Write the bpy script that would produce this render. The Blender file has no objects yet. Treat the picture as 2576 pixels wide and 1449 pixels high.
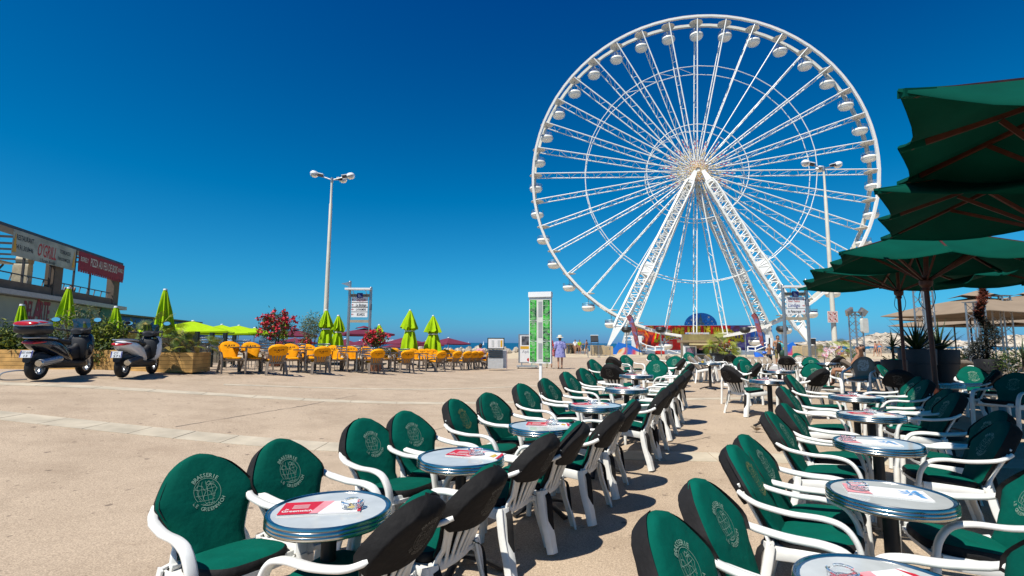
import bpy, math, random
import numpy as np
from math import pi, sin, cos, radians as R, hypot, atan2
from mathutils import Vector, Matrix
random.seed(7)
rnd = random.Random(11)
SC = bpy.context.scene
COL = SC.collection

# ------------------------------------------------------------ camera
FPX, CX, CY, HZ, ROLL = 1270.0, 1288.0, 724.5, 862.6, math.atan(.0052)   # measured on a 2576 px wide view
PITCH = math.atan((HZ - CY) / FPX)
CAMZ = 1.62
cam_d = bpy.data.cameras.new('camera')
cam_d.sensor_width = 36.0
cam_d.lens = FPX / 2576 * 36
cam_d.clip_start = 0.05
cam_d.clip_end = 40000
cam = bpy.data.objects.new('camera', cam_d)
COL.objects.link(cam)
cam.matrix_world = (Matrix.Translation((0, 0, CAMZ)) @ Matrix.Rotation(pi / 2 + PITCH, 4, 'X')
                    @ Matrix.Rotation(ROLL, 4, 'Z'))
SC.camera = cam

# ------------------------------------------------------------ daylight
SUN = Vector((-.37, -.40, .84)).normalized()          # towards the sun: left, a little behind the camera
world = bpy.data.worlds.new('World')
SC.world = world
world.use_nodes = True
wn, wl = world.node_tree.nodes, world.node_tree.links
wn.clear()
sky = wn.new('ShaderNodeTexSky')
sky.sky_type = 'NISHITA'
sky.sun_disc = False
sky.sun_elevation = math.asin(SUN.z)
sky.sun_rotation = atan2(SUN.x, SUN.y)
sky.altitude = 0
sky.air_density = 1.0
sky.dust_density = 0.15
sky.ozone_density = 3.5
# one colour matrix for the whole dome: the photo was shot through a polariser and graded strongly
def wmath(op, a, b, c=0.0, clamp=False):
    m_ = wn.new('ShaderNodeMath'); m_.operation = op; m_.use_clamp = clamp
    for i, q in enumerate((a, b, c)):
        if isinstance(q, (int, float)): m_.inputs[i].default_value = q
        else: wl.new(q, m_.inputs[i])
    return m_.outputs[0]
sep = wn.new('ShaderNodeSeparateColor'); com = wn.new('ShaderNodeCombineColor')
SKY_R, SKY_G, SKY_B = sep.outputs[0], sep.outputs[1], sep.outputs[2]
wl.new(wmath('MAXIMUM', wmath('MULTIPLY_ADD', SKY_R, .27, -.447), 0.0), com.inputs[0])
wl.new(wmath('MAXIMUM', wmath('MULTIPLY_ADD', SKY_G, 1.85, wmath('MULTIPLY_ADD', SKY_R, -1.12, -1.05)), 0.1), com.inputs[1])
wl.new(wmath('MULTIPLY_ADD', SKY_B, 1.42, -.85), com.inputs[2])
bg = wn.new('ShaderNodeBackground')
bg.inputs['Strength'].default_value = 0.065
wo = wn.new('ShaderNodeOutputWorld')
wl.new(sky.outputs[0], sep.inputs[0])
wl.new(com.outputs[0], bg.inputs['Color'])
wl.new(bg.outputs[0], wo.inputs['Surface'])
sun_d = bpy.data.lights.new('sun', 'SUN')
sun_d.energy = 5.0
sun_d.angle = R(.53)
sun_d.color = (1.0, .955, .87)
sun = bpy.data.objects.new('sun', sun_d)
COL.objects.link(sun)
sun.rotation_euler = SUN.to_track_quat('Z', 'Y').to_euler()
sun.location = (-30, -20, 60)
SC.view_settings.view_transform = 'Standard'
SC.view_settings.look = 'None'
SC.view_settings.gamma = 1
SC.view_settings.exposure = 0.30
SC.view_settings.use_curve_mapping = False
SC.render.engine = 'CYCLES'
SC.cycles.diffuse_bounces = 2

# ------------------------------------------------------------ view geometry
def ray(u, v):
    a, b = u - CX, v - CY
    c, s = cos(ROLL), sin(ROLL)
    a, b = a * c + b * s, -a * s + b * c
    return Vector((a, FPX * cos(PITCH) + b * sin(PITCH), FPX * sin(PITCH) - b * cos(PITCH)))

def at(u, v, Y):
    r = ray(u, v)
    return Vector((0, 0, CAMZ)) + r * (Y / r.y)

def ss(x, a, b):
    t = min(1, max(0, (x - a) / (b - a)))
    return t * t * (3 - 2 * t)

def zg(x, y):
    """height of the paved ground: it rises gently away from the camera and to the left, then drops to the beach"""
    t = 9 - y
    hc = 1.27 + .047 * (t if t > 20 else math.log1p(math.exp(t)))
    L = .55 * ss(-x, 1, 11) * (1 - ss(y, 22, 36))
    B = .85 * ss(y, 33, 60) * ss(-x, -5, 7)
    return CAMZ - hc + L - B

def G(u, v):
    """ground point seen at a pixel"""
    r = ray(u, v)
    z = .2
    for _ in range(40):
        t = (z - CAMZ) / r.z
        x, y = r.x * t, r.y * t
        z = .5 * z + .5 * zg(x, y)
    return Vector((x, y, zg(x, y)))

def on(x, y):
    return Vector((x, y, zg(x, y)))

# ------------------------------------------------------------ materials
MATS = {}
def lin(h):
    """#rrggbb to linear"""
    out = []
    for i in (0, 2, 4):
        c = int(h[i:i + 2], 16) / 255
        out.append(c / 12.92 if c <= .04045 else ((c + .055) / 1.055) ** 2.4)
    return tuple(out)

def mat(name, col, rough=.5, metal=0, var=.12, scale=8, bump=0, bscale=60, spec=.5, trans=0, ior=1.45, sheen=0, coat=0, orand=0):
    """Principled with a soft noise variation of colour and fine bump"""
    if name in MATS:
        return MATS[name]
    if isinstance(col, str):
        col = lin(col)
    m = bpy.data.materials.new(name)
    m.use_nodes = True
    n, l = m.node_tree.nodes, m.node_tree.links
    b = n['Principled BSDF']
    b.inputs['Roughness'].default_value = rough
    b.inputs['Metallic'].default_value = metal
    b.inputs['Specular IOR Level'].default_value = spec
    b.inputs['Transmission Weight'].default_value = trans
    b.inputs['IOR'].default_value = ior
    b.inputs['Sheen Weight'].default_value = sheen
    b.inputs['Coat Weight'].default_value = coat
    b.inputs['Base Color'].default_value = (*col, 1)
    if var or bump:
        tc = n.new('ShaderNodeTexCoord')
    if var:
        t = n.new('ShaderNodeTexNoise')
        t.inputs['Scale'].default_value = scale
        t.inputs['Detail'].default_value = 5
        l.new(tc.outputs['Object'], t.inputs['Vector'])
        cr = n.new('ShaderNodeValToRGB')
        cr.color_ramp.elements[0].position = .3
        cr.color_ramp.elements[1].position = .7
        cr.color_ramp.elements[0].color = (*[c * (1 - var) for c in col], 1)
        cr.color_ramp.elements[1].color = (*[min(1, c * (1 + var * .6)) for c in col], 1)
        l.new(t.outputs['Fac'], cr.inputs['Fac'])
        l.new(cr.outputs['Color'], b.inputs['Base Color'])
    if orand:      # each copy a little more or less faded
        oi = n.new('ShaderNodeObjectInfo')
        mr = n.new('ShaderNodeMapRange')
        mr.inputs['To Min'].default_value = 1 - orand
        mr.inputs['To Max'].default_value = 1 + orand
        l.new(oi.outputs['Random'], mr.inputs['Value'])
        hv = n.new('ShaderNodeHueSaturation')
        l.new(mr.outputs[0], hv.inputs['Value'])
        l.new(cr.outputs['Color'], hv.inputs['Color'])
        l.new(hv.outputs['Color'], b.inputs['Base Color'])
    if bump:
        t2 = n.new('ShaderNodeTexNoise')
        t2.inputs['Scale'].default_value = bscale
        t2.inputs['Detail'].default_value = 4
        l.new(tc.outputs['Object'], t2.inputs['Vector'])
        bp = n.new('ShaderNodeBump')
        bp.inputs['Strength'].default_value = bump
        bp.inputs['Distance'].default_value = .02
        l.new(t2.outputs['Fac'], bp.inputs['Height'])
        l.new(bp.outputs['Normal'], b.inputs['Normal'])
    MATS[name] = m
    return m

# ------------------------------------------------------------ mesh builder
def crom(pts, n=6):
    """Catmull-Rom through points"""
    P = [Vector(p) for p in pts]
    P = [P[0] * 2 - P[1]] + P + [P[-1] * 2 - P[-2]]
    out = []
    for i in range(1, len(P) - 2):
        for k in range(n):
            t = k / n
            a, b, c, d = P[i - 1], P[i], P[i + 1], P[i + 2]
            out.append(.5 * ((2 * b) + (c - a) * t + (2 * a - 5 * b + 4 * c - d) * t * t + (3 * b - a - 3 * c + d) * t ** 3))
    out.append(P[-2])
    return out

class MB:
    def __init__(s):
        s.v, s.f, s.m = [], [], []
        s.T = None
    def add(s, vs, fs, mi=0):
        o = len(s.v)
        if s.T is not None:
            vs = [s.T @ Vector(v) for v in vs]
        s.v.extend(tuple(v) for v in vs)
        s.f.extend(tuple(i + o for i in f) for f in fs)
        s.m.extend([mi] * len(fs))
        return s
    def box(s, x0, x1, y0, y1, z0, z1, mi=0, M=None):
        vs = [Vector((x, y, z)) for z in (z0, z1) for y in (y0, y1) for x in (x0, x1)]
        if M is not None:
            vs = [M @ v for v in vs]
        return s.add(vs, [(0, 2, 3, 1), (4, 5, 7, 6), (0, 1, 5, 4), (2, 6, 7, 3), (0, 4, 6, 2), (1, 3, 7, 5)], mi)
    def cbox(s, c, sz, mi=0, M=None):
        return s.box(c[0] - sz[0] / 2, c[0] + sz[0] / 2, c[1] - sz[1] / 2, c[1] + sz[1] / 2, c[2] - sz[2] / 2, c[2] + sz[2] / 2, mi, M)
    def rings(s, R_, mi=0, cap=True, closed=True, loop=False):
        n = len(R_[0])
        vs = [p for r in R_ for p in r]
        fs = []
        for i in range(len(R_) - (0 if loop else 1)):
            a, b = i * n, ((i + 1) % len(R_)) * n
            for k in range(n if closed else n - 1):
                q = (k + 1) % n
                fs.append((a + k, a + q, b + q, b + k))
        if cap and not loop and closed:
            fs.append(tuple(range(n - 1, -1, -1)))
            fs.append(tuple((len(R_) - 1) * n + k for k in range(n)))
        return s.add(vs, fs, mi)
    def tube(s, pts, r, n=8, mi=0, cap=True, flat=1.0, up=None, loop=False):
        """round or flattened section along a path; r is a number or a list"""
        P = [Vector(p) for p in pts]
        rr = r if isinstance(r, (list, tuple)) else [r] * len(P)
        out = []
        prev = None
        for i, p in enumerate(P):
            if loop:
                d = P[(i + 1) % len(P)] - P[i - 1]
            else:
                d = P[min(i + 1, len(P) - 1)] - P[max(i - 1, 0)]
            d.normalize()
            u = Vector(up) if up is not None else (prev if prev is not None else (Vector((0, 0, 1)) if abs(d.z) < .9 else Vector((1, 0, 0))))
            a = d.cross(u)
            if a.length < 1e-5:
                a = d.cross(Vector((1, .3, .2)))
            a.normalize()
            b = a.cross(d)
            prev = b
            out.append([p + (a * cos(2 * pi * k / n) + b * sin(2 * pi * k / n) * flat) * rr[i] for k in range(n)])
        return s.rings(out, mi, cap, True, loop)
    def bar(s, a, b, w, h, mi=0, up=(0, 0, 1)):
        """rectangular bar from a to b, w across, h along up"""
        a, b = Vector(a), Vector(b)
        d = (b - a).normalized()
        x = d.cross(Vector(up))
        if x.length < 1e-4:
            x = d.cross(Vector((1, 0, 0)))
        x.normalize()
        z = x.cross(d)
        out = [[p + x * (i * w / 2) + z * (j * h / 2) for i, j in ((-1, -1), (1, -1), (1, 1), (-1, 1))] for p in (a, b)]
        return s.rings(out, mi)
    def strip(s, pts, w, h, mi=0, up=(1, 0, 0)):
        """rectangular section swept along a path; width w lies along `up`, thickness h across"""
        P = [Vector(p) for p in pts]
        ww = w if isinstance(w, (list, tuple)) else [w] * len(P)
        out = []
        for i, p in enumerate(P):
            d = (P[min(i + 1, len(P) - 1)] - P[max(i - 1, 0)]).normalized()
            x = Vector(up)
            x = (x - d * x.dot(d)).normalized()
            z = x.cross(d)
            q = ww[i] / 2
            e = min(q, h / 2) * .7
            out.append([p + x * i_ + z * j_ for i_, j_ in ((-q, -h / 2 + e * .6), (-q + e, -h / 2), (q - e, -h / 2), (q, -h / 2 + e * .6), (q, h / 2 - e * .6), (q - e, h / 2), (-q + e, h / 2), (-q, h / 2 - e * .6))])
        return s.rings(out, mi)
    def lathe(s, prof, n=24, mi=0, M=None, cap=True):
        out = [[Vector((r * cos(2 * pi * k / n), r * sin(2 * pi * k / n), z)) for k in range(n)] for r, z in prof]
        if M is not None:
            out = [[M @ p for p in r] for r in out]
        return s.rings(out, mi, cap)
    def cyl(s, a, b, r0, r1=None, n=10, mi=0):
        return s.tube([a, b], [r0, r0 if r1 is None else r1], n, mi)
    def ball(s, c, r, n=10, m=7, mi=0, sc=(1, 1, 1)):
        prof = [(max(1e-4, sin(pi * i / m)), -cos(pi * i / m)) for i in range(m + 1)]
        M = Matrix.Translation(Vector(c)) @ Matrix.Diagonal((r * sc[0], r * sc[1], r * sc[2], 1))
        return s.lathe(prof, n, mi, M)
    def prism(s, poly, y0, y1, mi=0, M=None):
        """polygon given in (x, z), pushed out along y"""
        n = len(poly)
        vs = [Vector((x, y0, z)) for x, z in poly] + [Vector((x, y1, z)) for x, z in poly]
        if M is not None:
            vs = [M @ v for v in vs]
        fs = [tuple(range(n)), tuple(range(2 * n - 1, n - 1, -1))]
        fs += [(k, n + k, n + (k + 1) % n, (k + 1) % n) for k in range(n)]
        return s.add(vs, fs, mi)
    def loft(s, secs, n=16, mi=0, ex=2.6):
        """superellipse sections across y: (y, x centre, z centre, half width, half height[, exponent])"""
        out = []
        for q in secs:
            y, xc, zc, a, b = q[:5]
            e = q[5] if len(q) > 5 else ex
            r = []
            for k in range(n):
                t = 2 * pi * k / n
                c, d = cos(t), sin(t)
                r.append(Vector((xc + a * math.copysign(abs(c) ** (2 / e), c), y, zc + b * math.copysign(abs(d) ** (2 / e), d))))
            out.append(r)
        return s.rings(out, mi)
    def mesh(s, name, mats, smooth=35):
        me = bpy.data.meshes.new(name)
        me.from_pydata(s.v, [], s.f)
        for m in (mats if isinstance(mats, (list, tuple)) else [mats]):
            me.materials.append(m)
        me.polygons.foreach_set('material_index', s.m)
        if smooth:
            me.polygons.foreach_set('use_smooth', [True] * len(s.f))
            me.set_sharp_from_angle(angle=R(smooth))
        me.update()
        return me
    def build(s, name, mats, parent=None, loc=None, smooth=35):
        return link(name, s.mesh(name, mats, smooth), parent, loc)

def link(name, me, parent=None, loc=None):
    o = bpy.data.objects.new(name, me)
    COL.objects.link(o)
    if parent is not None:
        o.parent = parent
    if loc is not None:
        o.location = loc
    return o

def tag(o, label=None, cat=None, group=None, kind=None):
    if label: o['label'] = label
    if cat: o['category'] = cat
    if group: o['group'] = group
    if kind: o['kind'] = kind
    return o

def thing(name, label, cat, loc=(0, 0, 0), rz=0, group=None):
    o = bpy.data.objects.new(name, None)
    COL.objects.link(o)
    o.location = loc
    o.rotation_euler = (0, 0, rz)
    return tag(o, label, cat, group)

def dup(root, label, loc, rz=0, rx=0, group=None, sc=1):
    """copy of a thing with copies of its parts and sub-parts (mesh data shared)"""
    r = root.copy()
    COL.objects.link(r)
    r.location = loc
    r.rotation_euler = (rx, 0, rz)
    r.scale = (sc, sc, sc)
    tag(r, label, None, group)
    for ch in list(root.children):
        c = ch.copy()
        COL.objects.link(c)
        c.parent = r
        for g in list(ch.children):
            d = g.copy()
            COL.objects.link(d)
            d.parent = c
    return r

def rzf(fx, fy):
    """turn about z that points local +y along (fx, fy)"""
    return atan2(-fx, fy)

# ------------------------------------------------------------ lettering
_tc = {}
def glyphs(txt, bold=.0, shear=0, space=1.0):
    k = (txt, bold, shear, space)
    if k not in _tc:
        cu = bpy.data.curves.new('t', 'FONT')
        cu.body = txt
        cu.align_x = 'CENTER'
        cu.resolution_u = 2
        cu.offset = bold
        cu.shear = shear
        cu.space_character = space
        ob = bpy.data.objects.new('t', cu)
        COL.objects.link(ob)
        me = bpy.data.meshes.new_from_object(ob, depsgraph=bpy.context.evaluated_depsgraph_get())
        vs = [v.co.copy() for v in me.vertices]
        fs = [tuple(p.vertices) for p in me.polygons]
        bpy.data.objects.remove(ob)
        bpy.data.curves.remove(cu)
        bpy.data.meshes.remove(me)
        _tc[k] = (vs, fs)
    return _tc[k]

def text(mb, txt, M, w=None, h=1.0, mi=0, bold=.0, shear=0, fn=None, space=1.0):
    """flat lettering in the local XY plane of M, centred; w = full width, h = letter height"""
    vs, fs = glyphs(txt, bold, shear, space)
    xs = [v.x for v in vs]; ys = [v.y for v in vs]
    k = h / .72
    kx = k if w is None else w / (max(xs) - min(xs))
    cx = (max(xs) + min(xs)) / 2
    out = [Vector(((v.x - cx) * kx, v.y * k - h / 2, 0)) for v in vs]
    if fn:
        out = [fn(v) for v in out]
    mb.add([M @ v for v in out], fs, mi)
    return mb

def facing(origin, right, up):
    """matrix whose X is right, Y is up, Z is out"""
    r, u = Vector(right).normalized(), Vector(up).normalized()
    o = r.cross(u)
    M = Matrix((r, u, o)).transposed().to_4x4()
    return Matrix.Translation(Vector(origin)) @ M

# ============================================================ SETTING
def paving_mat():
    m = bpy.data.materials.new('pink_aggregate_paving')
    m.use_nodes = True
    n, l = m.node_tree.nodes, m.node_tree.links
    b = n['Principled BSDF']
    b.inputs['Roughness'].default_value = .85
    b.inputs['Specular IOR Level'].default_value = .25
    g = n.new('ShaderNodeNewGeometry')
    def noise(sc, det=4, rough=.55):
        t = n.new('ShaderNodeTexNoise'); t.inputs['Scale'].default_value = sc; t.inputs['Detail'].default_value = det
        t.inputs['Roughness'].default_value = rough
        l.new(g.outputs['Position'], t.inputs['Vector']); return t.outputs['Fac']
    def ramp(f, p0, c0, p1, c1):
        r = n.new('ShaderNodeValToRGB'); e = r.color_ramp.elements
        e[0].position, e[1].position = p0, p1
        e[0].color, e[1].color = (*c0, 1), (*c1, 1)
        l.new(f, r.inputs['Fac']); return r.outputs['Color']
    def mul(a, b_, f=1.0):
        x = n.new('ShaderNodeMix'); x.data_type = 'RGBA'; x.blend_type = 'MULTIPLY'
        x.inputs[0].default_value = f
        l.new(a, x.inputs[6]); l.new(b_, x.inputs[7]); return x.outputs[2]
    base = ramp(noise(.5, 6), .3, (.43, .335, .24), .7, (.50, .395, .287))
    grain = ramp(noise(95, 3, .7), .34, (.62, .60, .59), .66, (1.25, 1.24, 1.22))
    c = mul(base, grain)
    broad = ramp(noise(1.6, 7, .65), .36, (.86, .85, .84), .55, (1, 1, 1))
    c = mul(c, broad)
    # trodden-in gum and oil spots
    v = n.new('ShaderNodeTexVoronoi'); v.inputs['Scale'].default_value = 3.0; v.inputs['Randomness'].default_value = 1
    wv = n.new('ShaderNodeVectorMath'); wv.operation = 'ADD'
    wx = n.new('ShaderNodeTexNoise'); wx.inputs['Scale'].default_value = 18
    l.new(g.outputs['Position'], wx.inputs['Vector'])
    sc_ = n.new('ShaderNodeVectorMath'); sc_.operation = 'SCALE'; sc_.inputs['Scale'].default_value = .05
    l.new(wx.outputs['Color'], sc_.inputs[0])
    l.new(g.outputs['Position'], wv.inputs[0]); l.new(sc_.outputs[0], wv.inputs[1])
    l.new(wv.outputs[0], v.inputs['Vector'])
    spots = ramp(v.outputs['Distance'], .065, (.42, .41, .42), .10, (1, 1, 1))
    c = mul(c, spots, .9)
    v2 = n.new('ShaderNodeTexVoronoi'); v2.inputs['Scale'].default_value = 6.5
    l.new(wv.outputs[0], v2.inputs['Vector'])
    c = mul(c, ramp(v2.outputs['Distance'], .07, (.48, .47, .48), .11, (1, 1, 1)), .8)
    mpx = n.new('ShaderNodeMapping'); mpx.inputs['Scale'].default_value = (.35, 1.1, 1); mpx.inputs['Rotation'].default_value = (0, 0, .5)
    l.new(g.outputs['Position'], mpx.inputs['Vector'])
    st = n.new('ShaderNodeTexNoise'); st.inputs['Scale'].default_value = .8; st.inputs['Detail'].default_value = 8; st.inputs['Roughness'].default_value = .7
    l.new(mpx.outputs[0], st.inputs['Vector'])
    c = mul(c, ramp(st.outputs['Fac'], .28, (.80, .77, .75), .46, (1, 1, 1)), .8)
    l.new(c, b.inputs['Base Color'])
    bp = n.new('ShaderNodeBump'); bp.inputs['Strength'].default_value = .35; bp.inputs['Distance'].default_value = .006
    l.new(noise(120, 3, .7), bp.inputs['Height']); l.new(bp.outputs['Normal'], b.inputs['Normal'])
    return m

def sheet(name, xs, ys, m, fz, kind='structure'):
    vs = [(x, y, fz(x, y)) for y in ys for x in xs]
    nx = len(xs)
    fs = [(j * nx + i, j * nx + i + 1, (j + 1) * nx + i + 1, (j + 1) * nx + i) for j in range(len(ys) - 1) for i in range(nx - 1)]
    mb = MB(); mb.add(vs, fs)
    o = mb.build(name, m, smooth=180)
    return tag(o, kind=kind)

def ax(a, b, c):
    out = [a]
    while out[-1] < b:
        d = .4 + .06 * abs(out[-1] - c)
        out.append(min(b, out[-1] + d))
    return out

tag(sheet('plaza_ground', ax(-90, 110, 0), ax(-8, 46, 2), paving_mat(), zg), 'flat pinkish tan plaza paving of exposed aggregate')
m_sand = mat('beach_sand', (.52, .42, .28), .9, var=.2, scale=1.3, bump=.4, bscale=14)
tag(sheet('beach_sand', ax(-220, 300, 0)[::2] + [300], [46 + 2 * i for i in range(22)], m_sand, lambda x, y: zg(x, y) - .004 * (y > 46.5)), 'pale sand beyond the plaza')

def sea_mat():
    m = bpy.data.materials.new('sea_water'); m.use_nodes = True
    n, l = m.node_tree.nodes, m.node_tree.links
    b = n['Principled BSDF']
    b.inputs['Roughness'].default_value = .35
    b.inputs['Specular IOR Level'].default_value = .25
    g = n.new('ShaderNodeNewGeometry')
    mp = n.new('ShaderNodeMapping'); mp.inputs['Scale'].default_value = (.004, .03, 1)
    l.new(g.outputs['Position'], mp.inputs['Vector'])
    t = n.new('ShaderNodeTexNoise'); t.inputs['Scale'].default_value = 1; t.inputs['Detail'].default_value = 6
    l.new(mp.outputs[0], t.inputs['Vector'])
    r = n.new('ShaderNodeValToRGB')
    r.color_ramp.elements[0].position, r.color_ramp.elements[1].position = .35, .7
    r.color_ramp.elements[0].color, r.color_ramp.elements[1].color = (.002, .05, .12, 1), (.006, .095, .17, 1)
    l.new(t.outputs['Fac'], r.inputs['Fac']); l.new(r.outputs['Color'], b.inputs['Base Color'])
    t2 = n.new('ShaderNodeTexNoise'); t2.inputs['Scale'].default_value = .7; t2.inputs['Detail'].default_value = 5
    l.new(g.outputs['Position'], t2.inputs['Vector'])
    bp = n.new('ShaderNodeBump'); bp.inputs['Strength'].default_value = .6; bp.inputs['Distance'].default_value = .5
    l.new(t2.outputs['Fac'], bp.inputs['Height']); l.new(bp.outputs['Normal'], b.inputs['Normal'])
    return m
mb = MB(); mb.add([(-25000, -6000, -2.4), (25000, -6000, -2.4), (25000, 30000, -2.4), (-25000, 30000, -2.4)], [(0, 1, 2, 3)])
tag(mb.build('sea', sea_mat(), smooth=0), 'dark blue sea reaching to the horizon', kind='structure')

# pale slab bands set into the plaza
m_slab = mat('pale_slab', (.50, .43, .32), .85, var=.22, scale=3, bump=.3, bscale=90)
m_joint = mat('dark_joint', (.19, .15, .12), .9)
def band(px_a, px_b, px_c, x0, x1, step, label, skip=None):
    A, B, C = G(*px_a), G(*px_b), G(*px_c)
    d = (B - A); d.z = 0; d.normalize()
    nrm = Vector((d.y, -d.x, 0))
    w = (C - A).dot(nrm)
    if w < 0: nrm, w = -nrm, -w
    root = thing('paving_band', label, None, (0, 0, 0))
    root['kind'] = 'structure'
    nst = int((x1 - x0) / step)
    for i in range(nst):
        t0, t1 = (x0 + i * step - A.x) / d.x, (x0 + (i + 1) * step - .012 - A.x) / d.x
        q = []
        for tt, ww in ((t0, 0), (t1, 0), (t1, w), (t0, w)):
            p = A + d * tt + nrm * ww
            q.append(Vector((p.x, p.y, zg(p.x, p.y))))
        hh = .006 + rnd.uniform(-.0012, .0012)
        m_ = MB(); m_.add([p + Vector((0, 0, -.02)) for p in q] + [p + Vector((0, 0, hh)) for p in q],
                          [(4, 5, 6, 7), (0, 1, 5, 4), (1, 2, 6, 5), (2, 3, 7, 6), (3, 0, 4, 7)])
        if nrm.y < 0 or True:
            pass
        m_.build('slab', m_slab, root, smooth=0)
band((0, 1034), (711, 1105), (0, 1057), -10.5, 9, .62, 'nearer pale stone slab band crossing the plaza')
band((0, 962), (872, 1007), (0, 968), -15, 14, .9, 'second pale stone slab band crossing the plaza behind the first')
band((470, 963), (1900, 948), (470, 966), -6.5, 9, 1.4, 'thin pale slab strip along the orange chair terrace')
def crack(pts, w, label):
    P = [G(*p) for p in pts]
    Q = []
    for a, b in zip(P, P[1:]):
        k = max(2, int((b - a).length / .12))
        for i in range(k):
            p = a.lerp(b, i / k)
            Q.append(Vector((p.x + rnd.gauss(0, .006), p.y + rnd.gauss(0, .006), 0)))
    mb = MB(); L = []; R_ = []
    for i, p in enumerate(Q):
        d = (Q[min(i + 1, len(Q) - 1)] - Q[max(i - 1, 0)]).normalized()
        s_ = Vector((d.y, -d.x, 0)) * w * rnd.uniform(.3, 1)
        for arr, q in ((L, p - s_), (R_, p + s_)):
            arr.append(Vector((q.x, q.y, zg(q.x, q.y) + .004)))
    n = len(L)
    mb.add(L + R_, [(i, i + 1, n + i + 1, n + i) for i in range(n - 1)])
    tag(mb.build('pavement_crack', m_joint, smooth=0), label, kind='structure')
crack([(440, 1074), (610, 1046), (760, 1022), (905, 993)], .010, 'long crack in the paving between the two slab bands')
crack([(0, 972), (110, 957), (300, 950)], .010, 'crack in the paving beside the scooters')
crack([(1590, 1150), (1690, 1120), (1800, 1096)], .008, 'fine crack in the paving between the green chairs')
crack([(1020, 1095), (1100, 1080), (1180, 1062), (1300, 1040)], .009, 'crack in the paving behind the green chairs')

# rocks of the breakwater, islands
m_rock = mat('limestone', (.46, .39, .30), .9, var=.4, scale=2.5, bump=.6, bscale=10)
def rocks(name, n, x0, x1, y0, y1, z0, h, s0, s1, label):
    mb = MB()
    for _ in range(n):
        x, y = rnd.uniform(x0, x1), rnd.uniform(y0, y1)
        s = rnd.uniform(s0, s1)
        k = len(mb.v)
        mb.ball((0, 0, 0), 1, 6, 4)
        M = Matrix.Translation((x, y, z0 + rnd.random() ** 1.6 * h)) @ Matrix.Rotation(rnd.uniform(0, 6), 4, Vector((rnd.random(), rnd.random(), rnd.random() + .1)).normalized()) @ Matrix.Diagonal((s, s * rnd.uniform(.6, 1), s * rnd.uniform(.5, .8), 1))
        for i in range(k, len(mb.v)):
            v = Vector(mb.v[i]) * rnd.uniform(.75, 1.1)
            mb.v[i] = tuple(M @ v)
    return tag(mb.build(name, m_rock, smooth=25), label, kind='stuff')
rocks('breakwater_rocks', 900, -60, 14, 79, 86, -.75, 1.35, .35, .8, 'pale boulders of the breakwater at the left beach')
rocks('breakwater_rocks', 1100, 24, 140, 84, 96, -.75, 1.4, .5, 1.0, 'pale boulders of the breakwater behind the right terrace')

def island(name, prof, Y, depth, label, m):
    """ridge whose skyline follows (u, v) points; real relief behind it"""
    us = [p[0] for p in prof]
    nx, ny = 150, 16
    vs = []
    prng = np.random.default_rng(len(prof))
    for j in range(ny):
        f = j / (ny - 1)
        for i in range(nx):
            u = us[0] + (us[-1] - us[0]) * i / (nx - 1)
            v = np.interp(u, us, [p[1] for p in prof])
            top = at(u, v, Y).z + 2.4
            h = max(0, top) * math.sin(pi * (f * .5 if f < 1 else 0)) ** .8 if f <= 1 else 0
            y = Y - depth * (1 - f)
            x = at(u, 860, Y).x
            h *= 1 + .16 * math.sin(i * .9 + 2.1 * j) * (1 - f) + .12 * prng.normal() * min(1, 3 * (1 - f))
            vs.append((x + prng.normal() * .02 * depth, y, -2.4 + max(h, -.5)))
    # back slope
    for i in range(nx):
        vs.append((vs[(ny - 1) * nx + i][0], Y + depth, -3))
    fs = [(j * nx + i, j * nx + i + 1, (j + 1) * nx + i + 1, (j + 1) * nx + i) for j in range(ny) for i in range(nx - 1)]
    mb = MB(); mb.add(vs, fs)
    return tag(mb.build(name, m, smooth=20), label, kind='structure')
m_isl = mat('island_rock', (.50, .43, .34), .95, var=.55, scale=.02, bump=1, bscale=.08)
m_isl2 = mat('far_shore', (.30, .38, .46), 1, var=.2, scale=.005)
island('island', [(1960, 866), (2010, 860), (2060, 858), (2090, 862), (2120, 857), (2145, 853), (2170, 846), (2198, 838), (2225, 840), (2262, 848), (2300, 853), (2345, 858), (2375, 857), (2400, 866)], 1500, 160, 'pale limestone island on the horizon right of the wheel', m_isl)
island('island', [(2395, 867), (2425, 861), (2470, 858), (2500, 850), (2530, 843), (2560, 846), (2600, 838), (2680, 832), (2760, 850), (2800, 868)], 1400, 160, 'pale limestone headland at the right edge behind the taupe parasols', m_isl)
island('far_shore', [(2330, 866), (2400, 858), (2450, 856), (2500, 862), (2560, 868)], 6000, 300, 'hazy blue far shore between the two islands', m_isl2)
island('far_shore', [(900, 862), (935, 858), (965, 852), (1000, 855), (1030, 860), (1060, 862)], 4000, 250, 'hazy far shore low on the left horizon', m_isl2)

# ============================================================ CAFE CHAIRS
m_resin = mat('white_resin', (.80, .79, .74), .38, var=.10, scale=9, spec=.5, orand=.05)
m_green = mat('green_fabric', (.0006, .084, .058), .85, var=.16, scale=7, bump=.55, bscale=9, spec=.08, orand=.16)
m_black = mat('black_fabric', (.014, .013, .013), .75, var=.25, scale=9, bump=.6, bscale=12, spec=.25, orand=.25)
m_print = mat('cream_print', (.24, .35, .26), .8, var=.15, scale=40)
m_gold = mat('gold_print', (.22, .22, .07), .8, var=.15, scale=40)
m_grey_print = mat('grey_print', (.13, .125, .11), .8, var=.15, scale=40)
m_taupe_resin = mat('taupe_resin', (.22, .175, .135), .5, var=.08, scale=5)
m_orange = mat('orange_fabric', (.92, .36, .006), .8, var=.12, scale=7, bump=.4, bscale=10, spec=.15, orand=.08)
m_orange_print = mat('dark_brown_print', (.05, .022, .008), .8)
m_taupe = mat('taupe_fabric', (.27, .215, .16), .85, var=.15, scale=7, bump=.2, bscale=25)
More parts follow.
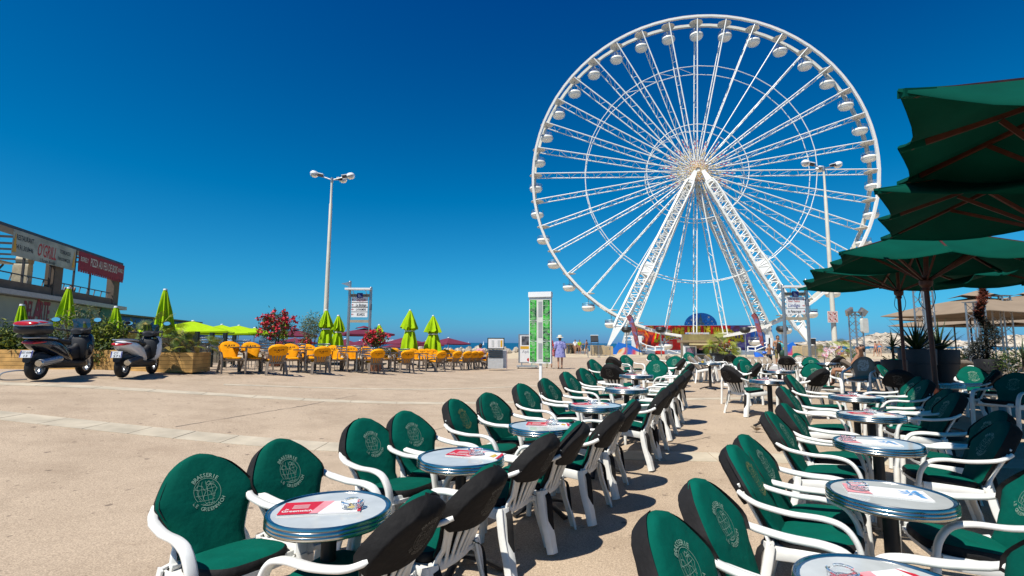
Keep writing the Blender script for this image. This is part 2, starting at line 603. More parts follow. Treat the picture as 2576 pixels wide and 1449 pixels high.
m_taupe_dark = mat('taupe_dark_fabric', (.13, .10, .075), .85, var=.2)
m_pattern = mat('patterned_print', (.5, .48, .43), .85, var=.3, scale=60)

def interp(tab, t):
    for (a, x), (b, y) in zip(tab, tab[1:]):
        if t <= b:
            k = (t - a) / (b - a)
            return x + (y - x) * k
    return tab[-1][1]

class ChairShape:
    """high-back moulded armchair facing +y, dressed with a padded cover"""
    def __init__(s, prof, seat=.42, L=.47, y0=-.185, lean=.195, lean2=.06, arm=.622, wa=.295, shoulder=.56, seatw=.235, front=.265):
        s.prof, s.seat, s.L, s.y0, s.lean, s.lean2 = prof, seat, L, y0, lean, lean2
        s.arm, s.wa, s.sh, s.seatw, s.front = arm, wa, shoulder, seatw, front
    def w(s, t):
        return interp(s.prof, t)
    def c(s, t):
        return Vector((0, s.y0 - s.lean * t - s.lean2 * t * t, s.seat + s.L * t))
    def n(s, t):
        d = Vector((0, -s.lean - 2 * s.lean2 * t, s.L)).normalized()
        return Vector((0, d.z, -d.y))
    def P(s, x, t, off):
        """point at lateral x, height t, distance `off` in front of the shell; the sides wrap forward"""
        return s.c(t) + Vector((x, 0, 0)) + s.n(t) * (off + .55 * x * x)
    def pad(s, q):
        return .042 * (1 - abs(q) ** 5) + .006

def cover_meshes(S, m_front, m_side, tag_):
    ts = [0, .04, .1, .18, .26, .34, .42, .48, .5, .52, .58, .64, .7, .76, .82, .87, .91, .945, .97, .985, .995, 1.0]
    qs = [-1, -.985, -.94, -.86, -.7, -.45, -.2, 0, .2, .45, .7, .86, .94, .985, 1]
    mb = MB()
    front, back = [], []
    wr = random.Random(4)
    for t in ts:
        w = max(.006, S.w(t))
        e = min(1, math.sqrt(max(0, 1.0 - t) / .06) * .8 + .2)
        wob = lambda: wr.gauss(0, .0012)
        front.append([S.P(q * w, t, S.pad(q) * e + wob()) for q in qs])
        back.append([S.P(q * w, t, -.012 * e) for q in qs])
    n = len(qs)
    # the front panel
    V = [p for r in front for p in r]
    F = [(i * n + k, i * n + k + 1, (i + 1) * n + k + 1, (i + 1) * n + k) for i in range(len(ts) - 1) for k in range(n - 1)]
    mb.add(V, F, 0)
    # side, rear, top and bottom edge in the dark cloth
    ring = [front[i][-1:] + back[i][::-1] + front[i][:1] for i in range(len(ts))]
    V = [p for r in ring for p in r]; m = len(ring[0])
    F = [(i * m + k, i * m + k + 1, (i + 1) * m + k + 1, (i + 1) * m + k) for i in range(len(ts) - 1) for k in range(m - 1)]
    mb.add(V, F, 1)
    mb.add(front[-1] + back[-1], [(k, k + 1, n + k + 1, n + k) for k in range(n - 1)], 1)
    cushion = mb.mesh('back_cushion' + tag_, [m_front, m_side], 50)
    # hood pulled over the upper rear of the shell
    mb = MB()
    rg = []
    for t in [t for t in ts if t >= .42]:
        w = max(.008, S.w(t) + .006)
        e = min(1, math.sqrt(max(0, 1.0 - t) / .07) * .8 + .2)
        r = [S.P(-w * .985, t, .022 * e)] + [S.P(q * w, t, (-.062 - .022 * (1 - q * q)) * e * (1 if abs(q) < .999 else .93) + wr.gauss(0, .0015)) for q in (-1, -.97, -.9, -.75, -.5, -.25, 0, .25, .5, .75, .9, .97, 1)] + [S.P(w * .985, t, .022 * e)]
        rg.append(r)
    rg.append([p.lerp(S.P(0, 1.0, .012), .9) + Vector((0, 0, .006)) for p in rg[-1]])
    mb.rings(rg, 0, cap=False, closed=False)
    hood = mb.mesh('hood' + tag_, [m_side], 60)
    # seat cushion
    mb = MB()
    def outline(k, z, dome=0):
        o = []
        W, yf, yb = S.seatw * k, S.front, S.y0 + .02
        N = 36
        for i in range(N):
            a = 2 * pi * i / N
            cx_, sy_ = cos(a), sin(a)
            x = math.copysign(abs(cx_) ** .55, cx_) * W
            yy = math.copysign(abs(sy_) ** (.8 if sy_ > 0 else .5), sy_)
            ym = (yf + yb) / 2
            y = ym + yy * (yf - yb) / 2 * (k if k < .98 else k)
            f = (y - yb) / (yf - yb)
            x *= .84 + .16 * f
            o.append(Vector((x, y, S.seat + z - .035 + .045 * f - .03 * max(0, f - .8) * 5 * max(0, f - .8) * 5 * .5 + dome)))
        return o
    rg = [outline(.95, .0), outline(1.0, .012), outline(1.015, .03), outline(.995, .048), outline(.95, .056)]
    mb.rings(rg, 1, cap=False)
    rg2 = [outline(.95, .056), outline(.8, .064), outline(.55, .068), outline(.3, .066), outline(.05, .064)]
    mb.rings(rg2, 0, cap=True)
    seat = mb.mesh('seat_cushion' + tag_, [m_front, m_side], 55)
    return cushion, hood, seat

def shell_meshes(S, m, tag_):
    out = []
    # backrest: five fanned slats and the outer frame
    slat = []
    for i in range(5):
        k = i - 2
        mb = MB()
        pts, ws = [], []
        for j in range(8):
            t = -.07 + .72 * j / 7
            x = k * (.052 + .052 * max(0, t) / .6 * 1.0)
            pts.append(S.P(x, t, -.026)); ws.append(.026 + .022 * max(0, t) / .6)
        mb.strip(pts, ws, .014)
        slat.append(mb.mesh('slat' + tag_, m, 60))
    mb = MB()
    for sx in (-1, 1):
        pts, ws = [], []
        for j in range(9):
            t = -.1 + (S.sh + .1) * j / 8
            x = sx * (S.w(min(.62, max(0.0, t))) - .014 - .02 * max(0, t) + (.02 if t < .1 else 0))
            pts.append(S.P(x, t, -.026)); ws.append(.055 if t > .05 else .065)
        mb.strip(pts, ws, .016)
    mb.strip([S.P(x, -.06, -.024) for x in (-.21, -.1, 0, .1, .21)], .055, .016, up=(0, .3, 1))
    fr = mb.mesh('back_frame' + tag_, m, 60)
    # seat pan with skirt
    mb = MB()
    W, yf, yb = S.seatw, S.front, S.y0 - .01
    poly = [(-W * .9, yb), (W * .9, yb), (W * 1.06, yf - .07), (W * .9, yf - .01), (0, yf + .004), (-W * .9, yf - .01), (-W * 1.06, yf - .07)]
    z1 = S.seat - .036
    n = len(poly)
    top = [Vector((x, y, z1 + .045 * (y - yb) / (yf - yb))) for x, y in poly]
    bot = [p + Vector((0, 0, -.022)) for p in top]
    mb.rings([bot, top])
    for sx in (-1, 1):   # arched side skirt
        a = [Vector((sx * (W + .035), yf - .04, z1 + .02)), Vector((sx * (W + .04), .1, z1 + .015)), Vector((sx * (W + .015), -.05, z1 + .0)), Vector((sx * (W - .005), yb, z1 - .02))]
        mb.strip(crom(a, 4), .07, .016, up=(0, 0, 1))
    mb.strip([Vector((x, yf - .012 - abs(x) * .12, z1 - .005 + .045)) for x in (-.22, -.11, 0, .11, .22)], .055, .014, up=(0, 0, 1))
    pan = mb.mesh('seat_pan' + tag_, m, 50)
    arms, fl, rl = [], [], []
    for sx in (-1, 1):
        wa = S.wa
        sh = S.P(sx * S.w(S.sh) * .97, S.sh, -.02)
        p0 = S.P(sx * S.w(S.sh) * .95, S.sh + .01, -.05)
        A = crom([p0, (sx * (wa - .03), p0.y + .045, p0.z - .022), (sx * (wa - .01), p0.y + .12, S.arm + .012), (sx * wa, -.06, S.arm - .004), (sx * wa, .09, S.arm - .002), (sx * wa, .185, S.arm - .026), (sx * (wa - .004), .24, S.arm - .10), (sx * (wa - .008), .262, S.arm - .2)], 5)
        mb = MB(); mb.strip(A, [.040] * 5 + [.046] * 5 + [.054] * 5 + [.058] * 10 + [.054] * (len(A) - 25), .028, up=(1, 0, .15 * sx))
        arms.append(mb.mesh('armrest' + tag_, m, 60))
        Lg = crom([(sx * (wa - .008), .262, S.arm - .2), (sx * (wa - .012), .268, .25), (sx * (wa - .008), .275, .1), (sx * (wa - .004), .28, 0)], 3)
        mb = MB(); mb.strip(Lg, [.054] * 3 + [.050] * 3 + [.045] * (len(Lg) - 6), .042, up=(1, 0, 0))
        fl.append(mb.mesh('leg' + tag_, m, 60))
        Lr = [Vector((sx * (W - .01), yb + .0, z1 + .03)), Vector((sx * (W + .005), yb - .03, .25)), Vector((sx * (W + .02), yb - .075, .1)), Vector((sx * (W + .028), yb - .10, 0))]
        mb = MB(); mb.strip(crom(Lr, 3), [.075] * 4 + [.065] * 3 + [.055] * 3, .018, up=(1, .5 * sx, 0))
        mb.strip([p + Vector((sx * .03, .022, 0)) for p in crom(Lr, 3)], [.05] * 10, .014, up=(0, 1, 0))
        rl.append(mb.mesh('leg' + tag_, m, 60))
    return slat, fr, pan, arms, fl, rl

# emblem: ring text round a globe with graticule and coast lines
def emblem(S, t0, rad, off, front=True):
    mb = MB()
    def put(x, y):
        t = t0 + y / S.L * .93
        if front:
            w = S.w(t); q = x / w
            return S.P(-x, t, S.pad(q) + .003)
        w = S.w(t) + .006; q = x / w
        return S.P(x, t, -.062 - .022 * (1 - q * q) - .004)
    def ribbon(pts, wd):
        L, Rr = [], []
        for i, p in enumerate(pts):
            a, b = pts[max(i - 1, 0)], pts[min(i + 1, len(pts) - 1)]
            dx, dy = b[0] - a[0], b[1] - a[1]
            l = hypot(dx, dy) or 1
            L.append(put(p[0] - dy / l * wd, p[1] + dx / l * wd)); Rr.append(put(p[0] + dy / l * wd, p[1] - dx / l * wd))
        n = len(pts)
        mb.add(L + Rr, [(i, i + 1, n + i + 1, n + i) for i in range(n - 1)])
    r = rad
    circ = [(r * cos(2 * pi * i / 40), r * sin(2 * pi * i / 40)) for i in range(41)]
    ribbon(circ, .0010)
    for k in (-.62, -.25, .2):          # parallels on the ocean
        ribbon([(x * r, (k + .10 * x * x) * r) for x in np.linspace(-math.sqrt(1 - k * k) * .95, math.sqrt(1 - k * k) * .6, 8)], .0007)
    for k in (-.75, -.4, 0.0, .4):       # meridians
        ribbon([(k * r * cos(a), r * sin(a)) for a in np.linspace(-1.5, .9, 10)], .0007)
    cont = [[(-.85, .35), (-.6, .55), (-.3, .45), (-.25, .2), (-.1, .05), (-.3, -.25), (-.45, -.6), (-.6, -.35), (-.7, -.05), (-.6, .15), (-.85, .35)],
            [(.05, .35), (.3, .5), (.6, .42), (.75, .1), (.55, -.1), (.45, -.45), (.28, -.3), (.25, -.02), (.02, .1), (.05, .35)],
            [(.0, .6), (.2, .75), (.4, .62), (.55, .7), (.6, .52), (.3, .55), (.1, .5), (0, .6)],
            [(-.45, -.95), (-.1, -.8), (.25, -.88), (.4, -.8)]]
    for c in cont:
        ribbon([(x * r, y * r) for x, y in c], .0010)
    def arc(txt, rr, top, ang, h):
        n = len(txt)
        for i, ch in enumerate(txt):
            if ch == ' ': continue
            f = (i + .5) / n - .5
            a = (pi / 2 - f * ang) if top else (-pi / 2 + f * ang)
            vs, fs = glyphs(ch, .012)
            k = h / .72
            xs = [v.x for v in vs]; cx = (max(xs) + min(xs)) / 2
            out = []
            for v in vs:
                lx, ly = (v.x - cx) * k, v.y * k - h / 2
                th = a - pi / 2 if top else a + pi / 2
                out.append(put(rr * cos(a) + lx * cos(th) - ly * sin(th), rr * sin(a) + lx * sin(th) + ly * cos(th)))
            mb.add(out, fs)
    arc('BRASSERIE', r * 1.24, True, 1.75, r * .30)
    arc('LE GREENWICH', r * 1.26, False, 2.15, r * .27)
    return mb

GP = [(0, .172), (.08, .168), (.2, .183), (.34, .210), (.46, .242), (.52, .254), (.57, .252), (.64, .236), (.72, .212), (.8, .184), (.87, .151), (.92, .118), (.955, .087), (.98, .056), (.992, .034), (1.0, .008)]
GS = ChairShape(GP)
OP = [(0, .165), (.15, .185), (.3, .208), (.45, .228), (.6, .245), (.7, .25), (.78, .238), (.86, .205), (.92, .16), (.96, .112), (.985, .065), (1.0, .02)]
OS = ChairShape(OP, seat=.38, L=.48, y0=-.17, lean=.21, lean2=.05, arm=.575, wa=.30, shoulder=.50, seatw=.235, front=.27)

def make_chair(S, m_shell, m_front, m_side, print_m, tag_, name):
    cushion, hood, seat = cover_meshes(S, m_front, m_side, tag_)
    slat, fr, pan, arms, fl, rl = shell_meshes(S, m_shell, tag_)
    t = thing(name, None, 'chair')
    link('back_frame', fr, t); link('seat_pan', pan, t)
    for q in slat: link('slat', q, t)
    for q in arms: link('armrest', q, t)
    for q in fl + rl: link('leg', q, t)
    bc = link('back_cushion', cushion, t)
    hd = link('hood', hood, t)
    link('seat_cushion', seat, t)
    return t, bc, hd
chair_proto, bc, hd = make_chair(GS, m_resin, m_green, m_black, m_print, '', 'cafe_chair')
em_f = emblem(GS, .57, .070, 0, True).mesh('emblem', m_print, 0)
em_g = em_f.copy(); em_g.materials[0] = m_gold
em_b = emblem(GS, .72, .066, 0, False).mesh('emblem', m_grey_print, 0)
link('emblem', em_f, bc); link('emblem', em_b, hd)
for sx in (-1, 1):      # loose straps that hang from the cushion
    mb = MB(); mb.strip(crom([(sx * .19, -.19, .405), (sx * .225, -.235, .37), (sx * .235, -.25, .28), (sx * .24, -.262, .15)], 3), .042, .004, up=(.6, .8 * sx, 0))
    mb.build('strap', m_black, chair_proto)

# ---- round bistro tables
m_chrome = mat('chrome', (.50, .48, .43), .2, 1.0, var=.06, scale=30)
m_top = mat('blue_grey_tabletop', (.03, .075, .14), .12, var=.10, scale=6, spec=.6, coat=.3)
m_iron = mat('black_iron', (.012, .012, .013), .45, var=.1)
m_glass = mat('clear_glass', (.9, .95, .97), .03, var=0, trans=.92, ior=1.45)
m_paper = mat('white_paper', (.74, .72, .70), .6, var=.05)
m_red = mat('red_print', (.55, .015, .03), .45, var=.1)
m_pink = mat('pink_print', (.72, .28, .30), .5, var=.2, scale=20)
m_bluep = mat('blue_print', (.10, .32, .62), .5, var=.3, scale=25)
m_food = mat('ochre_print', (.62, .42, .06), .5, var=.4, scale=50)
TH = .735
table_proto = thing('bistro_table', None, 'table')
mb = MB(); mb.lathe([(.0, TH - .012), (.286, TH - .012), (.288, TH - .006)], 48)
mb.build('tabletop', m_top, table_proto)
mb = MB(); mb.lathe([(.0, TH - .0045), (.274, TH - .0045), (.275, TH - .0065)], 40)
mb.build('inlay', mat('pale_inlay', (.50, .52, .50), .10, var=.12, scale=9, spec=.6), table_proto)
mb = MB()
mb.lathe([(.286, TH - .008), (.29, TH + .001), (.298, TH + .001), (.302, TH - .006), (.303, TH - .014), (.298, TH - .017), (.303, TH - .020), (.304, TH - .033), (.298, TH - .036), (.303, TH - .039), (.304, TH - .052), (.297, TH - .060), (.27, TH - .058)], 56, cap=False)
mb.build('rim', m_chrome, table_proto, smooth=60)
mb = MB(); mb.lathe([(.0, TH - .058), (.285, TH - .056)], 32); mb.build('underside', m_iron, table_proto)
mb = MB(); mb.box(-.16, .16, -.025, .025, TH - .09, TH - .063); mb.box(-.025, .025, -.16, -.026, TH - .09, TH - .063); mb.box(-.025, .025, .026, .16, TH - .09, TH - .063)
mb.cyl((0, 0, .06), (0, 0, TH - .091), .038, n=16)
mb.build('column', m_iron, table_proto)
for k in range(4):
    a = pi / 4 + k * pi / 2
    mb = MB(); mb.strip(crom([(0.03 * cos(a), .03 * sin(a), .075), (.16 * cos(a), .16 * sin(a), .06), (.27 * cos(a), .27 * sin(a), .025), (.31 * cos(a), .31 * sin(a), .012)], 3), .05, .024, up=(-sin(a), cos(a), 0))
    mb.build('foot', m_iron, table_proto)

def make_menu(kind):
    t = thing('menu_card', None, 'menu')
    W, H = (.14, .30)
    mb = MB(); mb.box(-W / 2, W / 2, -H / 2, H / 2, 0, .004); mb.box(-W / 2 + .004, W / 2 - .002, -H / 2 + .003, H / 2 - .003, .0045, .007)
    mb.build('pages', m_paper, t, smooth=0)
    mb = MB()
    z = .0078
    if kind == 0:      # red end fading through pink to white, picture of a plate
        mb.add([(-W / 2, H * .12, z), (W / 2, H * .02, z), (W / 2, H / 2, z), (-W / 2, H / 2, z)], [(0, 1, 2, 3)], 0)
        mb.add([(-W / 2, H * .02, z), (W / 2, -H * .12, z), (W / 2, H * .02, z), (-W / 2, H * .12, z)], [(0, 1, 2, 3)], 1)
        mb.add([(-W / 2, -H * .5, z), (W * .2, -H * .5, z), (W / 2, -H * .42, z), (-W / 2, -H * .46, z)], [(0, 1, 2, 3)], 0)
        Q = [(.01 + .045 * cos(a), -.085 + .04 * sin(a), z + .0006) for a in np.linspace(0, 2 * pi, 14)[:-1]]
        mb.add(Q, [tuple(range(13))], 2)
        mb.add([(-.05, -.12, z + .001), (.0, -.125, z + .001), (.03, -.10, z + .001), (-.03, -.09, z + .001)], [(0, 1, 2, 3)], 3)
        text(mb, 'Greenwich', Matrix.Translation((-.035, .085, z + .001)) @ Matrix.Rotation(-pi / 2, 4, 'Z'), .11, .022, 4, .02)
        text(mb, 'le', Matrix.Translation((-.012, .125, z + .001)) @ Matrix.Rotation(-pi / 2, 4, 'Z'), None, .014, 4, .02)
        for i in range(4):
            mb.box(-.058 - i * .0 + .0 + .02 + i * .012 + .03, -.055 + .02 + i * .012 + .03, .05, .11, z + .001, z + .0014, 4)
    else:
        mb.add([(-W / 2, H * .20, z), (W / 2, H * .28, z), (W / 2, H / 2, z), (-W / 2, H / 2, z)], [(0, 1, 2, 3)], 1)
        for i in range(7):
            a = i * .9
            mb.add([(.01, -.09, z), (.01 + .05 * cos(a), -.09 + .05 * sin(a), z), (.01 + .03 * cos(a + .5), -.09 + .03 * sin(a + .5), z)], [(0, 1, 2)], 4 if False else 5)
        mb.add([(-.06, -.13, z), (.06, -.12, z), (.05, -.105, z), (-.05, -.11, z)], [(0, 1, 2, 3)], 5)
    mb.build('print', [m_red, m_pink, m_paper, m_food, m_paper, m_bluep], t, smooth=0)
    return t
menu_red = make_menu(0)
menu_pale = make_menu(1)
ash_proto = thing('ashtray', None, 'ashtray')
mb = MB(); mb.lathe([(.0, 0), (.042, 0), (.05, .004), (.053, .03), (.049, .033), (.045, .029), (.042, .010), (0, .008)], 20, cap=False)
mb.build('bowl', m_glass, ash_proto)
for k in range(3):
    a = 2 * pi * k / 3
    mb = MB(); mb.tube([(.051 * cos(a + f), .051 * sin(a + f), .034 + .004 * sin(pi * (f / 1.5))) for f in np.linspace(.1, 1.5, 6)], .005, 6)
    mb.build('rim_segment', m_glass, ash_proto)

used = set()
def first_or_dup(proto, label, loc, rz, rx=0, group=None):
    if proto.name not in used:
        used.add(proto.name)
        proto.location = loc; proto.rotation_euler = (rx, 0, rz)
        return tag(proto, label, None, group)
    return dup(proto, label, loc, rz, rx, group)

def table(px, label, where, menu=None, mr=0, ash=None, moff=(0, 0)):
    """table whose top centre is seen at px"""
    r = ray(*px)
    z = .2
    for _ in range(40):
        t = (z + TH - CAMZ) / r.z
        x, y = r.x * t, r.y * t
        z = .5 * z + .5 * zg(x, y)
    p = Vector((x, y, zg(x, y)))
    first_or_dup(table_proto, label, p, rnd.uniform(0, 1.5), group='round chrome-rimmed cafe tables')
    if menu is not None:
        mo = first_or_dup([menu_red, menu_pale][menu], ['red and white menu card lying on the ', 'pale blue-printed menu card lying on the '][menu] + where,
                     p + Vector((moff[0], moff[1], TH - .004)), mr, group='menu cards on the tables')
        mo.scale = (1.35, 1.3, 1)
    if ash is not None:
        first_or_dup(ash_proto, 'clear glass ashtray standing on the ' + where, p + Vector((ash[0], ash[1], TH + .003 if menu is not None and hypot(ash[0]-moff[0], ash[1]-moff[1]) < .12 else TH - .004)), rnd.uniform(0, 6), group='glass ashtrays on the tables')
    return p

def chair_top(u, v, H=.895, back=.40, f=(1, 0)):
    """chair whose back top shows at (u, v) and that faces f: seat centre on the ground"""
    f = Vector((f[0], f[1], 0)).normalized()
    r = ray(u, v)
    z = .2
    for _ in range(40):
        t = (z + H - CAMZ) / r.z
        x, y = r.x * t, r.y * t
        q = Vector((x, y, 0)) + f * back
        z = .5 * z + .5 * zg(q.x, q.y)
    return Vector((x + f.x * back, y + f.y * back, zg(x + f.x * back, y + f.y * back)))

def chair(u, v, f, label, group='green cushioned cafe chairs', gold=False, jit=.04, Y=None):
    p = chair_top(u, v, f=f) if Y is None else Y
    o = first_or_dup(chair_proto, label, p, rzf(*f) + rnd.gauss(0, jit), group=group)
    for c in o.children:          # covers sit a little differently on every chair
        if c.name.startswith(('seat_cushion', 'back_cushion', 'hood')):
            c.location = (rnd.gauss(0, .004), rnd.gauss(0, .002), rnd.gauss(0, .003))
            c.rotation_euler = (0, 0, rnd.gauss(0, .035)) if c.name.startswith('seat') else (0, rnd.gauss(0, .014), 0)
    if gold:
        for c in o.children:
            if c.name.startswith('back_cushion'):
                for g in c.children: g.data = em_g
    return o
TABLES = {}

# ---- left row of tables, nearest first
TABLES['L1'] = table((831, 1277), 'chrome-rimmed round table nearest the camera in the left row', 'nearest table of the left row', 0, 1.75, (.11, .0), (-.04, .0))
TABLES['L2'] = table((1160, 1147), 'second round table from the camera in the left row', 'second table of the left row', 0, 1.25, (.10, .03), (.10, .05))
TABLES['L3'] = table((1363, 1070), 'third round table from the camera in the left row', 'third table of the left row', 0, 1.45, (.09, .02), (.06, .06))
TABLES['L4'] = table((1497, 1018), 'fourth round table from the camera in the left row', 'fourth table of the left row', 0, 1.7, (-.02, .05), (-.05, .05))
TABLES['L5'] = table((1576, 977), 'fifth round table from the camera in the left row', 'fifth table of the left row', 0, 1.6, (.16, .03), (.04, .03))
TABLES['L6'] = table((1600, 943), 'last round table of the left row near the wheel', 'last table of the left row', 0, 1.5, None, (.02, .0))
A_ = (.85, -.50)
nth = ['nearest', 'second', 'third', 'fourth', 'fifth']
left_px = [((490, 1150), (700, 1108)), ((905, 1055), (1010, 1036)), ((1145, 1003), (1222, 989)), ((1311, 965), (1371, 951)), ((1425, 935), (1463, 926))]
for i, (a, b) in enumerate(left_px):
    chair(*a, A_, f'green chair on the plaza side of the {nth[i]} left-row table, nearer of the pair', gold=(i == 2))
    chair(*b, A_, f'green chair on the plaza side of the {nth[i]} left-row table, farther of the pair')
right_px = [((1060, 1238), (1232, 1168)), ((1378, 1086), (1453, 1061)), ((1544, 1032), (1589, 1005)), ((1669, 975), (1689, 962)), ((1711, 943), (1728, 930))]
B_ = (-.90, .42)
for i, (a, b) in enumerate(right_px):
    chair(*a, B_, f'black hooded chair on the aisle side of the {nth[i]} left-row table, nearer of pair')
    chair(*b, B_, f'black hooded chair on the aisle side of the {nth[i]} left-row table, farther of pair')
chair(1489, 904, (.75, -.65), 'green chair at the plaza end of the left row, behind the darker shaded one')
chair(1535, 914, (.62, .78), 'white slatted chair seen from behind at the plaza end of the left row')
chair(1571, 893, (.45, -.9), 'green chair facing the camera behind the last left-row table', gold=False)
chair(1537, 897, (.7, .7), 'chair with a black hood just left of the farthest green chair facing the camera')
chair(1650, 905, (-.25, -.97), 'broad green chair turned to the camera right of the last left-row table')
chair(1700, 896, (-.55, -.83), 'green chair turned leftward in the knot of chairs ending the left row')
chair(1731, 886, (-.1, -.99), 'rearmost green chair at the far end of the left row')
chair(1717, 901, (-.85, .52), 'chair with a black hood farthest along the aisle side of the left row')
chair(1735, 914, (-.9, .45), 'chair with a black hood last but one along the aisle side of the left row')

# ---- right block
TABLES['R0'] = table((2232, 1478), 'round table cut by the bottom edge of the picture in the right block', 'table at the bottom edge', 0, 1.8, (-.12, .06), (.0, .02))
TABLES['R1'] = table((2235, 1240), 'round table with a pale leaflet in the middle of the right block', 'second table of the right block', 1, 1.15, (-.13, .06), (.0, .02))
TABLES['R2'] = table((2207, 1112), 'third round table from the camera in the right block', 'third table of the right block', 1, 1.25, (-.20, .05), (-.06, .0))
TABLES['R3'] = table((2190, 1041), 'fourth round table from the camera in the right block', 'fourth table of the right block', 0, 1.35, (.02, .03), (.0, .0))
TABLES['R4'] = table((2152, 996), 'fifth round table from the camera in the right block', 'fifth table of the right block', 0, 1.5, (.0, .05), (.0, .0))
TABLES['R5'] = table((1935, 956), 'round table in the open aisle beside the chair seen from behind', 'table standing in the open aisle', 0, 1.5, (-.05, .03), (.0, .0))
TABLES['R6'] = table((1960, 932), 'round table behind the aisle table, towards the wheel', 'table behind the aisle table', 0, 1.5, (.08, .0), (.0, .0))
TABLES['R7'] = table((2082, 913), 'small far round table left of the lamp post foot', 'far table left of the lamp post')
TABLES['R8'] = table((2366, 966), 'round table half in shade beneath the green parasols', 'half shaded table beneath the green parasols', 0, 1.4, (-.08, .02), (.0, .0))
TABLES['R9'] = table((1785, 913), 'round table on a black column in front of the kiosk', 'table in front of the kiosk')
C_ = (.80, -.60)
for px, lb in [((1648, 1294), 'green chair cut by the bottom edge, nearest of the right block'),
               ((1752, 1212), 'second nearest green chair along the aisle side of the right block'),
               ((1846, 1121), 'green chair with the gold emblem on the aisle side, left of the pale leaflet table'),
               ((1874, 1096), 'green chair tucked behind the gold emblem chair on the aisle side'),
               ((1937, 1036), 'green chair in the aisle left of the third right-block table, nearer of two'),
               ((1974, 1015), 'green chair in the aisle left of the third right-block table, farther of two'),
               ((1969, 972), 'green chair in the aisle left of the fourth right-block table'),
               ((1986, 943), 'last green chair along the aisle side of the right block')]:
    chair(*px, C_, lb, gold='gold' in lb and 'behind' not in lb)
for px, f, lb in [((2650, 1172), (-.92, .35), 'large green chair cut by the right edge, beside the nearest right-block tables'),
                  ((2730, 1340), (-.92, .35), 'green chair at the lower right corner of which only the armrest and seat show'),
                  ((2530, 1062), (-.88, .42), 'half shaded chair right of the pale leaflet table, nearer of two'),
                  ((2516, 1034), (-.88, .42), 'half shaded chair right of the pale leaflet table, farther of two'),
                  ((2407, 988), (-.9, .38), 'green chair right of the third right-block table, nearer of two'),
                  ((2383, 979), (-.9, .38), 'green chair right of the third right-block table, farther of two'),
                  ((2330, 955), (-.93, .3), 'green chair right of the fourth right-block table, nearer of two'),
                  ((2311, 947), (-.93, .3), 'green chair right of the fourth right-block table, farther of two'),
                  ((2212, 917), (.62, -.78), 'green chair facing the camera under the left edge of the green parasols'),
                  ((2265, 929), (.72, .69), 'chair with white slats and black hood seen from behind under the green parasols'),
                  ((2441, 921), (-.45, -.89), 'green chair facing the camera right of the half shaded table'),
                  ((2501, 930), (-.72, .69), 'chair seen from behind right of the half shaded table'),
                  ((2250, 902), (-.2, -.98), 'shaded dark chair in front of the grey yucca pot'),
                  ((2441, 898), (.2, .98), 'shaded dark chair right of the black yucca pot'),
                  ((2496, 906), (-.4, .9), 'shaded dark chair in front of the spiral conifer'),
                  ((2560, 938), (-.9, -.3), 'chair in deep shade at the right edge under the parasols'),
                  ((1834, 920), (.93, .36), 'lone chair seen from behind with white slats and black hood in the open aisle'),
                  ((1870, 908), (.45, -.89), 'green chair facing the camera across the aisle table'),
                  ((1862, 897), (-.15, -.99), 'green chair with only the top showing behind the aisle table chairs'),
                  ((1836, 890), (.6, .8), 'small far chair with a black hood right of the kiosk table'),
                  ((1905, 911), (-.8, .6), 'chair whose black hood leans across the aisle behind the aisle table'),
                  ((1977, 895), (.55, .83), 'far chair with a black hood left of the directory sign post'),
                  ((2004, 888), (-.1, -.99), 'far green chair facing the camera below the directory sign'),
                  ((2037, 898), (-.3, -.95), 'green chair facing the camera at the foot of the directory sign'),
                  ((2050, 914), (-.35, -.94), 'green chair turned to the camera in front of the directory sign'),
                  ((2068, 926), (-.45, .89), 'chair with a black hood seen from behind in front of the directory sign'),
                  ((2115, 896), (-.1, .99), 'chair with white slats seen straight from behind at the lamp post foot'),
                  ((2152, 888), (.1, -.99), 'green chair just behind the chair seen from behind at the lamp post'),
                  ((1640, 889), (.2, -.97), 'far green chair behind the broad green chair of the left row')]:
    chair(*px, f, lb)

# ============================================================ LEFT: planters, plants
m_wood = mat('pine_board', (.54, .31, .095), .75, var=.35, scale=4, bump=.2, bscale=40)
m_soil = mat('soil', (.05, .035, .022), 1)
m_leaf = mat('leaf_green', (.085, .135, .016), .6, var=.5, scale=3)
m_leaf_y = mat('leaf_yellow_green', (.24, .27, .018), .6, var=.4, scale=3)
m_leaf_d = mat('leaf_dark', (.028, .058, .012), .6, var=.4, scale=3)
m_leaf_g = mat('leaf_grey_green', (.15, .17, .08), .7, var=.4, scale=3)
m_dry = mat('dry_frond', (.33, .24, .05), .7, var=.4, scale=4)
m_bark = mat('bark', (.09, .06, .04), .9, var=.4, bump=.5)
m_flower = mat('crimson_flower', (.58, .008, .03), .6, var=.3, scale=9)

def leaves(n, fpos, size, mats_w, asp=.35, upb=.3, rr=rnd):
    """n pointed leaves spread by fpos(); mats_w = cumulative weights of the material slots"""
    mb = MB()
    for _ in range(n):
        p = fpos()
        d = Vector((rr.gauss(0, 1), rr.gauss(0, 1), rr.gauss(0, .8) + upb)).normalized()
        s_ = d.cross(Vector((rr.gauss(0, 1), rr.gauss(0, 1), rr.gauss(0, 1))))
        if s_.length < .01: continue
        s_.normalize()
        L = size * rr.uniform(.6, 1.3)
        q = rr.random()
        mi = next(i for i, w in enumerate(mats_w) if q <= w)
        nb = d.cross(s_) * L * .12
        mb.add([p, p + d * L * .45 + s_ * L * asp * .5 + nb, p + d * L, p + d * L * .45 - s_ * L * asp * .5 + nb], [(0, 1, 2, 3)], mi)
    return mb

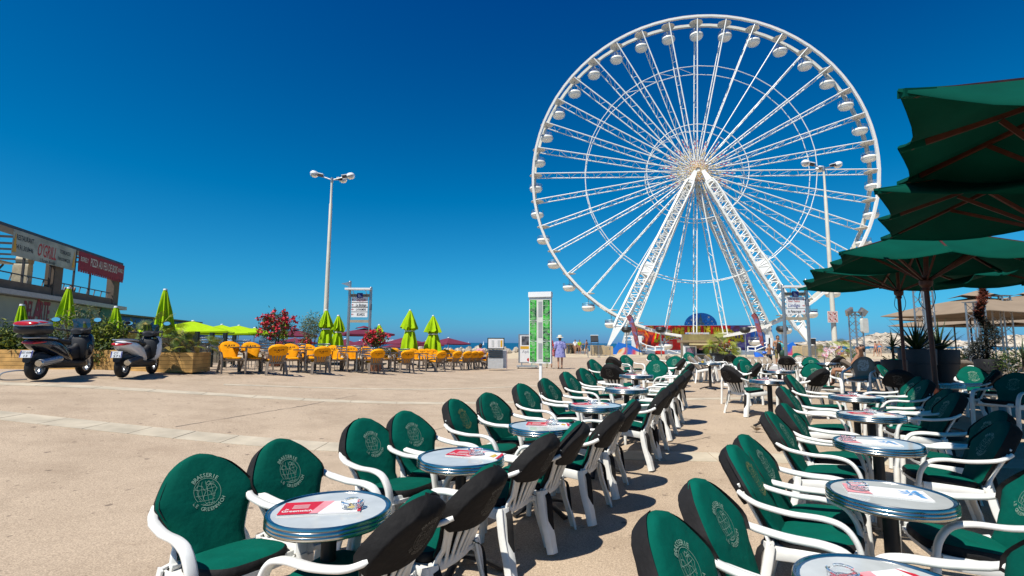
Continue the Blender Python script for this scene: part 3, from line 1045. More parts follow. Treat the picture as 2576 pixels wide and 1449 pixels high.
def ell(c, r, hollow=.45, lumps=None):
    """random point in a lumpy ellipsoid shell"""
    c, r = Vector(c), r
    def f():
        while True:
            v = Vector((rnd.uniform(-1, 1), rnd.uniform(-1, 1), rnd.uniform(-1, 1)))
            if v.length <= 1 and v.length > hollow * rnd.random():
                k = 1 + .22 * math.sin(5 * atan2(v.y, v.x) + 3 * v.z + c.x * 7) + .12 * math.sin(9 * v.z + 4 * v.x)
                return c + Vector((v.x * r[0], v.y * r[1], v.z * r[2])) * k
    return f

def bush(name, label, cat, p, parts, stems=5, group=None, h=.6):
    """parts: list of (part name, n, fpos, leaf size, mats, weights)"""
    t = thing(name, label, cat, p, group=group)
    mb = MB()
    for i in range(stems):
        a = rnd.uniform(0, 6.28)
        mb.tube(crom([(0.04 * cos(a), .04 * sin(a), 0), (.1 * cos(a), .1 * sin(a), h * .5), (.22 * cos(a + .4), .22 * sin(a + .4), h)], 3), [.018] * 4 + [.008] * 3, 5)
    mb.build('stem', m_bark, t)
    for nm, n, fp, sz, ms, ww, asp in parts:
        leaves(n, fp, sz, ww, asp).build(nm, ms, t, smooth=0)['kind'] = 'stuff'
    return t

def planter(x0, x1, y0, y1, label, group='timber planter boxes along the terrace'):
    z = zg((x0 + x1) / 2, y0) - .01
    t = thing('planter_box', label, 'planter', (x0, y0, z), group=group)
    H, n = .50, 5
    bh = H / n
    W, D = x1 - x0, y1 - y0
    for k in range(n):
        o = rnd.uniform(-.003, .003)
        za, zb = k * bh + .004, (k + 1) * bh - .003
        mb = MB(); mb.box(0, W, o, .035, za, zb); mb.build('board', m_wood, t, smooth=0)
        mb = MB(); mb.box(0, W, D - .035, D + o, za, zb); mb.build('board', m_wood, t, smooth=0)
        mb = MB(); mb.box(.003 + o, .035, .037, D - .037, za, zb); mb.build('board', m_wood, t, smooth=0)
        mb = MB(); mb.box(W - .035, W - .003 + o, .037, D - .037, za, zb); mb.build('board', m_wood, t, smooth=0)
    for sx in (.04, W - .09):
        mb = MB(); mb.box(sx, sx + .05, .038, .09, -.02, H - .02); mb.box(sx, sx + .05, D - .09, D - .038, -.02, H - .02); mb.build('corner_post', m_wood, t, smooth=0)
    mb = MB(); mb.box(.036, W - .036, .036, D - .036, .05, H - .07); mb.build('soil', m_soil, t, smooth=0)
    return t
PY = 12.9
xa = [at(-140, 900, PY).x, at(100, 900, PY).x, at(300, 900, PY).x, at(486, 900, PY).x]
planter(xa[0], xa[1] - .03, PY, PY + .75, 'leftmost timber planter of pine boards behind the dark scooter')
planter(xa[1], xa[2] - .03, PY, PY + .75, 'middle timber planter of pine boards between the two scooters')
planter(xa[2], xa[3], PY, PY + .75, 'timber planter with fan palms beside the orange chairs')
PZ = zg(-9, PY) + .42

def inplanter(u, dy=.35):
    p = at(u, 880, PY + dy)
    return Vector((p.x, p.y, PZ))
bush('shrub', 'dark leafy shrub hanging over the leftmost timber planter', 'shrub', inplanter(10), [
    ('foliage', 1500, ell((0, 0, .32), (.66, .35, .46)), .13, [m_leaf, m_leaf_y, m_leaf_d], [.45, .75, 1], .3)])
bush('shrub', 'green shrub behind the seat of the dark scooter', 'shrub', inplanter(95), [
    ('foliage', 1200, ell((0, 0, .30), (.55, .35, .42)), .12, [m_leaf, m_leaf_d, m_leaf_y], [.5, .8, 1], .35)])
bush('shrub', 'tall loose shrub with small leaves behind the dark scooter handlebar', 'shrub', inplanter(180), [
    ('foliage', 1500, ell((0, .1, .55), (.75, .35, .65), .2), .09, [m_leaf_g, m_leaf, m_dry], [.45, .8, 1], .25)], h=.9)
bush('shrub', 'bright yellow-green shrub between the two scooters', 'shrub', inplanter(262), [
    ('foliage', 1500, ell((0, 0, .42), (.62, .35, .45)), .12, [m_leaf_y, m_leaf, m_leaf_d], [.5, .85, 1], .35)])
bush('shrub', 'dark green trailing shrub hanging in front of the middle planter', 'shrub', inplanter(245, .05), [
    ('foliage', 420, ell((0, -.06, .02), (.36, .14, .26)), .10, [m_leaf_d, m_leaf, m_leaf_y], [.4, .85, 1], .3)], h=.2)
bush('shrub', 'bushy green shrub behind the white scooter', 'shrub', inplanter(318), [
    ('foliage', 1100, ell((0, .1, .35), (.45, .3, .42)), .11, [m_leaf, m_leaf_y, m_leaf_d], [.5, .8, 1], .35)])
bush('shrub', 'broad low hedge of mixed greenery behind the timber planters', 'hedge', Vector((at(60, 880, 14.2).x, 14.2, PZ - .3)), [
    ('foliage', 1500, ell((0, 0, .45), (1.6, .3, .5)), .14, [m_leaf, m_leaf_d, m_leaf_g], [.5, .8, 1], .3)])

def fan_frond(m_a, L=.55, R0=.34, n=19, droop=.22, spread=2.5):
    """a palm fan: stalk and folded leaflets"""
    mb = MB()
    mb.tube(crom([(0, 0, 0), (0, L * .5, L * .55), (0, L * .9, L * .8)], 3), [.010, .009, .008, .007, .007, .006, .006], 5, 1)
    c = Vector((0, L * .9, L * .8))
    f, u = Vector((0, .8, .35)).normalized(), Vector((0, -.35, .8)).normalized()
    for k in range(n):
        a = -spread / 2 + spread * k / (n - 1)
        d = (f * cos(a) + Vector((1, 0, 0)) * sin(a)).normalized()
        s_ = d.cross(u).normalized()
        r = R0 * (1 - .22 * abs(a) / spread)
        tip = c + d * r + Vector((0, 0, -droop * r * rnd.uniform(.6, 1.4)))
        mid = c + d * r * .55 + u * .02
        mb.add([c, mid + s_ * .011, tip, mid - s_ * .011], [(0, 1, 2, 3)], 0)
    return mb.mesh('frond', [m_a, m_bark], 0)
FR = [fan_frond(m_leaf, .5, .42), fan_frond(m_leaf_y, .55, .44), fan_frond(m_dry, .45, .38, droop=.6)]

def palm(name, label, cat, p, n=15, sc=1.0, trunk=.25, mix=(.4, .8), group=None):
    t = thing(name, label, cat, p, rnd.uniform(0, 6), group=group)
    mb = MB(); mb.tube([(0, 0, -.05), (0, 0, trunk * .6), (0, 0, trunk)], [.07 * sc, .06 * sc, .045 * sc], 8)
    mb.build('trunk', m_bark, t)
    for i in range(n):
        q = rnd.random()
        me = FR[0] if q < mix[0] else FR[1] if q < mix[1] else FR[2]
        o = link('frond', me, t, (0, 0, trunk - .03))
        tilt = .75 - 1.45 * (i / n) + rnd.gauss(0, .12)
        o.rotation_euler = (tilt, rnd.gauss(0, .7), i * 2.4 + rnd.gauss(0, .2))
        s_ = sc * rnd.uniform(.8, 1.15)
        o.scale = (s_, s_, s_)
    return t
palm('fan_palm', 'fan palm in the timber planter right of the white scooter', 'palm', inplanter(432), 26, .74, .16, (.45, .88))
palm('fan_palm', 'small fan palm at the right end of the timber planter', 'palm', inplanter(492, .3), 18, .62, .12, (.45, .88))
palm('fan_palm', 'fan palm rising behind the white scooter mirror', 'palm', inplanter(398, .5), 16, .8, .40, (.45, .88))
palm('fan_palm', 'drooping dry fan palm over the planter front between the palms', 'palm', inplanter(455, .03), 7, .55, .05, (.1, .4))

# big flowering oleanders in pots behind the orange chairs
def oleander(u, v_top, v_bot, half_w, Y, label, nl, nf, pot=True):
    base = on(at(u, 880, Y).x, Y)
    zt, zb = at(u, v_top, Y).z - base.z, at(u, v_bot, Y).z - base.z
    w = half_w / FPX * Y
    t = thing('oleander', label, 'shrub', base)
    mb = MB(); mb.lathe([(.0, 0), (.22, 0), (.28, .42), (.29, .45), (.26, .45), (.25, .38), (0, .38)], 20); mb.build('pot', mat('terracotta', (.30, .13, .07), .8), t)
    mb = MB()
    for i in range(7):
        a = i * .9
        mb.tube(crom([(.05 * cos(a), .05 * sin(a), .36), (w * .3 * cos(a), w * .3 * sin(a), zb + (zt - zb) * .4), (w * .6 * cos(a), w * .6 * sin(a), zb + (zt - zb) * .8)], 3), .012, 5)
    mb.build('stem', m_bark, t)
    c = (0, 0, (zt + zb) / 2)
    leaves(nl, ell(c, (w, w * .8, (zt - zb) / 2), .2), .13, [.55, .85, 1], .22, .9).build('foliage', [m_leaf, m_leaf_d, m_leaf_g], t, smooth=0)['kind'] = 'stuff'
    def fp():
        while True:
            p = ell(c, (w * 1.02, w * .85, (zt - zb) / 2 * 1.05), 1.0)()
            if p.z > zb + (zt - zb) * rnd.uniform(.15, .8): return p
    cl = MB()
    for _ in range(nf):
        q = fp()
        for k in range(9):
            p = q + Vector((rnd.gauss(0, .035), rnd.gauss(0, .035), rnd.gauss(0, .03)))
            s_ = .035
            a = Vector((rnd.gauss(0, 1), rnd.gauss(0, 1), rnd.gauss(0, 1))).normalized()
            b = a.orthogonal().normalized()
            cl.add([p + a * s_, p + b * s_, p - a * s_, p - b * s_], [(0, 1, 2, 3)])
    cl.build('flowers', m_flower, t, smooth=0)['kind'] = 'stuff'
    return t
oleander(690, 786, 872, 42, 17.5, 'large oleander with crimson flowers behind the orange chairs', 1500, 120)
oleander(944, 833, 876, 28, 19, 'smaller oleander with crimson flowers under the directory sign', 900, 90)
b0 = on(at(782, 880, 20).x, 20)
bush('olive_shrub', 'grey-green willowy shrub left of the street lamp', 'shrub', b0, [
    ('foliage', 1500, ell((0, 0, 1.42), (.42, .4, .52), .1), .13, [m_leaf_g, m_leaf, m_leaf_g], [.6, .8, 1], .16)], h=1.3)
oleander(767, 852, 878, 14, 21, 'low red flowering shrub at the foot of the street lamp', 350, 30)

# ============================================================ orange terrace
orange_proto, obc, ohd = make_chair(OS, m_taupe_resin, m_orange, m_orange, m_orange_print, '_o', 'terrace_chair')
def flat_text(S, t0, txt, w, h, front, m):
    mb = MB()
    def put(x, y):
        t = t0 + y / S.L * .93
        ww = S.w(t) + (0 if front else .006)
        q = x / ww
        return S.P(-x, t, S.pad(q) + .004) if front else S.P(x, t, -.062 - .022 * (1 - q * q) - .004)
    for s_, x0, ww, hh, dy in txt:
        vs, fs = glyphs(s_, .02, .25)
        xs = [v.x for v in vs]; c = (max(xs) + min(xs)) / 2; k = ww / (max(xs) - min(xs))
        mb.add([put(x0 + (v.x - c) * k, dy + v.y * hh / .72) for v in vs], fs)
    # the swash under the big A
    sw = [(-.075 + .1 * f, -.03 - .02 * sin(pi * f)) for f in np.linspace(0, 1, 8)]
    L_ = [put(x, y + .004) for x, y in sw] + [put(x, y - .004) for x, y in sw]
    mb.add(L_, [(i, i + 1, 8 + i + 1, 8 + i) for i in range(7)])
    return mb.mesh('lettering', m, 0)
LT = [('DEL', -.095, .075, .036, 0), ('A', -.02, .075, .075, -.02), ('RTE', .085, .11, .045, 0)]
link('lettering', flat_text(OS, .68, LT, 1, 1, True, m_orange_print), obc)
link('lettering', flat_text(OS, .72, LT, 1, 1, False, m_orange_print), ohd)

def V2(x, y): return ((560 + x * .3261) / 1.4907, (1000 + y * .3261) / 1.4907)
def V3(x, y): return ((1240 + x * .3261) / 1.4907, (1000 + y * .3261) / 1.4907)
def ochair(top, ground_v, f, label):
    """orange chair whose back top is seen at `top` and whose feet stand near row ground_v"""
    p = G(top[0], ground_v)
    f = Vector((*f, 0)).normalized()
    q = Vector((p.x, p.y, 0))
    q = on(q.x, q.y)
    return first_or_dup(orange_proto, label, q, rzf(f.x, f.y) + rnd.gauss(0, .05), group='orange cushioned terrace chairs')
F1, F2 = (.62, -.78), (-.55, .83)
front = [(V2(935, 905), 939, 'orange chair at the left end of the row, side on to the camera'),
         (V2(1190, 905), 937, 'second orange chair from the left showing its lettered front'),
         (V2(1640, 910), 935, 'orange chair facing the camera between the two leftmost turned away chairs'),
         (V2(1830, 915), 933, 'orange chair facing the camera behind the second turned away chair'),
         (V2(2150, 925), 933, 'orange chair facing the camera right of the second turned away chair'),
         (V2(2340, 930), 931, 'orange chair facing the camera left of the first bare table leg'),
         (V2(2530, 935), 930, 'orange chair facing the camera below the street lamp'),
         (V3(60, 920), 932, 'orange chair facing the camera below the left closed lime parasols'),
         (V3(240, 930), 931, 'orange chair facing the camera under the directory sign'),
         (V3(430, 935), 930, 'orange chair facing the camera in front of the smaller oleander'),
         (V3(630, 945), 928, 'orange chair facing the camera right of the smaller oleander'),
         (V3(770, 940), 929, 'orange chair facing the camera left of the tall closed lime parasol'),
         (V3(985, 950), 927, 'orange chair facing the camera below the tall closed lime parasol'),
         (V3(1090, 955), 926, 'orange chair facing the camera between the two right closed lime parasols'),
         (V3(1150, 962), 924, 'orange chair half hidden below the right closed lime parasol'),
         (V3(1215, 965), 923, 'orange chair just right of the right closed lime parasol'),
         (V3(1355, 970), 922, 'orange chair facing the camera near the right end of the row'),
         (V3(1430, 975), 921, 'small far orange chair facing the camera near the right end')]
for tp, gv, lb in front:
    ochair(tp, gv, F1, lb)
backs = [(V2(1440, 920), 943, 'orange chair turned away with taupe slats, leftmost of those seen from behind'),
         (V2(1945, 925), 941, 'orange chair turned away with taupe slats, second of those seen from behind'),
         (V3(490, 940), 940, 'orange chair turned away in front of the smaller oleander'),
         (V3(850, 945), 938, 'orange chair turned away below the tall closed lime parasol'),
         (V3(1210, 950), 934, 'orange chair turned away right of the tall closed lime parasol'),
         (V3(1400, 960), 931, 'orange chair seen side on from behind, right of the last closed parasol'),
         (V3(1520, 965), 930, 'orange chair seen side on, fourth from the right end of the row'),
         (V3(1600, 965), 929, 'orange chair seen side on, third from the right of the long row'),
         (V3(1660, 970), 928, 'orange chair seen side on at the right end of the long row'),
         (V3(1790, 980), 927, 'orange chair seen side on just left of the menu cabinet'),
         (V3(1838, 985), 925, 'orange chair squeezed against the menu cabinet'),
         (V3(1870, 992), 923, 'rightmost orange chair in front of the menu cabinet')]
for tp, gv, lb in backs:
    ochair(tp, gv, (-.72, .69) if tp[0] > 1080 else F2, lb)

# square bare tables of the orange terrace
m_alu = mat('brushed_aluminium', (.36, .36, .35), .32, 1.0, var=.1, scale=20)
m_brown_top = mat('brown_tabletop', (.075, .05, .035), .5, var=.2)
tt = thing('terrace_table', None, 'table')
mb = MB(); mb.box(-.34, .34, -.34, .34, .70, .725); mb.build('tabletop', m_brown_top, tt, smooth=0)
mb = MB(); mb.cyl((0, 0, .03), (0, 0, .70), .03, n=10); mb.build('column', m_alu, tt)
for k in range(4):
    a = k * pi / 2 + pi / 4
    mb = MB(); mb.strip([(.02 * cos(a), .02 * sin(a), .05), (.33 * cos(a), .33 * sin(a), .015)], .05, .025, up=(-sin(a), cos(a), 0)); mb.build('foot', m_alu, tt)
for (tx, ty), gv, lb in [(V2(1100, 1035), 938, 'thin brown table between the two leftmost orange chairs'), (V2(1790, 1040), 938, 'thin brown table beside the second turned away orange chair'),
                         (V2(2380, 1045), 937, 'thin brown table with a single steel leg near the street lamp'), (V3(290, 1045), 937, 'thin brown table left of the smaller oleander'),
                         (V3(690, 1043), 935, 'thin brown table below the tall closed lime parasol'), (V3(1020, 1045), 934, 'thin brown table between the two right closed lime parasols'),
                         (V3(1310, 1045), 930, 'thin brown table near the right end of the orange row'), (V3(1700, 1050), 926, 'last thin brown table before the menu cabinet')]:
    p = G(tx, gv)
    first_or_dup(tt, lb, p, .3, group='thin brown terrace tables')

# aluminium slatted chairs behind
mc = thing('metal_chair', None, 'chair')
for sx in (-1, 1):
    mb = MB(); mb.tube(crom([(sx * .24, .22, 0), (sx * .24, .22, .4), (sx * .24, .2, .64), (sx * .24, .05, .66), (sx * .24, -.2, .66)], 4), .012, 6); mb.build('arm_frame', m_alu, mc)
    mb = MB(); mb.tube(crom([(sx * .23, -.25, 0), (sx * .22, -.21, .42), (sx * .22, -.30, .88)], 4), .013, 6); mb.build('back_post', m_alu, mc)
for k in range(4):
    mb = MB(); mb.strip(crom([(-.22, -.245 - .018 * k, .58 + .085 * k), (0, -.285 - .018 * k, .58 + .085 * k), (.22, -.245 - .018 * k, .58 + .085 * k)], 3), .05, .006, up=(0, 0, 1)); mb.build('back_slat', m_alu, mc)
for k in range(6):
    mb = MB(); mb.box(-.22, .22, -.2 + .07 * k, -.2 + .07 * k + .05, .43, .437); mb.build('seat_slat', m_alu, mc, smooth=0)
for i, (u, Y, a) in enumerate([(522, 14.5, 2.8), (600, 15.5, 3.3), (640, 16.6, 2.6), (668, 15.6, 3.5), (712, 17.2, 2.9), (742, 16.2, 3.2), (810, 18.5, 3.3), (846, 17.6, 2.8), (886, 19.2, 3.0), (925, 18.2, 3.3), (960, 20, 2.7), (1012, 20.5, 3.1), (500, 16.5, 3.1), (560, 17.5, 3.4)]):
    p = on(at(u, 880, Y).x, Y)
    wh = ['right of the timber planter', 'behind the second orange chair', 'behind the leftmost turned away chair', 'left of the large oleander', 'under the large oleander', 'right of the large oleander',
          'left of the street lamp', 'below the left closed parasols', 'under the directory sign', 'right of the directory sign', 'beneath the smaller oleander', 'left of the tall closed parasol', 'behind the fan palms', 'behind the glass screen posts'][i]
    first_or_dup(mc, 'aluminium slatted armchair standing ' + wh, p, a, group='aluminium terrace chairs')

# glass wind screen with dark posts
m_post = mat('dark_green_post', (.012, .022, .02), .5)
m_smoke = mat('smoked_glass', (.35, .36, .33), .1, var=0, trans=.75, ior=1.1)
sp = [(V2(365, 735), 15.0), (V2(555, 745), 15.2), (V2(725, 757), 15.4), (V2(875, 762), 15.6), (V2(980, 790), 17)]
scr = thing('wind_screen', 'low glass wind screen between dark posts behind the fan palms', 'screen', on(at(560, 880, 15).x, 15))
pts = []
for (u, v), Y in sp:
    a = at(u, v, Y) - Vector(scr.location); g_ = on(a.x + scr.location.x, a.y + scr.location.y).z - scr.location.z
    mb = MB(); mb.box(a.x - .05, a.x + .05, a.y - .05, a.y + .05, g_, a.z); mb.build('post', m_post, scr, smooth=0)
    pts.append((a, g_))
for (a, ga), (b, gb) in zip(pts, pts[1:]):
    mb = MB(); mb.bar((a.x + .06, a.y, (ga + a.z) / 2 - .1), (b.x - .06, b.y, (gb + b.z) / 2 - .1), .012, a.z - ga - .45, 0); mb.build('pane', m_smoke, scr, smooth=0)

# ============================================================ parasols on the left
m_lime = mat('lime_fabric', (.33, .52, .006), .8, var=.12, scale=5, spec=.15)
m_purple = mat('plum_fabric', (.15, .028, .055), .8, var=.15, scale=3, spec=.15)
m_white_pl = mat('white_plastic', (.75, .75, .72), .5, var=.05)
m_pole_w = mat('pale_pole', (.55, .54, .5), .4, .3)
def closed_parasol(u, v_top, v_bot, half, Y, label, tie=.55, group='closed lime parasols'):
    base = on(at(u, 880, Y).x, Y)
    zt, zb = at(u, v_top, Y).z - base.z, at(u, v_bot, Y).z - base.z
    w = .92 * half / FPX * Y
    t = thing('closed_parasol', label, 'parasol', base, rnd.uniform(0, 6), group)
    mb = MB(); mb.cyl((0, 0, 0), (0, 0, zt), .025, n=8); mb.build('pole', m_pole_w, t)
    mb = MB(); mb.lathe([(0, zt + .05), (.05, zt + .045), (.06, zt)], 12); mb.build('cap', m_white_pl, t)
    mb = MB()
    H = zt - zb
    N = 56
    ph = rnd.uniform(0, 6)
    lean = (rnd.gauss(0, .02), rnd.gauss(0, .02))
    def tier(f0, f1, rf, hem, n=12, amp=.27):
        rg = []
        for i in range(n):
            f = f0 + (f1 - f0) * i / (n - 1)
            q = i / (n - 1)
            ring = []
            for k in range(N):
                a = 2 * pi * k / N
                fold = 1 + amp * min(1, .25 + q * 1.5) * cos(8 * a + 1.5 * f + ph) + .12 * cos(5 * a + 3 * f + 2 * ph) * min(1, 2 * q) + .05 * cos(17 * a + ph)
                r = rf(f, q) * fold
                dz = hem * (.55 * cos(8 * a + ph) + .45 * cos(3 * a + 2 * ph) + .25 * cos(13 * a)) * q ** 4
                ring.append(Vector((r * cos(a) + lean[0] * f, r * sin(a) + lean[1] * f, zt - H * f + dz)))
            rg.append(ring)
        mb.rings(rg[::-1], cap=False)
    if tie:
        tf = .50
        tier(0, .45, lambda f, q: .05 + (w * 1.0 - .05) * q ** .85, .09)
        tier(.36, tf, lambda f, q: w * (.78 - .22 * q), 0, 6, .16)
        tier(tf, 1, lambda f, q: w * (.56 + .50 * q ** .7), .09, 12, .22)
    else:
        tier(0, 1, lambda f, q: .05 + (w - .05) * q ** .8, .14, 16)
    mb.build('canopy', m_lime, t, smooth=60)
    if tie:
        mb = MB(); z = zt - H * .505; mb.lathe([(w * .60, z - .025), (w * .66, z - .02), (w * .66, z + .02), (w * .60, z + .025)], 24, cap=False); mb.build('strap', m_white_pl, t)
    mb = MB(); mb.box(-.3, .3, -.3, .3, 0, .06); mb.build('base', m_post, t, smooth=0)
    return t
for a in [(43, 769, 835, 14, 14.2, 'closed lime parasol farthest left, above the dark scooter box', 0), (158, 726, 815, 19, 16, 'tall closed lime parasol behind the handlebar of the dark scooter', 0),
          (283, 774, 850, 18, 14.3, 'closed lime parasol between the two scooters', 0), (404, 730, 830, 20, 15.6, 'closed lime parasol above the mirror of the white scooter', 0),
          (817, 781, 874, 17, 20, 'closed lime parasol tied in the middle, in front of the street lamp', .55), (848, 795, 876, 15, 21, 'closed lime parasol just right of the street lamp', .55),
          (828, 816, 872, 8, 24, 'small closed lime parasol between the two at the street lamp', .55), (713, 800, 850, 8, 24, 'small closed lime parasol peeping over the large oleander', .55),
          (952, 818, 860, 10, 23, 'small closed lime parasol behind the smaller oleander', .55), (1029, 781, 884, 20, 25, 'tallest closed lime parasol right of the directory sign', .55),
          (1088, 795, 886, 20, 26, 'rightmost closed lime parasol tied in the middle', .55)]:
    closed_parasol(a[0], a[1], a[2], a[3], a[4], a[5], a[6])

def open_parasol(name, c, half, rise, m, label, group, yaw=0., vent=None, pole_m=None, nrib=8, sag=.0, drop=.12, ground=None):
    """square parasol; c = centre of the eaves plane"""
    gz = zg(c[0], c[1]) if ground is None else ground
    t = thing(name, label, 'parasol', (c[0], c[1], gz), yaw, group)
    zc = c[2] - gz
    mb = MB()
    N = 8
    cor = [(-1, -1), (1, -1), (1, 1), (-1, 1)]
    for k in range(4):
        a, b = Vector((*cor[k], 0)) * half, Vector((*cor[(k + 1) % 4], 0)) * half
        rows = []
        for j in range(6):
            f = j / 5
            rows.append([(a.lerp(b, i / N)) * f + Vector((0, 0, zc + rise * (1 - f) + sag * sin(pi * f) - .03 * half * f * sin(pi * i / N))) for i in range(N + 1)])
        rows.append([p - Vector((0, 0, drop)) for p in rows[-1]])
        n = N + 1
        mb.add([p for r in rows for p in r], [(j * n + i, j * n + i + 1, (j + 1) * n + i + 1, (j + 1) * n + i) for j in range(len(rows) - 1) for i in range(N)])
    mb.build('canopy', m, t, smooth=40)
    if vent:
        mb = MB()
        for k in range(4):
            a, b = Vector((*cor[k], 0)) * vent, Vector((*cor[(k + 1) % 4], 0)) * vent
            m_ = (a + b) / 2
            mb.add([Vector((0, 0, zc + rise + vent * .38)), a + Vector((0, 0, zc + rise * .93)), m_ + Vector((0, 0, zc + rise * .93 + vent * .16)), b + Vector((0, 0, zc + rise * .93))], [(0, 1, 2), (0, 2, 3)])
        mb.build('vent', m, t, smooth=0)
    else:
        mb = MB(); mb.lathe([(0, zc + rise + .08), (.1, zc + rise + .06), (.12, zc + rise)], 12); mb.build('cap', m_white_pl, t)
    pm = pole_m or m_pole_w
    mb = MB(); mb.cyl((0, 0, 0), (0, 0, zc + rise), .035, n=10); mb.build('pole', pm, t)
    for k in range(nrib):
        a = k * 2 * pi / nrib + pi / 4
        e = half * (1.38 if k % 2 == 0 else .98)
        if nrib == 4: e = half * 1.38
        mb = MB(); mb.bar((.05 * cos(a), .05 * sin(a), zc + rise - .05), (e * cos(a), e * sin(a), zc - .02), .03, .025); mb.build('rib', pm, t, smooth=0)
    return t
for u, v, vt, Y, h, lb in [(484, 833, 808, 38, 2.55, 'wide open lime parasol behind the fan palms'), (557, 838, 817, 44, 2.3, 'second open lime parasol behind the wide one'),
                           (600, 836, 819, 47, 2.3, 'third open lime parasol left of the large oleander'), (640, 839, 825, 47, 1.9, 'open lime parasol partly behind the large oleander'), (262, 838, 822, 30, 2.0, 'open lime parasol behind the closed one between the scooters'),
                           (330, 842, 825, 30, 1.9, 'open lime parasol behind the white scooter')]:
    e = at(u, v, Y); a = at(u, vt, Y)
    open_parasol('open_parasol', (e.x, e.y, e.z), h, a.z - e.z, m_lime, lb, 'open lime parasols', rnd.uniform(.1, .5), nrib=4)
for u, v, vt, Y, h, vent, lb in [(915, 840, 826, 36, 1.7, .5, 'plum cantilever parasol with a raised vent behind the directory sign'), (742, 844, 829, 44, 1.5, .4, 'plum parasol right of the large oleander'),
                           (1018, 863, 848, 58, 1.75, None, 'plum parasol left of the tallest closed lime parasol'), (1072, 868, 858, 66, 1.8, None, 'plum parasol between the two right closed lime parasols'),
                           (1128, 864, 850, 58, 1.8, None, 'plum parasol farthest right, against the sea'), (742, 862, 850, 52, 1.9, None, 'low plum parasol below the one right of the large oleander'),
                           (868, 868, 853, 52, 1.5, None, 'low plum parasol right of the street lamp'), (905, 869, 857, 58, 1.6, None, 'low plum parasol under the cantilever one'), (1000, 872, 865, 70, 1.7, None, 'farthest plum parasol, only its top showing')]:
    e = at(u, v, Y); a = at(u, vt, Y)
    open_parasol('open_parasol', (e.x, e.y, e.z), h, a.z - e.z, m_purple, lb, 'open plum parasols', rnd.uniform(.2, .9), vent=vent, nrib=4)

# ============================================================ street lamps, signs, menu stands
m_pole = mat('cream_pole', (.62, .58, .48), .5, var=.1, scale=3)
m_galv = mat('galvanised_steel', (.45, .45, .44), .4, .9, var=.15, scale=6)
m_dark = mat('dark_plastic', (.02, .02, .022), .5, var=.1)
m_lampglass = mat('lamp_bowl_glass', (.75, .78, .8), .08, var=0, trans=.6)
m_white = mat('white_paint', (.78, .78, .76), .45, var=.05, scale=3)
def street_lamp(p, top_z, label, rz):
    t = thing('street_lamp', label, 'street lamp', p, rz, 'triple headed street lamps')
    H = top_z - p.z
    mb = MB(); mb.tube([(0, 0, 0), (0, 0, .3), (0, 0, H * .45), (0, 0, H * .86), (0, 0, H * .865), (0, 0, H)], [.16, .125, .10, .075, .055, .05], 14)
    mb.build('pole', m_pole, t)
    mb = MB(); mb.lathe([(.0, 0), (.2, 0), (.2, .03), (.15, .05), (.14, .25)], 16); mb.build('base', m_pole, t)
    mb = MB(); mb.lathe([(.0, H + .12), (.06, H + .1), (.075, H - .12), (.055, H - .16)], 12); mb.build('collar', m_galv, t)
    for a in (pi * .98, .18, 1.15):
        d = Vector((cos(a), sin(a), 0))
        mb = MB(); mb.tube([d * .04 + Vector((0, 0, H)), d * .5 + Vector((0, 0, H + .16))], .028, 8)
        arm = mb.build('arm', m_galv, t)
        c = d * .90 + Vector((0, 0, H + .28))
        M = Matrix.Translation(c) @ Matrix.Rotation(a, 4, 'Z') @ Matrix.Rotation(-.22, 4, 'Y') @ Matrix.Scale(.86, 4)
        mb = MB(); mb.T = M; mb.box(-.5, -.1, -.09, .09, -.06, .07); mb.build('housing', m_dark, t)
        mb = MB(); mb.T = M; mb.box(-.52, -.12, -.1, .1, .072, .12); mb.build('housing_top', m_white, t)
        mb = MB(); mb.T = M; mb.lathe([(.245, -.02), (.25, .0), (.23, .08), (.16, .16), (.0, .2)], 18, cap=False); mb.build('dome', m_white, t)
        mb = MB(); mb.T = M; mb.lathe([(.24, -.025), (.22, -.1), (.14, -.18), (.0, -.21)], 18, cap=False); mb.build('bowl', m_lampglass, t)
    return t
Yl = 25.0
q = at(835, 452, Yl)
street_lamp(on(q.x, q.y), q.z, 'street lamp with three heads standing behind the orange chairs', .1)
q = at(2072, 424, Yl)
lampR = on(q.x, q.y)
street_lamp(lampR, q.z, 'street lamp with three heads standing in front of the wheel', .05)

m_redp = mat('red_paint', (.5, .02, .015), .5)
m_blk = mat('black_print', (.012, .012, .012), .6, var=0)
m_navy = mat('navy_print', (.02, .03, .22), .5, var=.1)
def plate(parent, name, M, w, h, m, th=.02, z0=0):
    mb = MB(); mb.T = M; mb.box(-w / 2, w / 2, -h / 2, h / 2, z0 - th, z0)
    return mb.build(name, m, parent, smooth=0)

# prohibition plate on the right lamp post
e = at(2095, 797, Yl - .2)
sg = thing('pictogram_sign', 'square white sign with four red crossed pictograms fixed to the lamp post', 'sign', e)
Mz = facing((0, 0, 0), (1, 0, 0), (0, 0, 1))
plate(sg, 'plate', Mz, .50, .56, mat('sign_pink_white', (.72, .62, .56), .5))
mb = MB()
for i in (-1, 1):
    for j in (-1, 1):
        T = Mz @ Matrix.Translation((i * .115, j * .13, .003))
        for (x0, y0, x1, y1) in ((-.1, -.112, .1, -.1), (-.1, .1, .1, .112), (-.1, -.1, -.088, .1), (.088, -.1, .1, .1)):
            mb.box(x0, x1, y0, y1, 0, .002, 0, T)
        mb.box(-.012, .012, -.11, .11, .002, .004, 0, T @ Matrix.Rotation(.8, 4, 'Z'))
        mb.box(-.05, .05, -.012 + .02 * i, .02 * i + .012, .0, .003, 1, T @ Matrix.Rotation(.3 * j, 4, 'Z'))
        mb.box(-.03, -.005, -.045, .045, .0, .003, 1, T @ Matrix.Rotation(-.4 * i, 4, 'Z'))
        mb.ball((T @ Vector((.02, .05, .0))), .018, 8, 4, 1, (1, .15, 1))
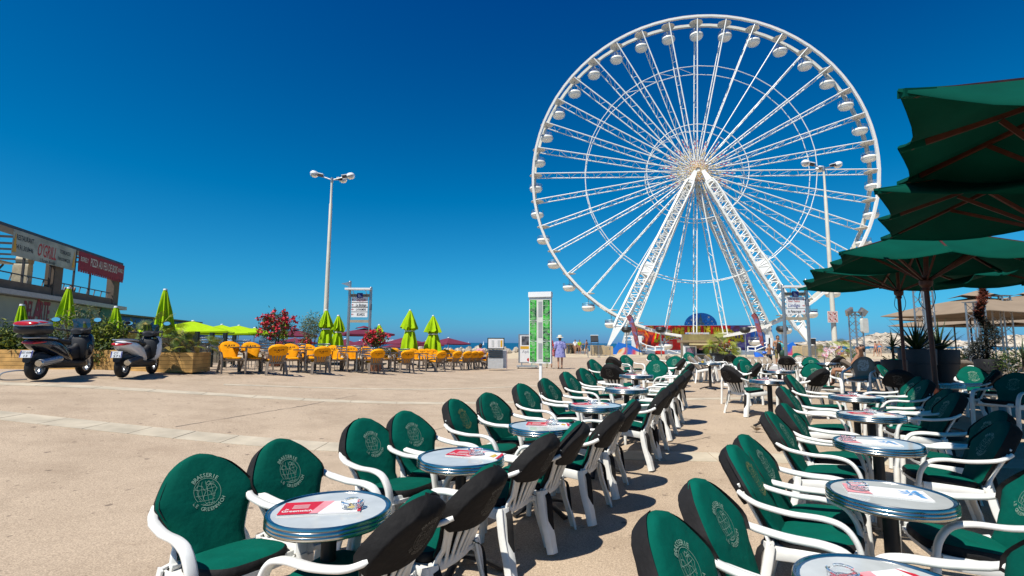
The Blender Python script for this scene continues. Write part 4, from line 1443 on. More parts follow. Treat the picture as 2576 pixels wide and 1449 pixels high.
mb.build('pictograms', [m_redp, m_blk], sg, smooth=0)

def directory(pl, pr, top_l, top_r, Y, panels, label, flag_left, arrow):
    """pl/pr: u of the posts; panels: list of (v centre, height px, lines of (text, material index, dy, h, w, shear))"""
    a, b = at(pl, 880, Y), at(pr, 880, Y)
    t = thing('directory_sign', label, 'sign', on((a.x + b.x) / 2, Y))
    o = Vector(t.location)
    W = b.x - a.x
    g = [zg(a.x, Y) - o.z, zg(b.x, Y) - o.z]
    zs = [at(pl, top_l, Y).z - o.z, at(pr, top_r, Y).z - o.z]
    for k, x in enumerate((-W / 2, W / 2)):
        mb = MB(); mb.cyl((x, 0, g[k]), (x, 0, zs[k]), .055, n=10); mb.lathe([(.055, zs[k]), (.045, zs[k] + .03), (0, zs[k] + .04)], 10, M=Matrix.Translation((x, 0, 0)), cap=False)
        mb.build('post', m_galv, t)
    zt = min(zs) - .03
    hood = at((pl + pr) / 2, 0, Y)
    mb = MB(); xo = -.12 if flag_left else .12
    mb.cbox((xo * .4, -.09, zt - .03), (W + .16, .30, .07)); mb.build('hood', m_white, t, smooth=0)
    for x in (-W * .3, W * .3):
        mb = MB(); mb.tube(crom([(x, -.2, zt - .06), (x + .03, -.12, zt - .2), (x + .05, -.02, zt - .27)], 3), .012, 6); mb.build('bracket', m_galv, t)
    zr = zt - .28
    mb = MB(); mb.bar((-W / 2 + .05, 0, zr), (W / 2 - .05, 0, zr), .04, .12); mb.build('top_rail', mat('tan_rail', (.36, .31, .22), .6), t, smooth=0)
    for tx_, sx_ in (('ESCALE', -1), ('BORELY', 1)):
        mb = MB(); text(mb, tx_, facing((sx_ * W * .28, -.023, zr), (1, 0, 0), (0, 0, 1)), W * .28, .055); mb.build('lettering', m_blk, t, smooth=0)
    lg = plate(t, 'emblem_plate', facing((0, -.045, zr), (1, 0, 0), (0, 0, 1)), .22, .2, m_navy, .02)
    mb = MB(); F = facing((0, -.047, zr), (1, 0, 0), (0, 0, 1))
    for k in range(4): mb.box(-.055 + k * .03, -.042 + k * .03, -.04, .06 - k * .025, 0, .003, 0, F)
    mb.box(-.06, .07, -.06, -.047, 0, .003, 0, F); mb.build('emblem', m_white, lg, smooth=0)
    zb = None
    for v, hp, lines in panels:
        z = at((pl + pr) / 2, v, Y).z - o.z
        h = hp / FPX * Y
        pn = plate(t, 'panel', facing((0, -.03, z), (1, 0, 0), (0, 0, 1)), W * .76, h, m_white, .025)
        mb = MB(); F = facing((0, -.033, z), (1, 0, 0), (0, 0, 1))
        sx = -1 if arrow == 'left' else 1
        A = F @ Matrix.Translation((sx * W * .32, 0, 0))
        mb.box(-.045, .045, -.007, .007, 0, .001, 0, A)
        mb.box(0, .045, -.007, .007, 0, .001, 0, A @ Matrix.Translation((sx * .042, 0, .001)) @ Matrix.Rotation(2.4 if sx > 0 else .75, 4, 'Z'))
        mb.box(0, .045, -.007, .007, 0, .001, 0, A @ Matrix.Translation((sx * .042, 0, .001)) @ Matrix.Rotation(-2.4 if sx > 0 else -.75, 4, 'Z'))
        for tx, mi, dy, hh, ww, sh in lines:
            text(mb, tx, F @ Matrix.Translation((-sx * .06, dy * h, .001)), ww * W, hh * h, mi, .01, sh)
        mb.build('lettering', [m_redp, m_blk, m_navy], pn, smooth=0)
        zb = z - h / 2
    # wire mesh infill and lower rail
    mb = MB()
    n = 14
    for k in range(n + 1):
        x = -W / 2 + .06 + (W - .12) * k / n
        mb.bar((x, .0, zb - .1), (x, .0, zr - .06), .004, .004)
    for k in range(16):
        z = zb - .1 + (zr - zb + .04) * k / 15
        mb.bar((-W / 2 + .05, .006, z), (W / 2 - .05, .006, z), .004, .004)
    w_ = mb.build('wire_mesh', m_galv, t, smooth=0); w_['kind'] = 'stuff'
    mb = MB(); mb.bar((-W / 2 + .05, 0, zb - .16), (W / 2 - .05, 0, zb - .16), .05, .1); mb.build('lower_rail', mat('tan_rail', (.36, .31, .22), .6), t, smooth=0)
    k = 0 if flag_left else 1
    x = -W / 2 if flag_left else W / 2
    s_ = -1 if flag_left else 1
    mb = MB(); mb.prism([(0, 0), (s_ * .3, -.06), (0, -.17)][::s_], -.012, .012, M=Matrix.Translation((x, 0, zs[k] - .01)) @ Matrix.Translation((s_ * .06, 0, 0))); mb.build('pennant', m_galv, t, smooth=0)
    # grey band on the other post
    x2 = W / 2 if flag_left else W / 2
    mb = MB(); mb.lathe([(.06, zb + .28), (.062, zb + .29), (.062, zb + .52), (.06, zb + .53)], 10, M=Matrix.Translation((W / 2, 0, 0)), cap=False); mb.build('post_band', mat('grey_band', (.12, .14, .17), .5), t)
    return t
directory(874, 928, 709, 724, 20, [(754.5, 14.5, [('CHEZ QUAN', 0, 0, .5, .44, 0)]), (767, 14, [('Le Bistingo', 1, 0, .5, .5, .3)]), (778.5, 14, [('LA RHUMERIE', 1, 0, .4, .46, 0)]), (791, 14, [('BOARDS', 1, 0, .5, .36, 0)])],
          'directory signpost with four white name panels standing left among the parasols', True, 'left')
directory(1977, 2037, 718, 704, 18, [(754, 14.5, [('Dar es Sar', 0, .18, .36, .46, .3), ('Nour Yadmis', 0, -.25, .32, .5, .3)]), (769, 16, [('Lindigo', 2, .08, .6, .5, .2)]), (783, 14.5, [('le Patacrepe', 1, 0, .5, .56, .3)])],
          'directory signpost with three white name panels in front of the wheel leg', False, 'right')

# green menu column on a white post
m_menu = None
def menu_mat():
    m = bpy.data.materials.new('leafy_green_print'); m.use_nodes = True
    n, l = m.node_tree.nodes, m.node_tree.links
    b = n['Principled BSDF']; b.inputs['Roughness'].default_value = .3
    tc = n.new('ShaderNodeTexCoord')
    t = n.new('ShaderNodeTexNoise'); t.inputs['Scale'].default_value = 5; t.inputs['Detail'].default_value = 5; t.inputs['Distortion'].default_value = 1.5
    r = n.new('ShaderNodeValToRGB')
    e = r.color_ramp.elements
    e[0].position, e[1].position = .38, .62
    e[0].color, e[1].color = (.004, .03, .012, 1), (.05, .50, .03, 1)
    l.new(tc.outputs['Object'], t.inputs['Vector']); l.new(t.outputs['Fac'], r.inputs['Fac']); l.new(r.outputs['Color'], b.inputs['Base Color'])
    return m
m_menu = menu_mat()
Ym = 9.6
pb = at(1360, 900, Ym); base = on(pb.x, Ym)
mt = thing('menu_column', 'tall white menu case with six green cards on a white post', 'menu board', base, -.30)
zt, zb = at(1360, 735, Ym).z - base.z, at(1360, 914, Ym).z - base.z
W, D = .425, .10
m_cream = mat('cream_backing', (.62, .62, .56), .5)
m_gpanel = mat('grey_panel', (.30, .31, .31), .4)
mb = MB(); mb.box(-.025, .025, -.025, .025, 0, zb); mb.build('post', m_white, mt, smooth=0)
mb = MB(); mb.box(-W / 2, W / 2, -D / 2, D / 2, zb, zt - .1); mb.build('case', m_white, mt, smooth=0)
mb = MB(); mb.box(-W / 2 - .01, W / 2 + .01, -D / 2 - .03, D / 2 + .01, zt - .098, zt); mb.build('header', m_white, mt, smooth=0)
mb = MB(); mb.box(-W / 2 + .02, W / 2 - .02, -D / 2 - .004, -D / 2, zb + .03, zt - .13); mb.build('backing', m_cream, mt, smooth=0)
for k in range(3):
    h = (zt - .13 - zb - .04) / 3
    z0 = zb + .035 + k * h
    mb = MB(); mb.box(-.03, .045, -D / 2 - .007, -D / 2 - .0045, z0 + .05, z0 + h - .05); mb.build('grey_strip', m_gpanel, mt, smooth=0)
    for x in (-W / 2 + .018, W / 2 - .15):
        mb = MB(); mb.box(x, x + .128, -D / 2 - .010, -D / 2 - .0045, z0, z0 + h - .02)
        c = mb.build('menu_sheet', m_menu, mt, smooth=0)
        mb = MB(); F = facing((x + .064, -D / 2 - .0105, 0), (1, 0, 0), (0, 0, 1))
        for j in range(17):
            wd = .05 + .05 * rnd.random()
            mb.box(-wd / 2 + (.01 if j % 3 else -.015), wd / 2, z0 + h - .05 - j * .027, z0 + h - .044 - j * .027, 0, .001, 0, F)
        mb.build('print', mat('pale_green_print', (.45, .62, .40), .5, var=.2, scale=60), c, smooth=0)

# poster stand on a wheeled base, menu lectern, pink board
Yp = 25.5
def px_box(parent, o, name, u0, u1, v0, v1, Y, th, m):
    a, b = at(u0, v1, Y), at(u1, v0, Y)
    mb = MB(); mb.box(a.x - o.x, b.x - o.x, Y - o.y, Y - o.y + th, a.z - o.z, b.z - o.z)
    return mb.build(name, m, parent, smooth=0)
o = on(at(1325, 900, Yp).x, Yp)
ps = thing('poster_stand', 'grey framed advertising poster on a wheeled base beside the green menu column', 'poster stand', o)
px_box(ps, o, 'frame', 1304, 1346, 841, 913, Yp, .06, m_galv)
px_box(ps, o, 'poster', 1308, 1346, 844, 911, Yp - .008, .006, m_paper)
px_box(ps, o, 'picture', 1312, 1346, 846, 868, Yp - .012, .003, mat('grey_photo_print', (.10, .10, .11), .4, var=.9, scale=6))
px_box(ps, o, 'yellow_strip', 1309, 1346, 871, 878, Yp - .012, .003, mat('yellow_print', (.65, .36, .02), .4))
mb = MB(); a = at(1330, 905, Yp - .015); b = at(1322, 884, Yp - .015)
text(mb, 'Apé', facing((b.x - o.x, Yp - .013 - o.y, b.z - o.z), (1, 0, 0), (0, 0, 1)), None, .15, 0)
mb.ball((a.x - o.x, Yp - o.y - .012, a.z - o.z), .09, 8, 6, 1, (1, .03, 1)); mb.build('print', [mat('grey_print_light', (.3, .3, .32), .5), m_redp], ps, smooth=0)
for x in (-.25, .25):
    mb = MB(); mb.box(x - .03, x + .03, 0, .06, .12, at(1325, 913, Yp).z - o.z); mb.build('leg', m_galv, ps, smooth=0)
mb = MB(); mb.box(-.5, .55, -.25, .35, .07, .14); mb.build('base', m_gpanel, ps, smooth=0)
for x in (-.42, .47):
    for y in (-.2, .3):
        mb = MB(); mb.cyl((x - .02, y, .04), (x + .02, y, .04), .04, n=10); mb.build('wheel', m_dark, ps)

o = on(at(1247, 900, 23.5).x, 23.5); Yc = 23.5
ml = thing('menu_cabinet', 'grey menu stand with a notice board above black slats ending the orange row', 'menu stand', o)
px_box(ml, o, 'cabinet', 1227, 1266, 902, 927, Yc, .35, mat('pale_grey_cabinet', (.45, .45, .44), .5))
px_box(ml, o, 'back_panel', 1228, 1265, 880, 902, Yc + .1, .1, m_white)
for k in range(4):
    px_box(ml, o, 'slat', 1227, 1266, 882 + k * 5, 884.2 + k * 5, Yc - .01, .08, m_dark)
px_box(ml, o, 'board_case', 1226, 1269, 850, 879, Yc + .02, .1, m_post)
px_box(ml, o, 'board', 1228.5, 1266.5, 852.5, 876, Yc, .015, m_paper)
for k in range(5):
    px_box(ml, o, 'notice', 1231 + k * 7, 1236 + k * 7, 856, 873, Yc - .006, .004, [m_paper, mat('grey_notice', (.5, .5, .48), .5), mat('yellow_print', (.65, .36, .02), .4)][(0, 1, 0, 1, 2)[k]])
o = on(at(1272, 900, 23.7).x, 23.7)
wb = thing('white_board', 'white board with a pink edge standing beside the menu stand', 'sign board', o)
px_box(wb, o, 'panel', 1262.5, 1274, 880, 926, 23.9, .02, m_white)
px_box(wb, o, 'edge', 1274.2, 1276, 879.5, 928, 23.89, .04, mat('pink_edge', (.70, .38, .50), .5))

# ============================================================ scooters
m_tyre = mat('tyre_rubber', (.010, .010, .011), .75, var=.2)
m_gun = mat('dark_grey_paint', (.018, .02, .026), .18, .4, var=.1, coat=.8)
m_wpaint = mat('white_scooter_paint', (.72, .72, .72), .2, var=.04, coat=.8)
m_seat = mat('seat_vinyl', (.012, .012, .013), .55, var=.15, bump=.1)
m_redlens = mat('red_lens', (.45, .008, .01), .12, var=.15, scale=20, coat=.6)
m_silver = mat('silver_paint', (.42, .44, .46), .25, .6, var=.05)
m_mirror = mat('mirror_glass', (.8, .84, .9), .03, 1, var=0)
m_screen = mat('tinted_screen', (.05, .05, .055), .08, var=0, trans=.7)
m_plate = mat('number_plate', (.62, .64, .66), .4, var=.05)
def scooter(p, rz, label, paint, under, box):
    t = thing('scooter', label, 'scooter', p, rz)
    WB, r = 1.42, .265
    def wheel(y, w, nm):
        mb = MB()
        prof = [(r - .10, -w * .42), (r - .06, -w * .5), (r - .02, -w * .42), (r, -w * .15), (r, w * .15), (r - .02, w * .42), (r - .06, w * .5), (r - .10, w * .42)]
        M = Matrix.Translation((0, y, r)) @ Matrix.Rotation(pi / 2, 4, 'Y')
        mb.lathe(prof, 28, M=M, cap=False)
        ty = mb.build(nm, m_tyre, t, smooth=50)
        mb = MB(); mb.lathe([(r - .098, -w * .38), (r - .12, -w * .36), (r - .12, w * .36), (r - .098, w * .38)], 24, M=M, cap=False)
        for k in range(5):
            a = k * 2 * pi / 5
            mb.bar(M @ Vector((.03 * cos(a), .03 * sin(a), 0)), M @ Vector(((r - .11) * cos(a), (r - .11) * sin(a), 0)), .035, .03, up=(1, 0, 0))
        mb.lathe([(.0, -w * .4), (.05, -w * .4), (.05, w * .4), (0, w * .4)], 14, M=M)
        mb.build('rim', m_silver, ty)
    wheel(-WB / 2, .14, 'rear_wheel'); wheel(WB / 2, .11, 'front_wheel')
    # rear bodywork: tail that swells forward to the footwell
    mb = MB(); mb.loft([(-.98, 0, .73, .05, .035), (-.93, 0, .72, .12, .075), (-.80, 0, .695, .165, .11), (-.6, 0, .66, .185, .15), (-.4, 0, .60, .19, .18), (-.2, 0, .53, .18, .18), (-.05, 0, .46, .165, .15), (.06, 0, .40, .14, .10)], 20, ex=2.8)
    mb.build('rear_body', paint, t, smooth=60)
    mb = MB(); mb.loft([(-.86, 0, .795, .10, .03), (-.7, 0, .815, .15, .045), (-.45, 0, .80, .165, .05), (-.3, 0, .755, .16, .05), (-.15, 0, .745, .15, .055), (.02, 0, .735, .12, .05), (.08, 0, .70, .08, .03)], 18, ex=2.6)
    mb.build('seat', m_seat, t, smooth=60)
    mb = MB(); mb.tube(crom([(-.17, -.5, .80), (-.18, -.75, .82), (-.12, -.95, .82), (0, -1.0, .815), (.12, -.95, .82), (.18, -.75, .82), (.17, -.5, .80)], 4), .016, 8); mb.build('grab_rail', m_silver, t)
    # engine, underbody and footwell
    mb = MB(); mb.loft([(-.95, .0, .42, .06, .12), (-.75, .02, .40, .11, .14), (-.4, .04, .33, .14, .12), (-.05, 0, .30, .15, .10), (.25, 0, .27, .16, .08), (.5, 0, .28, .15, .09), (.56, 0, .3, .1, .07)], 16, ex=3)
    mb.build('underbody', under, t, smooth=50)
    mb = MB(); mb.loft([(.0, 0, .42, .13, .10), (.12, 0, .47, .09, .14), (.3, 0, .50, .08, .16), (.42, 0, .56, .10, .2)], 14, ex=2.6); mb.build('tunnel', under, t, smooth=60)
    mb = MB(); mb.lathe([(.0, -.30), (.055, -.30), (.07, -.28), (.075, .22), (.05, .30), (0, .3)], 16, M=Matrix.Translation((.20, -.68, .37)) @ Matrix.Rotation(-pi / 2 + .12, 4, 'X') @ Matrix.Rotation(.0, 4, 'Z')); ex_ = mb.build('exhaust', m_dark if not box else m_silver, t)
    mb = MB(); mb.lathe([(.02, -.315), (.06, -.312), (.066, -.29), (.02, -.29)], 16, M=Matrix.Translation((.20, -.68, .37)) @ Matrix.Rotation(-pi / 2 + .12, 4, 'X')); mb.build('end_cap', m_chrome, ex_)
    mb = MB(); mb.loft([(-1.0, 0, .40, .07, .06), (-.9, 0, .47, .09, .08), (-.72, 0, .53, .09, .03), (-.55, 0, .5, .08, .03)], 12); mb.build('mudguard', under, t)
    M = Matrix.Translation((0, -1.02, .51)) @ Matrix.Rotation(-.25, 4, 'X') @ facing((0, 0, 0), (1, 0, 0), (0, 0, 1))
    np_ = plate(t, 'number_plate', M, .21, .14, m_plate, .008)
    mb = MB()
    if box: text(mb, '357 AVM', M @ Matrix.Translation((0, .028, .002)), .17, .042, 0, .015); text(mb, '13', M @ Matrix.Translation((0, -.035, .002)), .06, .042, 0, .015)
    else: text(mb, 'CY', M @ Matrix.Translation((-.01, .028, .002)), .08, .045, 0, .015); text(mb, '571', M @ Matrix.Translation((.01, -.035, .002)), .12, .045, 0, .015)
    mb.box(-.103, -.085, -.065, .065, .001, .002, 1, M); mb.box(.085, .103, -.065, .065, .001, .002, 1, M)
    mb.build('plate_lettering', [m_blk, m_navy], np_, smooth=0)
    mb = MB(); mb.loft([(-1.0, 0, .715, .09, .02), (-.965, 0, .725, .135, .032), (-.9, 0, .735, .165, .035), (-.78, 0, .74, .178, .02)], 18, ex=2.4); mb.build('tail_light', m_redlens, t, smooth=60)
    # front: leg shield, fairing, mudguard, fork
    mb = MB(); mb.loft([(.40, 0, .60, .19, .24), (.46, 0, .62, .245, .30), (.54, 0, .64, .25, .32), (.64, 0, .66, .21, .28), (.74, 0, .70, .13, .2), (.80, 0, .73, .05, .1)], 20, ex=2.7)
    mb.build('front_fairing', paint, t, smooth=60)
    mb = MB(); mb.loft([(.36, 0, .62, .15, .2), (.40, 0, .62, .19, .26), (.45, 0, .64, .225, .29)], 16, ex=3); mb.build('inner_shield', under, t, smooth=60)
    mb = MB(); mb.loft([(.48, 0, .46, .05, .03), (.6, 0, .545, .075, .035), (.72, 0, .565, .075, .03), (.9, 0, .50, .06, .03)], 12); mb.build('front_mudguard', paint if not box else m_silver, t)
    for sx in (-1, 1):
        mb = MB(); mb.cyl((sx * .08, WB / 2, r), (sx * .07, WB / 2 - .14, .62), .022, n=8); mb.build('fork', m_silver, t)
    mb = MB(); mb.loft([(.34, 0, .96, .12, .05), (.42, 0, .98, .17, .07), (.52, 0, .97, .18, .08), (.62, 0, .93, .12, .07)], 16); mb.build('headset', under, t, smooth=60)
    mb = MB(); mb.tube(crom([(-.36, .22, 1.02), (-.22, .28, 1.0), (-.1, .4, .97), (.1, .4, .97), (.22, .28, 1.0), (.36, .22, 1.02)], 4), .016, 8); mb.build('handlebar', m_dark, t)
    for sx in (-1, 1):
        mb = MB(); mb.cyl((sx * .36, .22, 1.02), (sx * .24, .27, 1.0), .02, n=8); mb.build('grip', m_dark, t)
        mb = MB(); mb.tube(crom([(sx * .22, .3, 1.0), (sx * .3, .34, 1.1), (sx * .36, .34, 1.18)], 3), .009, 6); ms = mb.build('mirror_stalk', m_dark, t)
        M = Matrix.Translation((sx * .40, .33, 1.22)) @ Matrix.Rotation(sx * -.15, 4, 'Z')
        mb = MB(); mb.T = M; mb.ball((0, .012, 0), .06, 12, 7, 0, (1.5, .35, .85)); mr = mb.build('mirror', m_dark, t)
        mb = MB(); mb.T = M; mb.add([Vector((.078 * cos(a), -.014, .044 * sin(a))) for a in np.linspace(0, 2 * pi, 17)[:-1]], [tuple(range(16))]); mb.build('mirror_glass', m_mirror, mr, smooth=0)
    mb = MB(); g = [[Vector((x, .56 - .10 * j / 5 - .25 * x * x, 1.0 + (.20 + (.05 if box else 0)) * j / 5 * (1 - 1.2 * x * x))) for x in np.linspace(-.17, .17, 8)] for j in range(6)]
    mb.add([q for r_ in g for q in r_], [(j * 8 + i, j * 8 + i + 1, (j + 1) * 8 + i + 1, (j + 1) * 8 + i) for j in range(5) for i in range(7)])
    mb.build('windscreen', m_screen, t, smooth=60)
    mb = MB(); mb.tube(crom([(-.1, -.28, .22), (-.17, -.30, .06), (-.2, -.32, .015), (-.19, -.42, .01)], 3), .014, 6); mb.build('stand', m_dark, t)
    mb = MB(); mb.box(.14, .17, .2, .55, .86, .88); mb.box(-.17, -.14, .2, .45, .80, .815); mb.build('chrome_trim', m_chrome, t, smooth=0)
    if box:
        mb = MB(); mb.loft([(-1.13, 0, .98, .17, .05), (-1.08, 0, .98, .22, .09), (-.9, 0, .98, .235, .105), (-.7, 0, .98, .22, .10), (-.64, 0, .98, .17, .06)], 20, ex=3.2); bx = mb.build('top_case', m_dark, t, smooth=60)
        mb = MB(); mb.loft([(-1.14, 0, 1.05, .19, .02), (-1.08, 0, 1.075, .225, .055), (-.9, 0, 1.09, .235, .08), (-.72, 0, 1.08, .21, .065), (-.66, 0, 1.06, .15, .03)], 20, ex=2.6); mb.build('lid', m_silver, bx, smooth=60)
        mb = MB(); mb.loft([(-1.165, 0, 1.065, .12, .02), (-1.14, 0, 1.08, .19, .035), (-1.0, 0, 1.105, .236, .04), (-.9, 0, 1.115, .238, .02)], 18, ex=2.4); mb.build('reflector', m_redlens, bx, smooth=60)
        mb = MB(); mb.bar((-.1, -.9, .82), (-.1, -.9, .88), .05, .3); mb.bar((.1, -.9, .82), (.1, -.9, .88), .05, .3); mb.build('rack', m_dark, t, smooth=0)
        mb = MB(); mb.tube(crom([(-.12, -.75, .02), (-.25, -.95, .02), (-.33, -1.1, .05), (-.28, -1.12, .16), (-.12, -1.0, .2), (-.05, -.85, .18)], 5), .014, 6); mb.build('wheel_lock', m_silver, t)
    return t
g1, g2 = G(116, 950), G(229, 941)
def place_scooter(rear, front, label, *a):
    d = (front - rear); d.z = 0
    c = rear + d.normalized() * .71
    return scooter(Vector((c.x, c.y, zg(c.x, c.y))), rzf(d.x, d.y), label, *a)
s1 = place_scooter(Vector((-9.25, 9.95, 0)), Vector((-9.50, 11.35, 0)), 'dark grey maxi scooter with a silver and red top case', m_gun, m_dark, True)
s2 = place_scooter(G(306, 952), G(306, 952) + Vector((-.24, 1, 0)), 'white scooter with a red tail light parked by the planter', m_wpaint, m_dark, False)

# ============================================================ restaurant building
m_wall = mat('pale_render_wall', (.30, .33, .26), .8, var=.12, scale=.8)
m_conc = mat('brown_concrete', (.13, .10, .075), .85, var=.2, scale=2)
m_steel = mat('dark_steel', (.05, .045, .045), .5, var=.2)
m_banner = mat('weathered_banner', (.34, .37, .31), .7, var=.35, scale=1.5)
m_redban = mat('dark_red_awning', (.26, .015, .03), .7, var=.2)
m_wine = mat('wine_lettering', (.22, .015, .035), .6)
m_dgreen = mat('green_lettering', (.02, .12, .08), .6)
P0, P1 = at(0, 760, 21.8), at(294, 770, 32.6)
d = Vector((P1.x - P0.x, P1.y - P0.y, 0)); LEN = d.length; d.normalize()
start = Vector((P0.x, P0.y, 0)) - d * 5
LEN += 5
zl = zg(start.x, start.y) - .1
bld = thing('restaurant_building', 'two storey restaurant with an open upper terrace at the left edge', 'building', (start.x, start.y, zl), atan2(d.y, d.x))
# local: x along the facade away from the camera, y = behind the facade, so that -y faces the plaza
def fz(u, v):          # height above the base of a facade point seen at (u, v)
    r = ray(u, v)
    n = Vector((d.y, -d.x, 0))
    k = (start - Vector((0, 0, 0))).dot(n) / r.dot(n)
    q = r * k
    return (q - start).dot(d), q.z + CAMZ - zl
xe, z_eave = fz(293, 771)
_, z_eave0 = fz(10, 727)
_, z_sill = fz(285, 752)
_, z_roof = fz(297, 660)
ze = z_eave
DP = 7.0
def bpart(name, m, *boxes, smooth=0):
    mb = MB()
    for b in boxes: mb.box(*b)
    return mb.build(name, m, bld, smooth=smooth)
bpart('ground_floor_wall', m_wall, (0, xe - .1, 0, DP, 0, ze - .25))
bpart('eaves_slab', mat('grey_eaves', (.42, .42, .40), .7), (0, xe + .35, -.45, DP, ze - .22, ze))
bpart('parapet', m_conc, (0, xe, .0, .18, ze + .003, z_sill), (xe - .18, xe, .182, DP, ze + .003, z_sill))
cols = [fz(155, 690)[0], xe]
for cx_ in cols:
    bpart('column', m_conc, (cx_ - .75, cx_ - .003, -.06, .35, ze + .006, z_roof - .15))
bpart('column', m_conc, (cols[0] - 7.6, cols[0] - 7.0, -.06, .35, ze + .006, z_roof - .15))
for cx_ in (xe - .1, cols[0] - .1, cols[0] - 4.5):
    bpart('rear_column', m_steel, (cx_ - .25, cx_ - .1, DP - .3, DP - .1, ze + .01, z_roof - .12))
bpart('roof_canopy', m_steel, (-1, xe + .05, -.15, .75, z_roof - .14, z_roof), (-1, xe, DP - .7, DP, z_roof - .14, z_roof))
for k in range(9):
    x = xe - .3 - k * 2.1
    bpart('rafter', m_steel, (x - .06, x, .76, DP - .71, z_roof - .14, z_roof - .03))
for u in (62, 130, 190, 231):
    x, _ = fz(u, 700)
    bpart('mullion', m_steel, (x - .05, x + .03, .05, .13, z_sill + .003, z_roof - .145))
# rail above the parapet
mb = MB()
for x0, x1 in ((0, cols[0] - .8), (cols[0] + .02, xe - .8)):
    mb.bar((x0, .1, z_sill + .35), (x1, .1, z_sill + .35), .05, .05)
    for k in range(7):
        x = x0 + (x1 - x0) * (k + .5) / 7
        mb.bar((x, .1, z_sill), (x + .12, .1, z_sill + .33), .04, .04, up=(1, 0, 0))
mb.build('terrace_rail', m_steel, bld, smooth=0)
# banners with lettering
def ban(name, u0, u1, top_off, h, m, yo):
    x0, _ = fz(u0, 700); x1, _ = fz(u1, 700)
    mb = MB(); mb.box(x0, x1, yo - .03, yo, z_roof - top_off - h, z_roof - top_off)
    return mb.build(name, m, bld, smooth=0), x0, x1
H1 = 1.15
b1, x0, x1 = ban('white_banner', 6, 172, .16, H1, m_banner, -.20)
# gap-free end: facade text reads towards +x seen from the plaza side (-y)
def ftext(parent, name, items, yo):
    mb = MB()
    for tx, xc, zc, w, h, mi, sh in items:
        text(mb, tx, facing((xc, yo, zc), (1, 0, 0), (0, 0, 1)), w, h, mi, .012, sh)
    return mb
zc = z_roof - .16 - H1 / 2
L = x1 - x0
ITEMS = ([('RESTAURANT', x0 + L * .16, zc + .28, L * .24, .24, 1, 0), ('04.91.30.8446', x0 + L * .16, zc - .15, L * .25, .22, 1, 0), ("O'GRILL", x0 + L * .50, zc + .02, L * .30, .62, 0, .2),
                         ('TERRASSE', x0 + L * .80, zc + .22, L * .2, .2, 1, 0), ('PANORAMIQUE', x0 + L * .79, zc - .15, L * .22, .18, 1, 0), ("L'Escale Borély", x0 + L * .52, zc - .46, L * .25, .16, 1, .2)])
for it in ITEMS:
    ftext(b1, 'lettering', [it], -.235).build('lettering', [mat('banner_red', (.42, .02, .02), .6), m_blk], b1, smooth=0)
for fx in (.02, .965):
    xx = x0 + L * fx
    mb = MB(); mb.prism([(xx - .12, zc - .45), (xx + .16, zc - .4), (xx + .1, zc), (xx + .03, zc + .45), (xx - .05, zc + .05)], -.238, -.234); mb.build('flame_emblem', mat('flame_yellow', (.6, .33, .03), .6), b1, smooth=0)
x0, _ = fz(181, 700); x1 = xe + .02
H2 = 1.15
mb = MB(); mb.box(x0, x1, -.24, -.21, z_roof - .16 - H2 + .22, z_roof - .16)
n = 22
for k in range(n):
    a, b = x0 + (x1 - x0) * k / n, x0 + (x1 - x0) * (k + .86) / n
    mb.prism([(a, z_roof - .16 - H2 + .22), (a + .04, z_roof - .16 - H2 + .02), (b - .04, z_roof - .16 - H2 + .02), (b, z_roof - .16 - H2 + .22)], -.238, -.212)
b2 = mb.build('red_awning', m_redban, bld, smooth=0)
zc = z_roof - .16 - .42
L = x1 - x0
for it in [('BORELY', x0 + L * .10, zc + .02, L * .15, .26, 0, 0), ('PIZZA AU FEU DE BOIS', x0 + L * .52, zc, L * .60, .46, 0, 0), ('BORELY', x0 + L * .91, zc + .02, L * .13, .24, 0, 0)]:
    ftext(b2, 'lettering', [it], -.255).build('lettering', mat('cream_lettering', (.6, .57, .5), .6), b2, smooth=0)
xa_, za_ = fz(118, 790)
xa0, _ = fz(80, 790); xa1, _ = fz(180, 790)
L = fz(124, 790)[0] - fz(54, 790)[0]; xm = fz(54, 790)[0]
zm = fz(90, 781)[1]
mb = MB()
text(mb, 'DEL', facing((xm + L * .2, -.02, zm), (1, 0, 0), (0, 0, 1)), L * .34, .85, 0, .02, .1)
text(mb, 'A', facing((xm + L * .50, -.02, zm + .1), (1, 0, 0), (0, 0, 1)), L * .30, 1.5, 0, .025, .2)
text(mb, 'RTE', facing((xm + L * .80, -.02, zm), (1, 0, 0), (0, 0, 1)), L * .38, 1.0, 0, .02, .05)
sw = [(xm + L * (.02 + .36 * f), zm - .55 - .35 * sin(pi * f)) for f in np.linspace(0, 1, 9)]
mb.add([(x, -.022, z + .07) for x, z in sw] + [(x, -.022, z - .07) for x, z in sw], [(i, i + 1, 10 + i, 9 + i) for i in range(8)])
mb.build('wall_lettering', m_wine, bld, smooth=0)
xp, zp = fz(262, 802)
mb = MB(); text(mb, 'PIZZERIA', facing((fz(196, 800)[0], -.02, zm - .1), (1, 0, 0), (0, 0, 1)), 3.6, .8, 0, .02); mb.build('wall_lettering', m_dgreen, bld, smooth=0)
mb = MB(); mb.lathe([(.0, 0), (.75, 0), (.8, .03), (.0, .05)], 28, M=facing((fz(264, 790)[0], -.02, zm), (1, 0, 0), (0, 0, 1))); mb.build('round_logo', m_dgreen, bld)
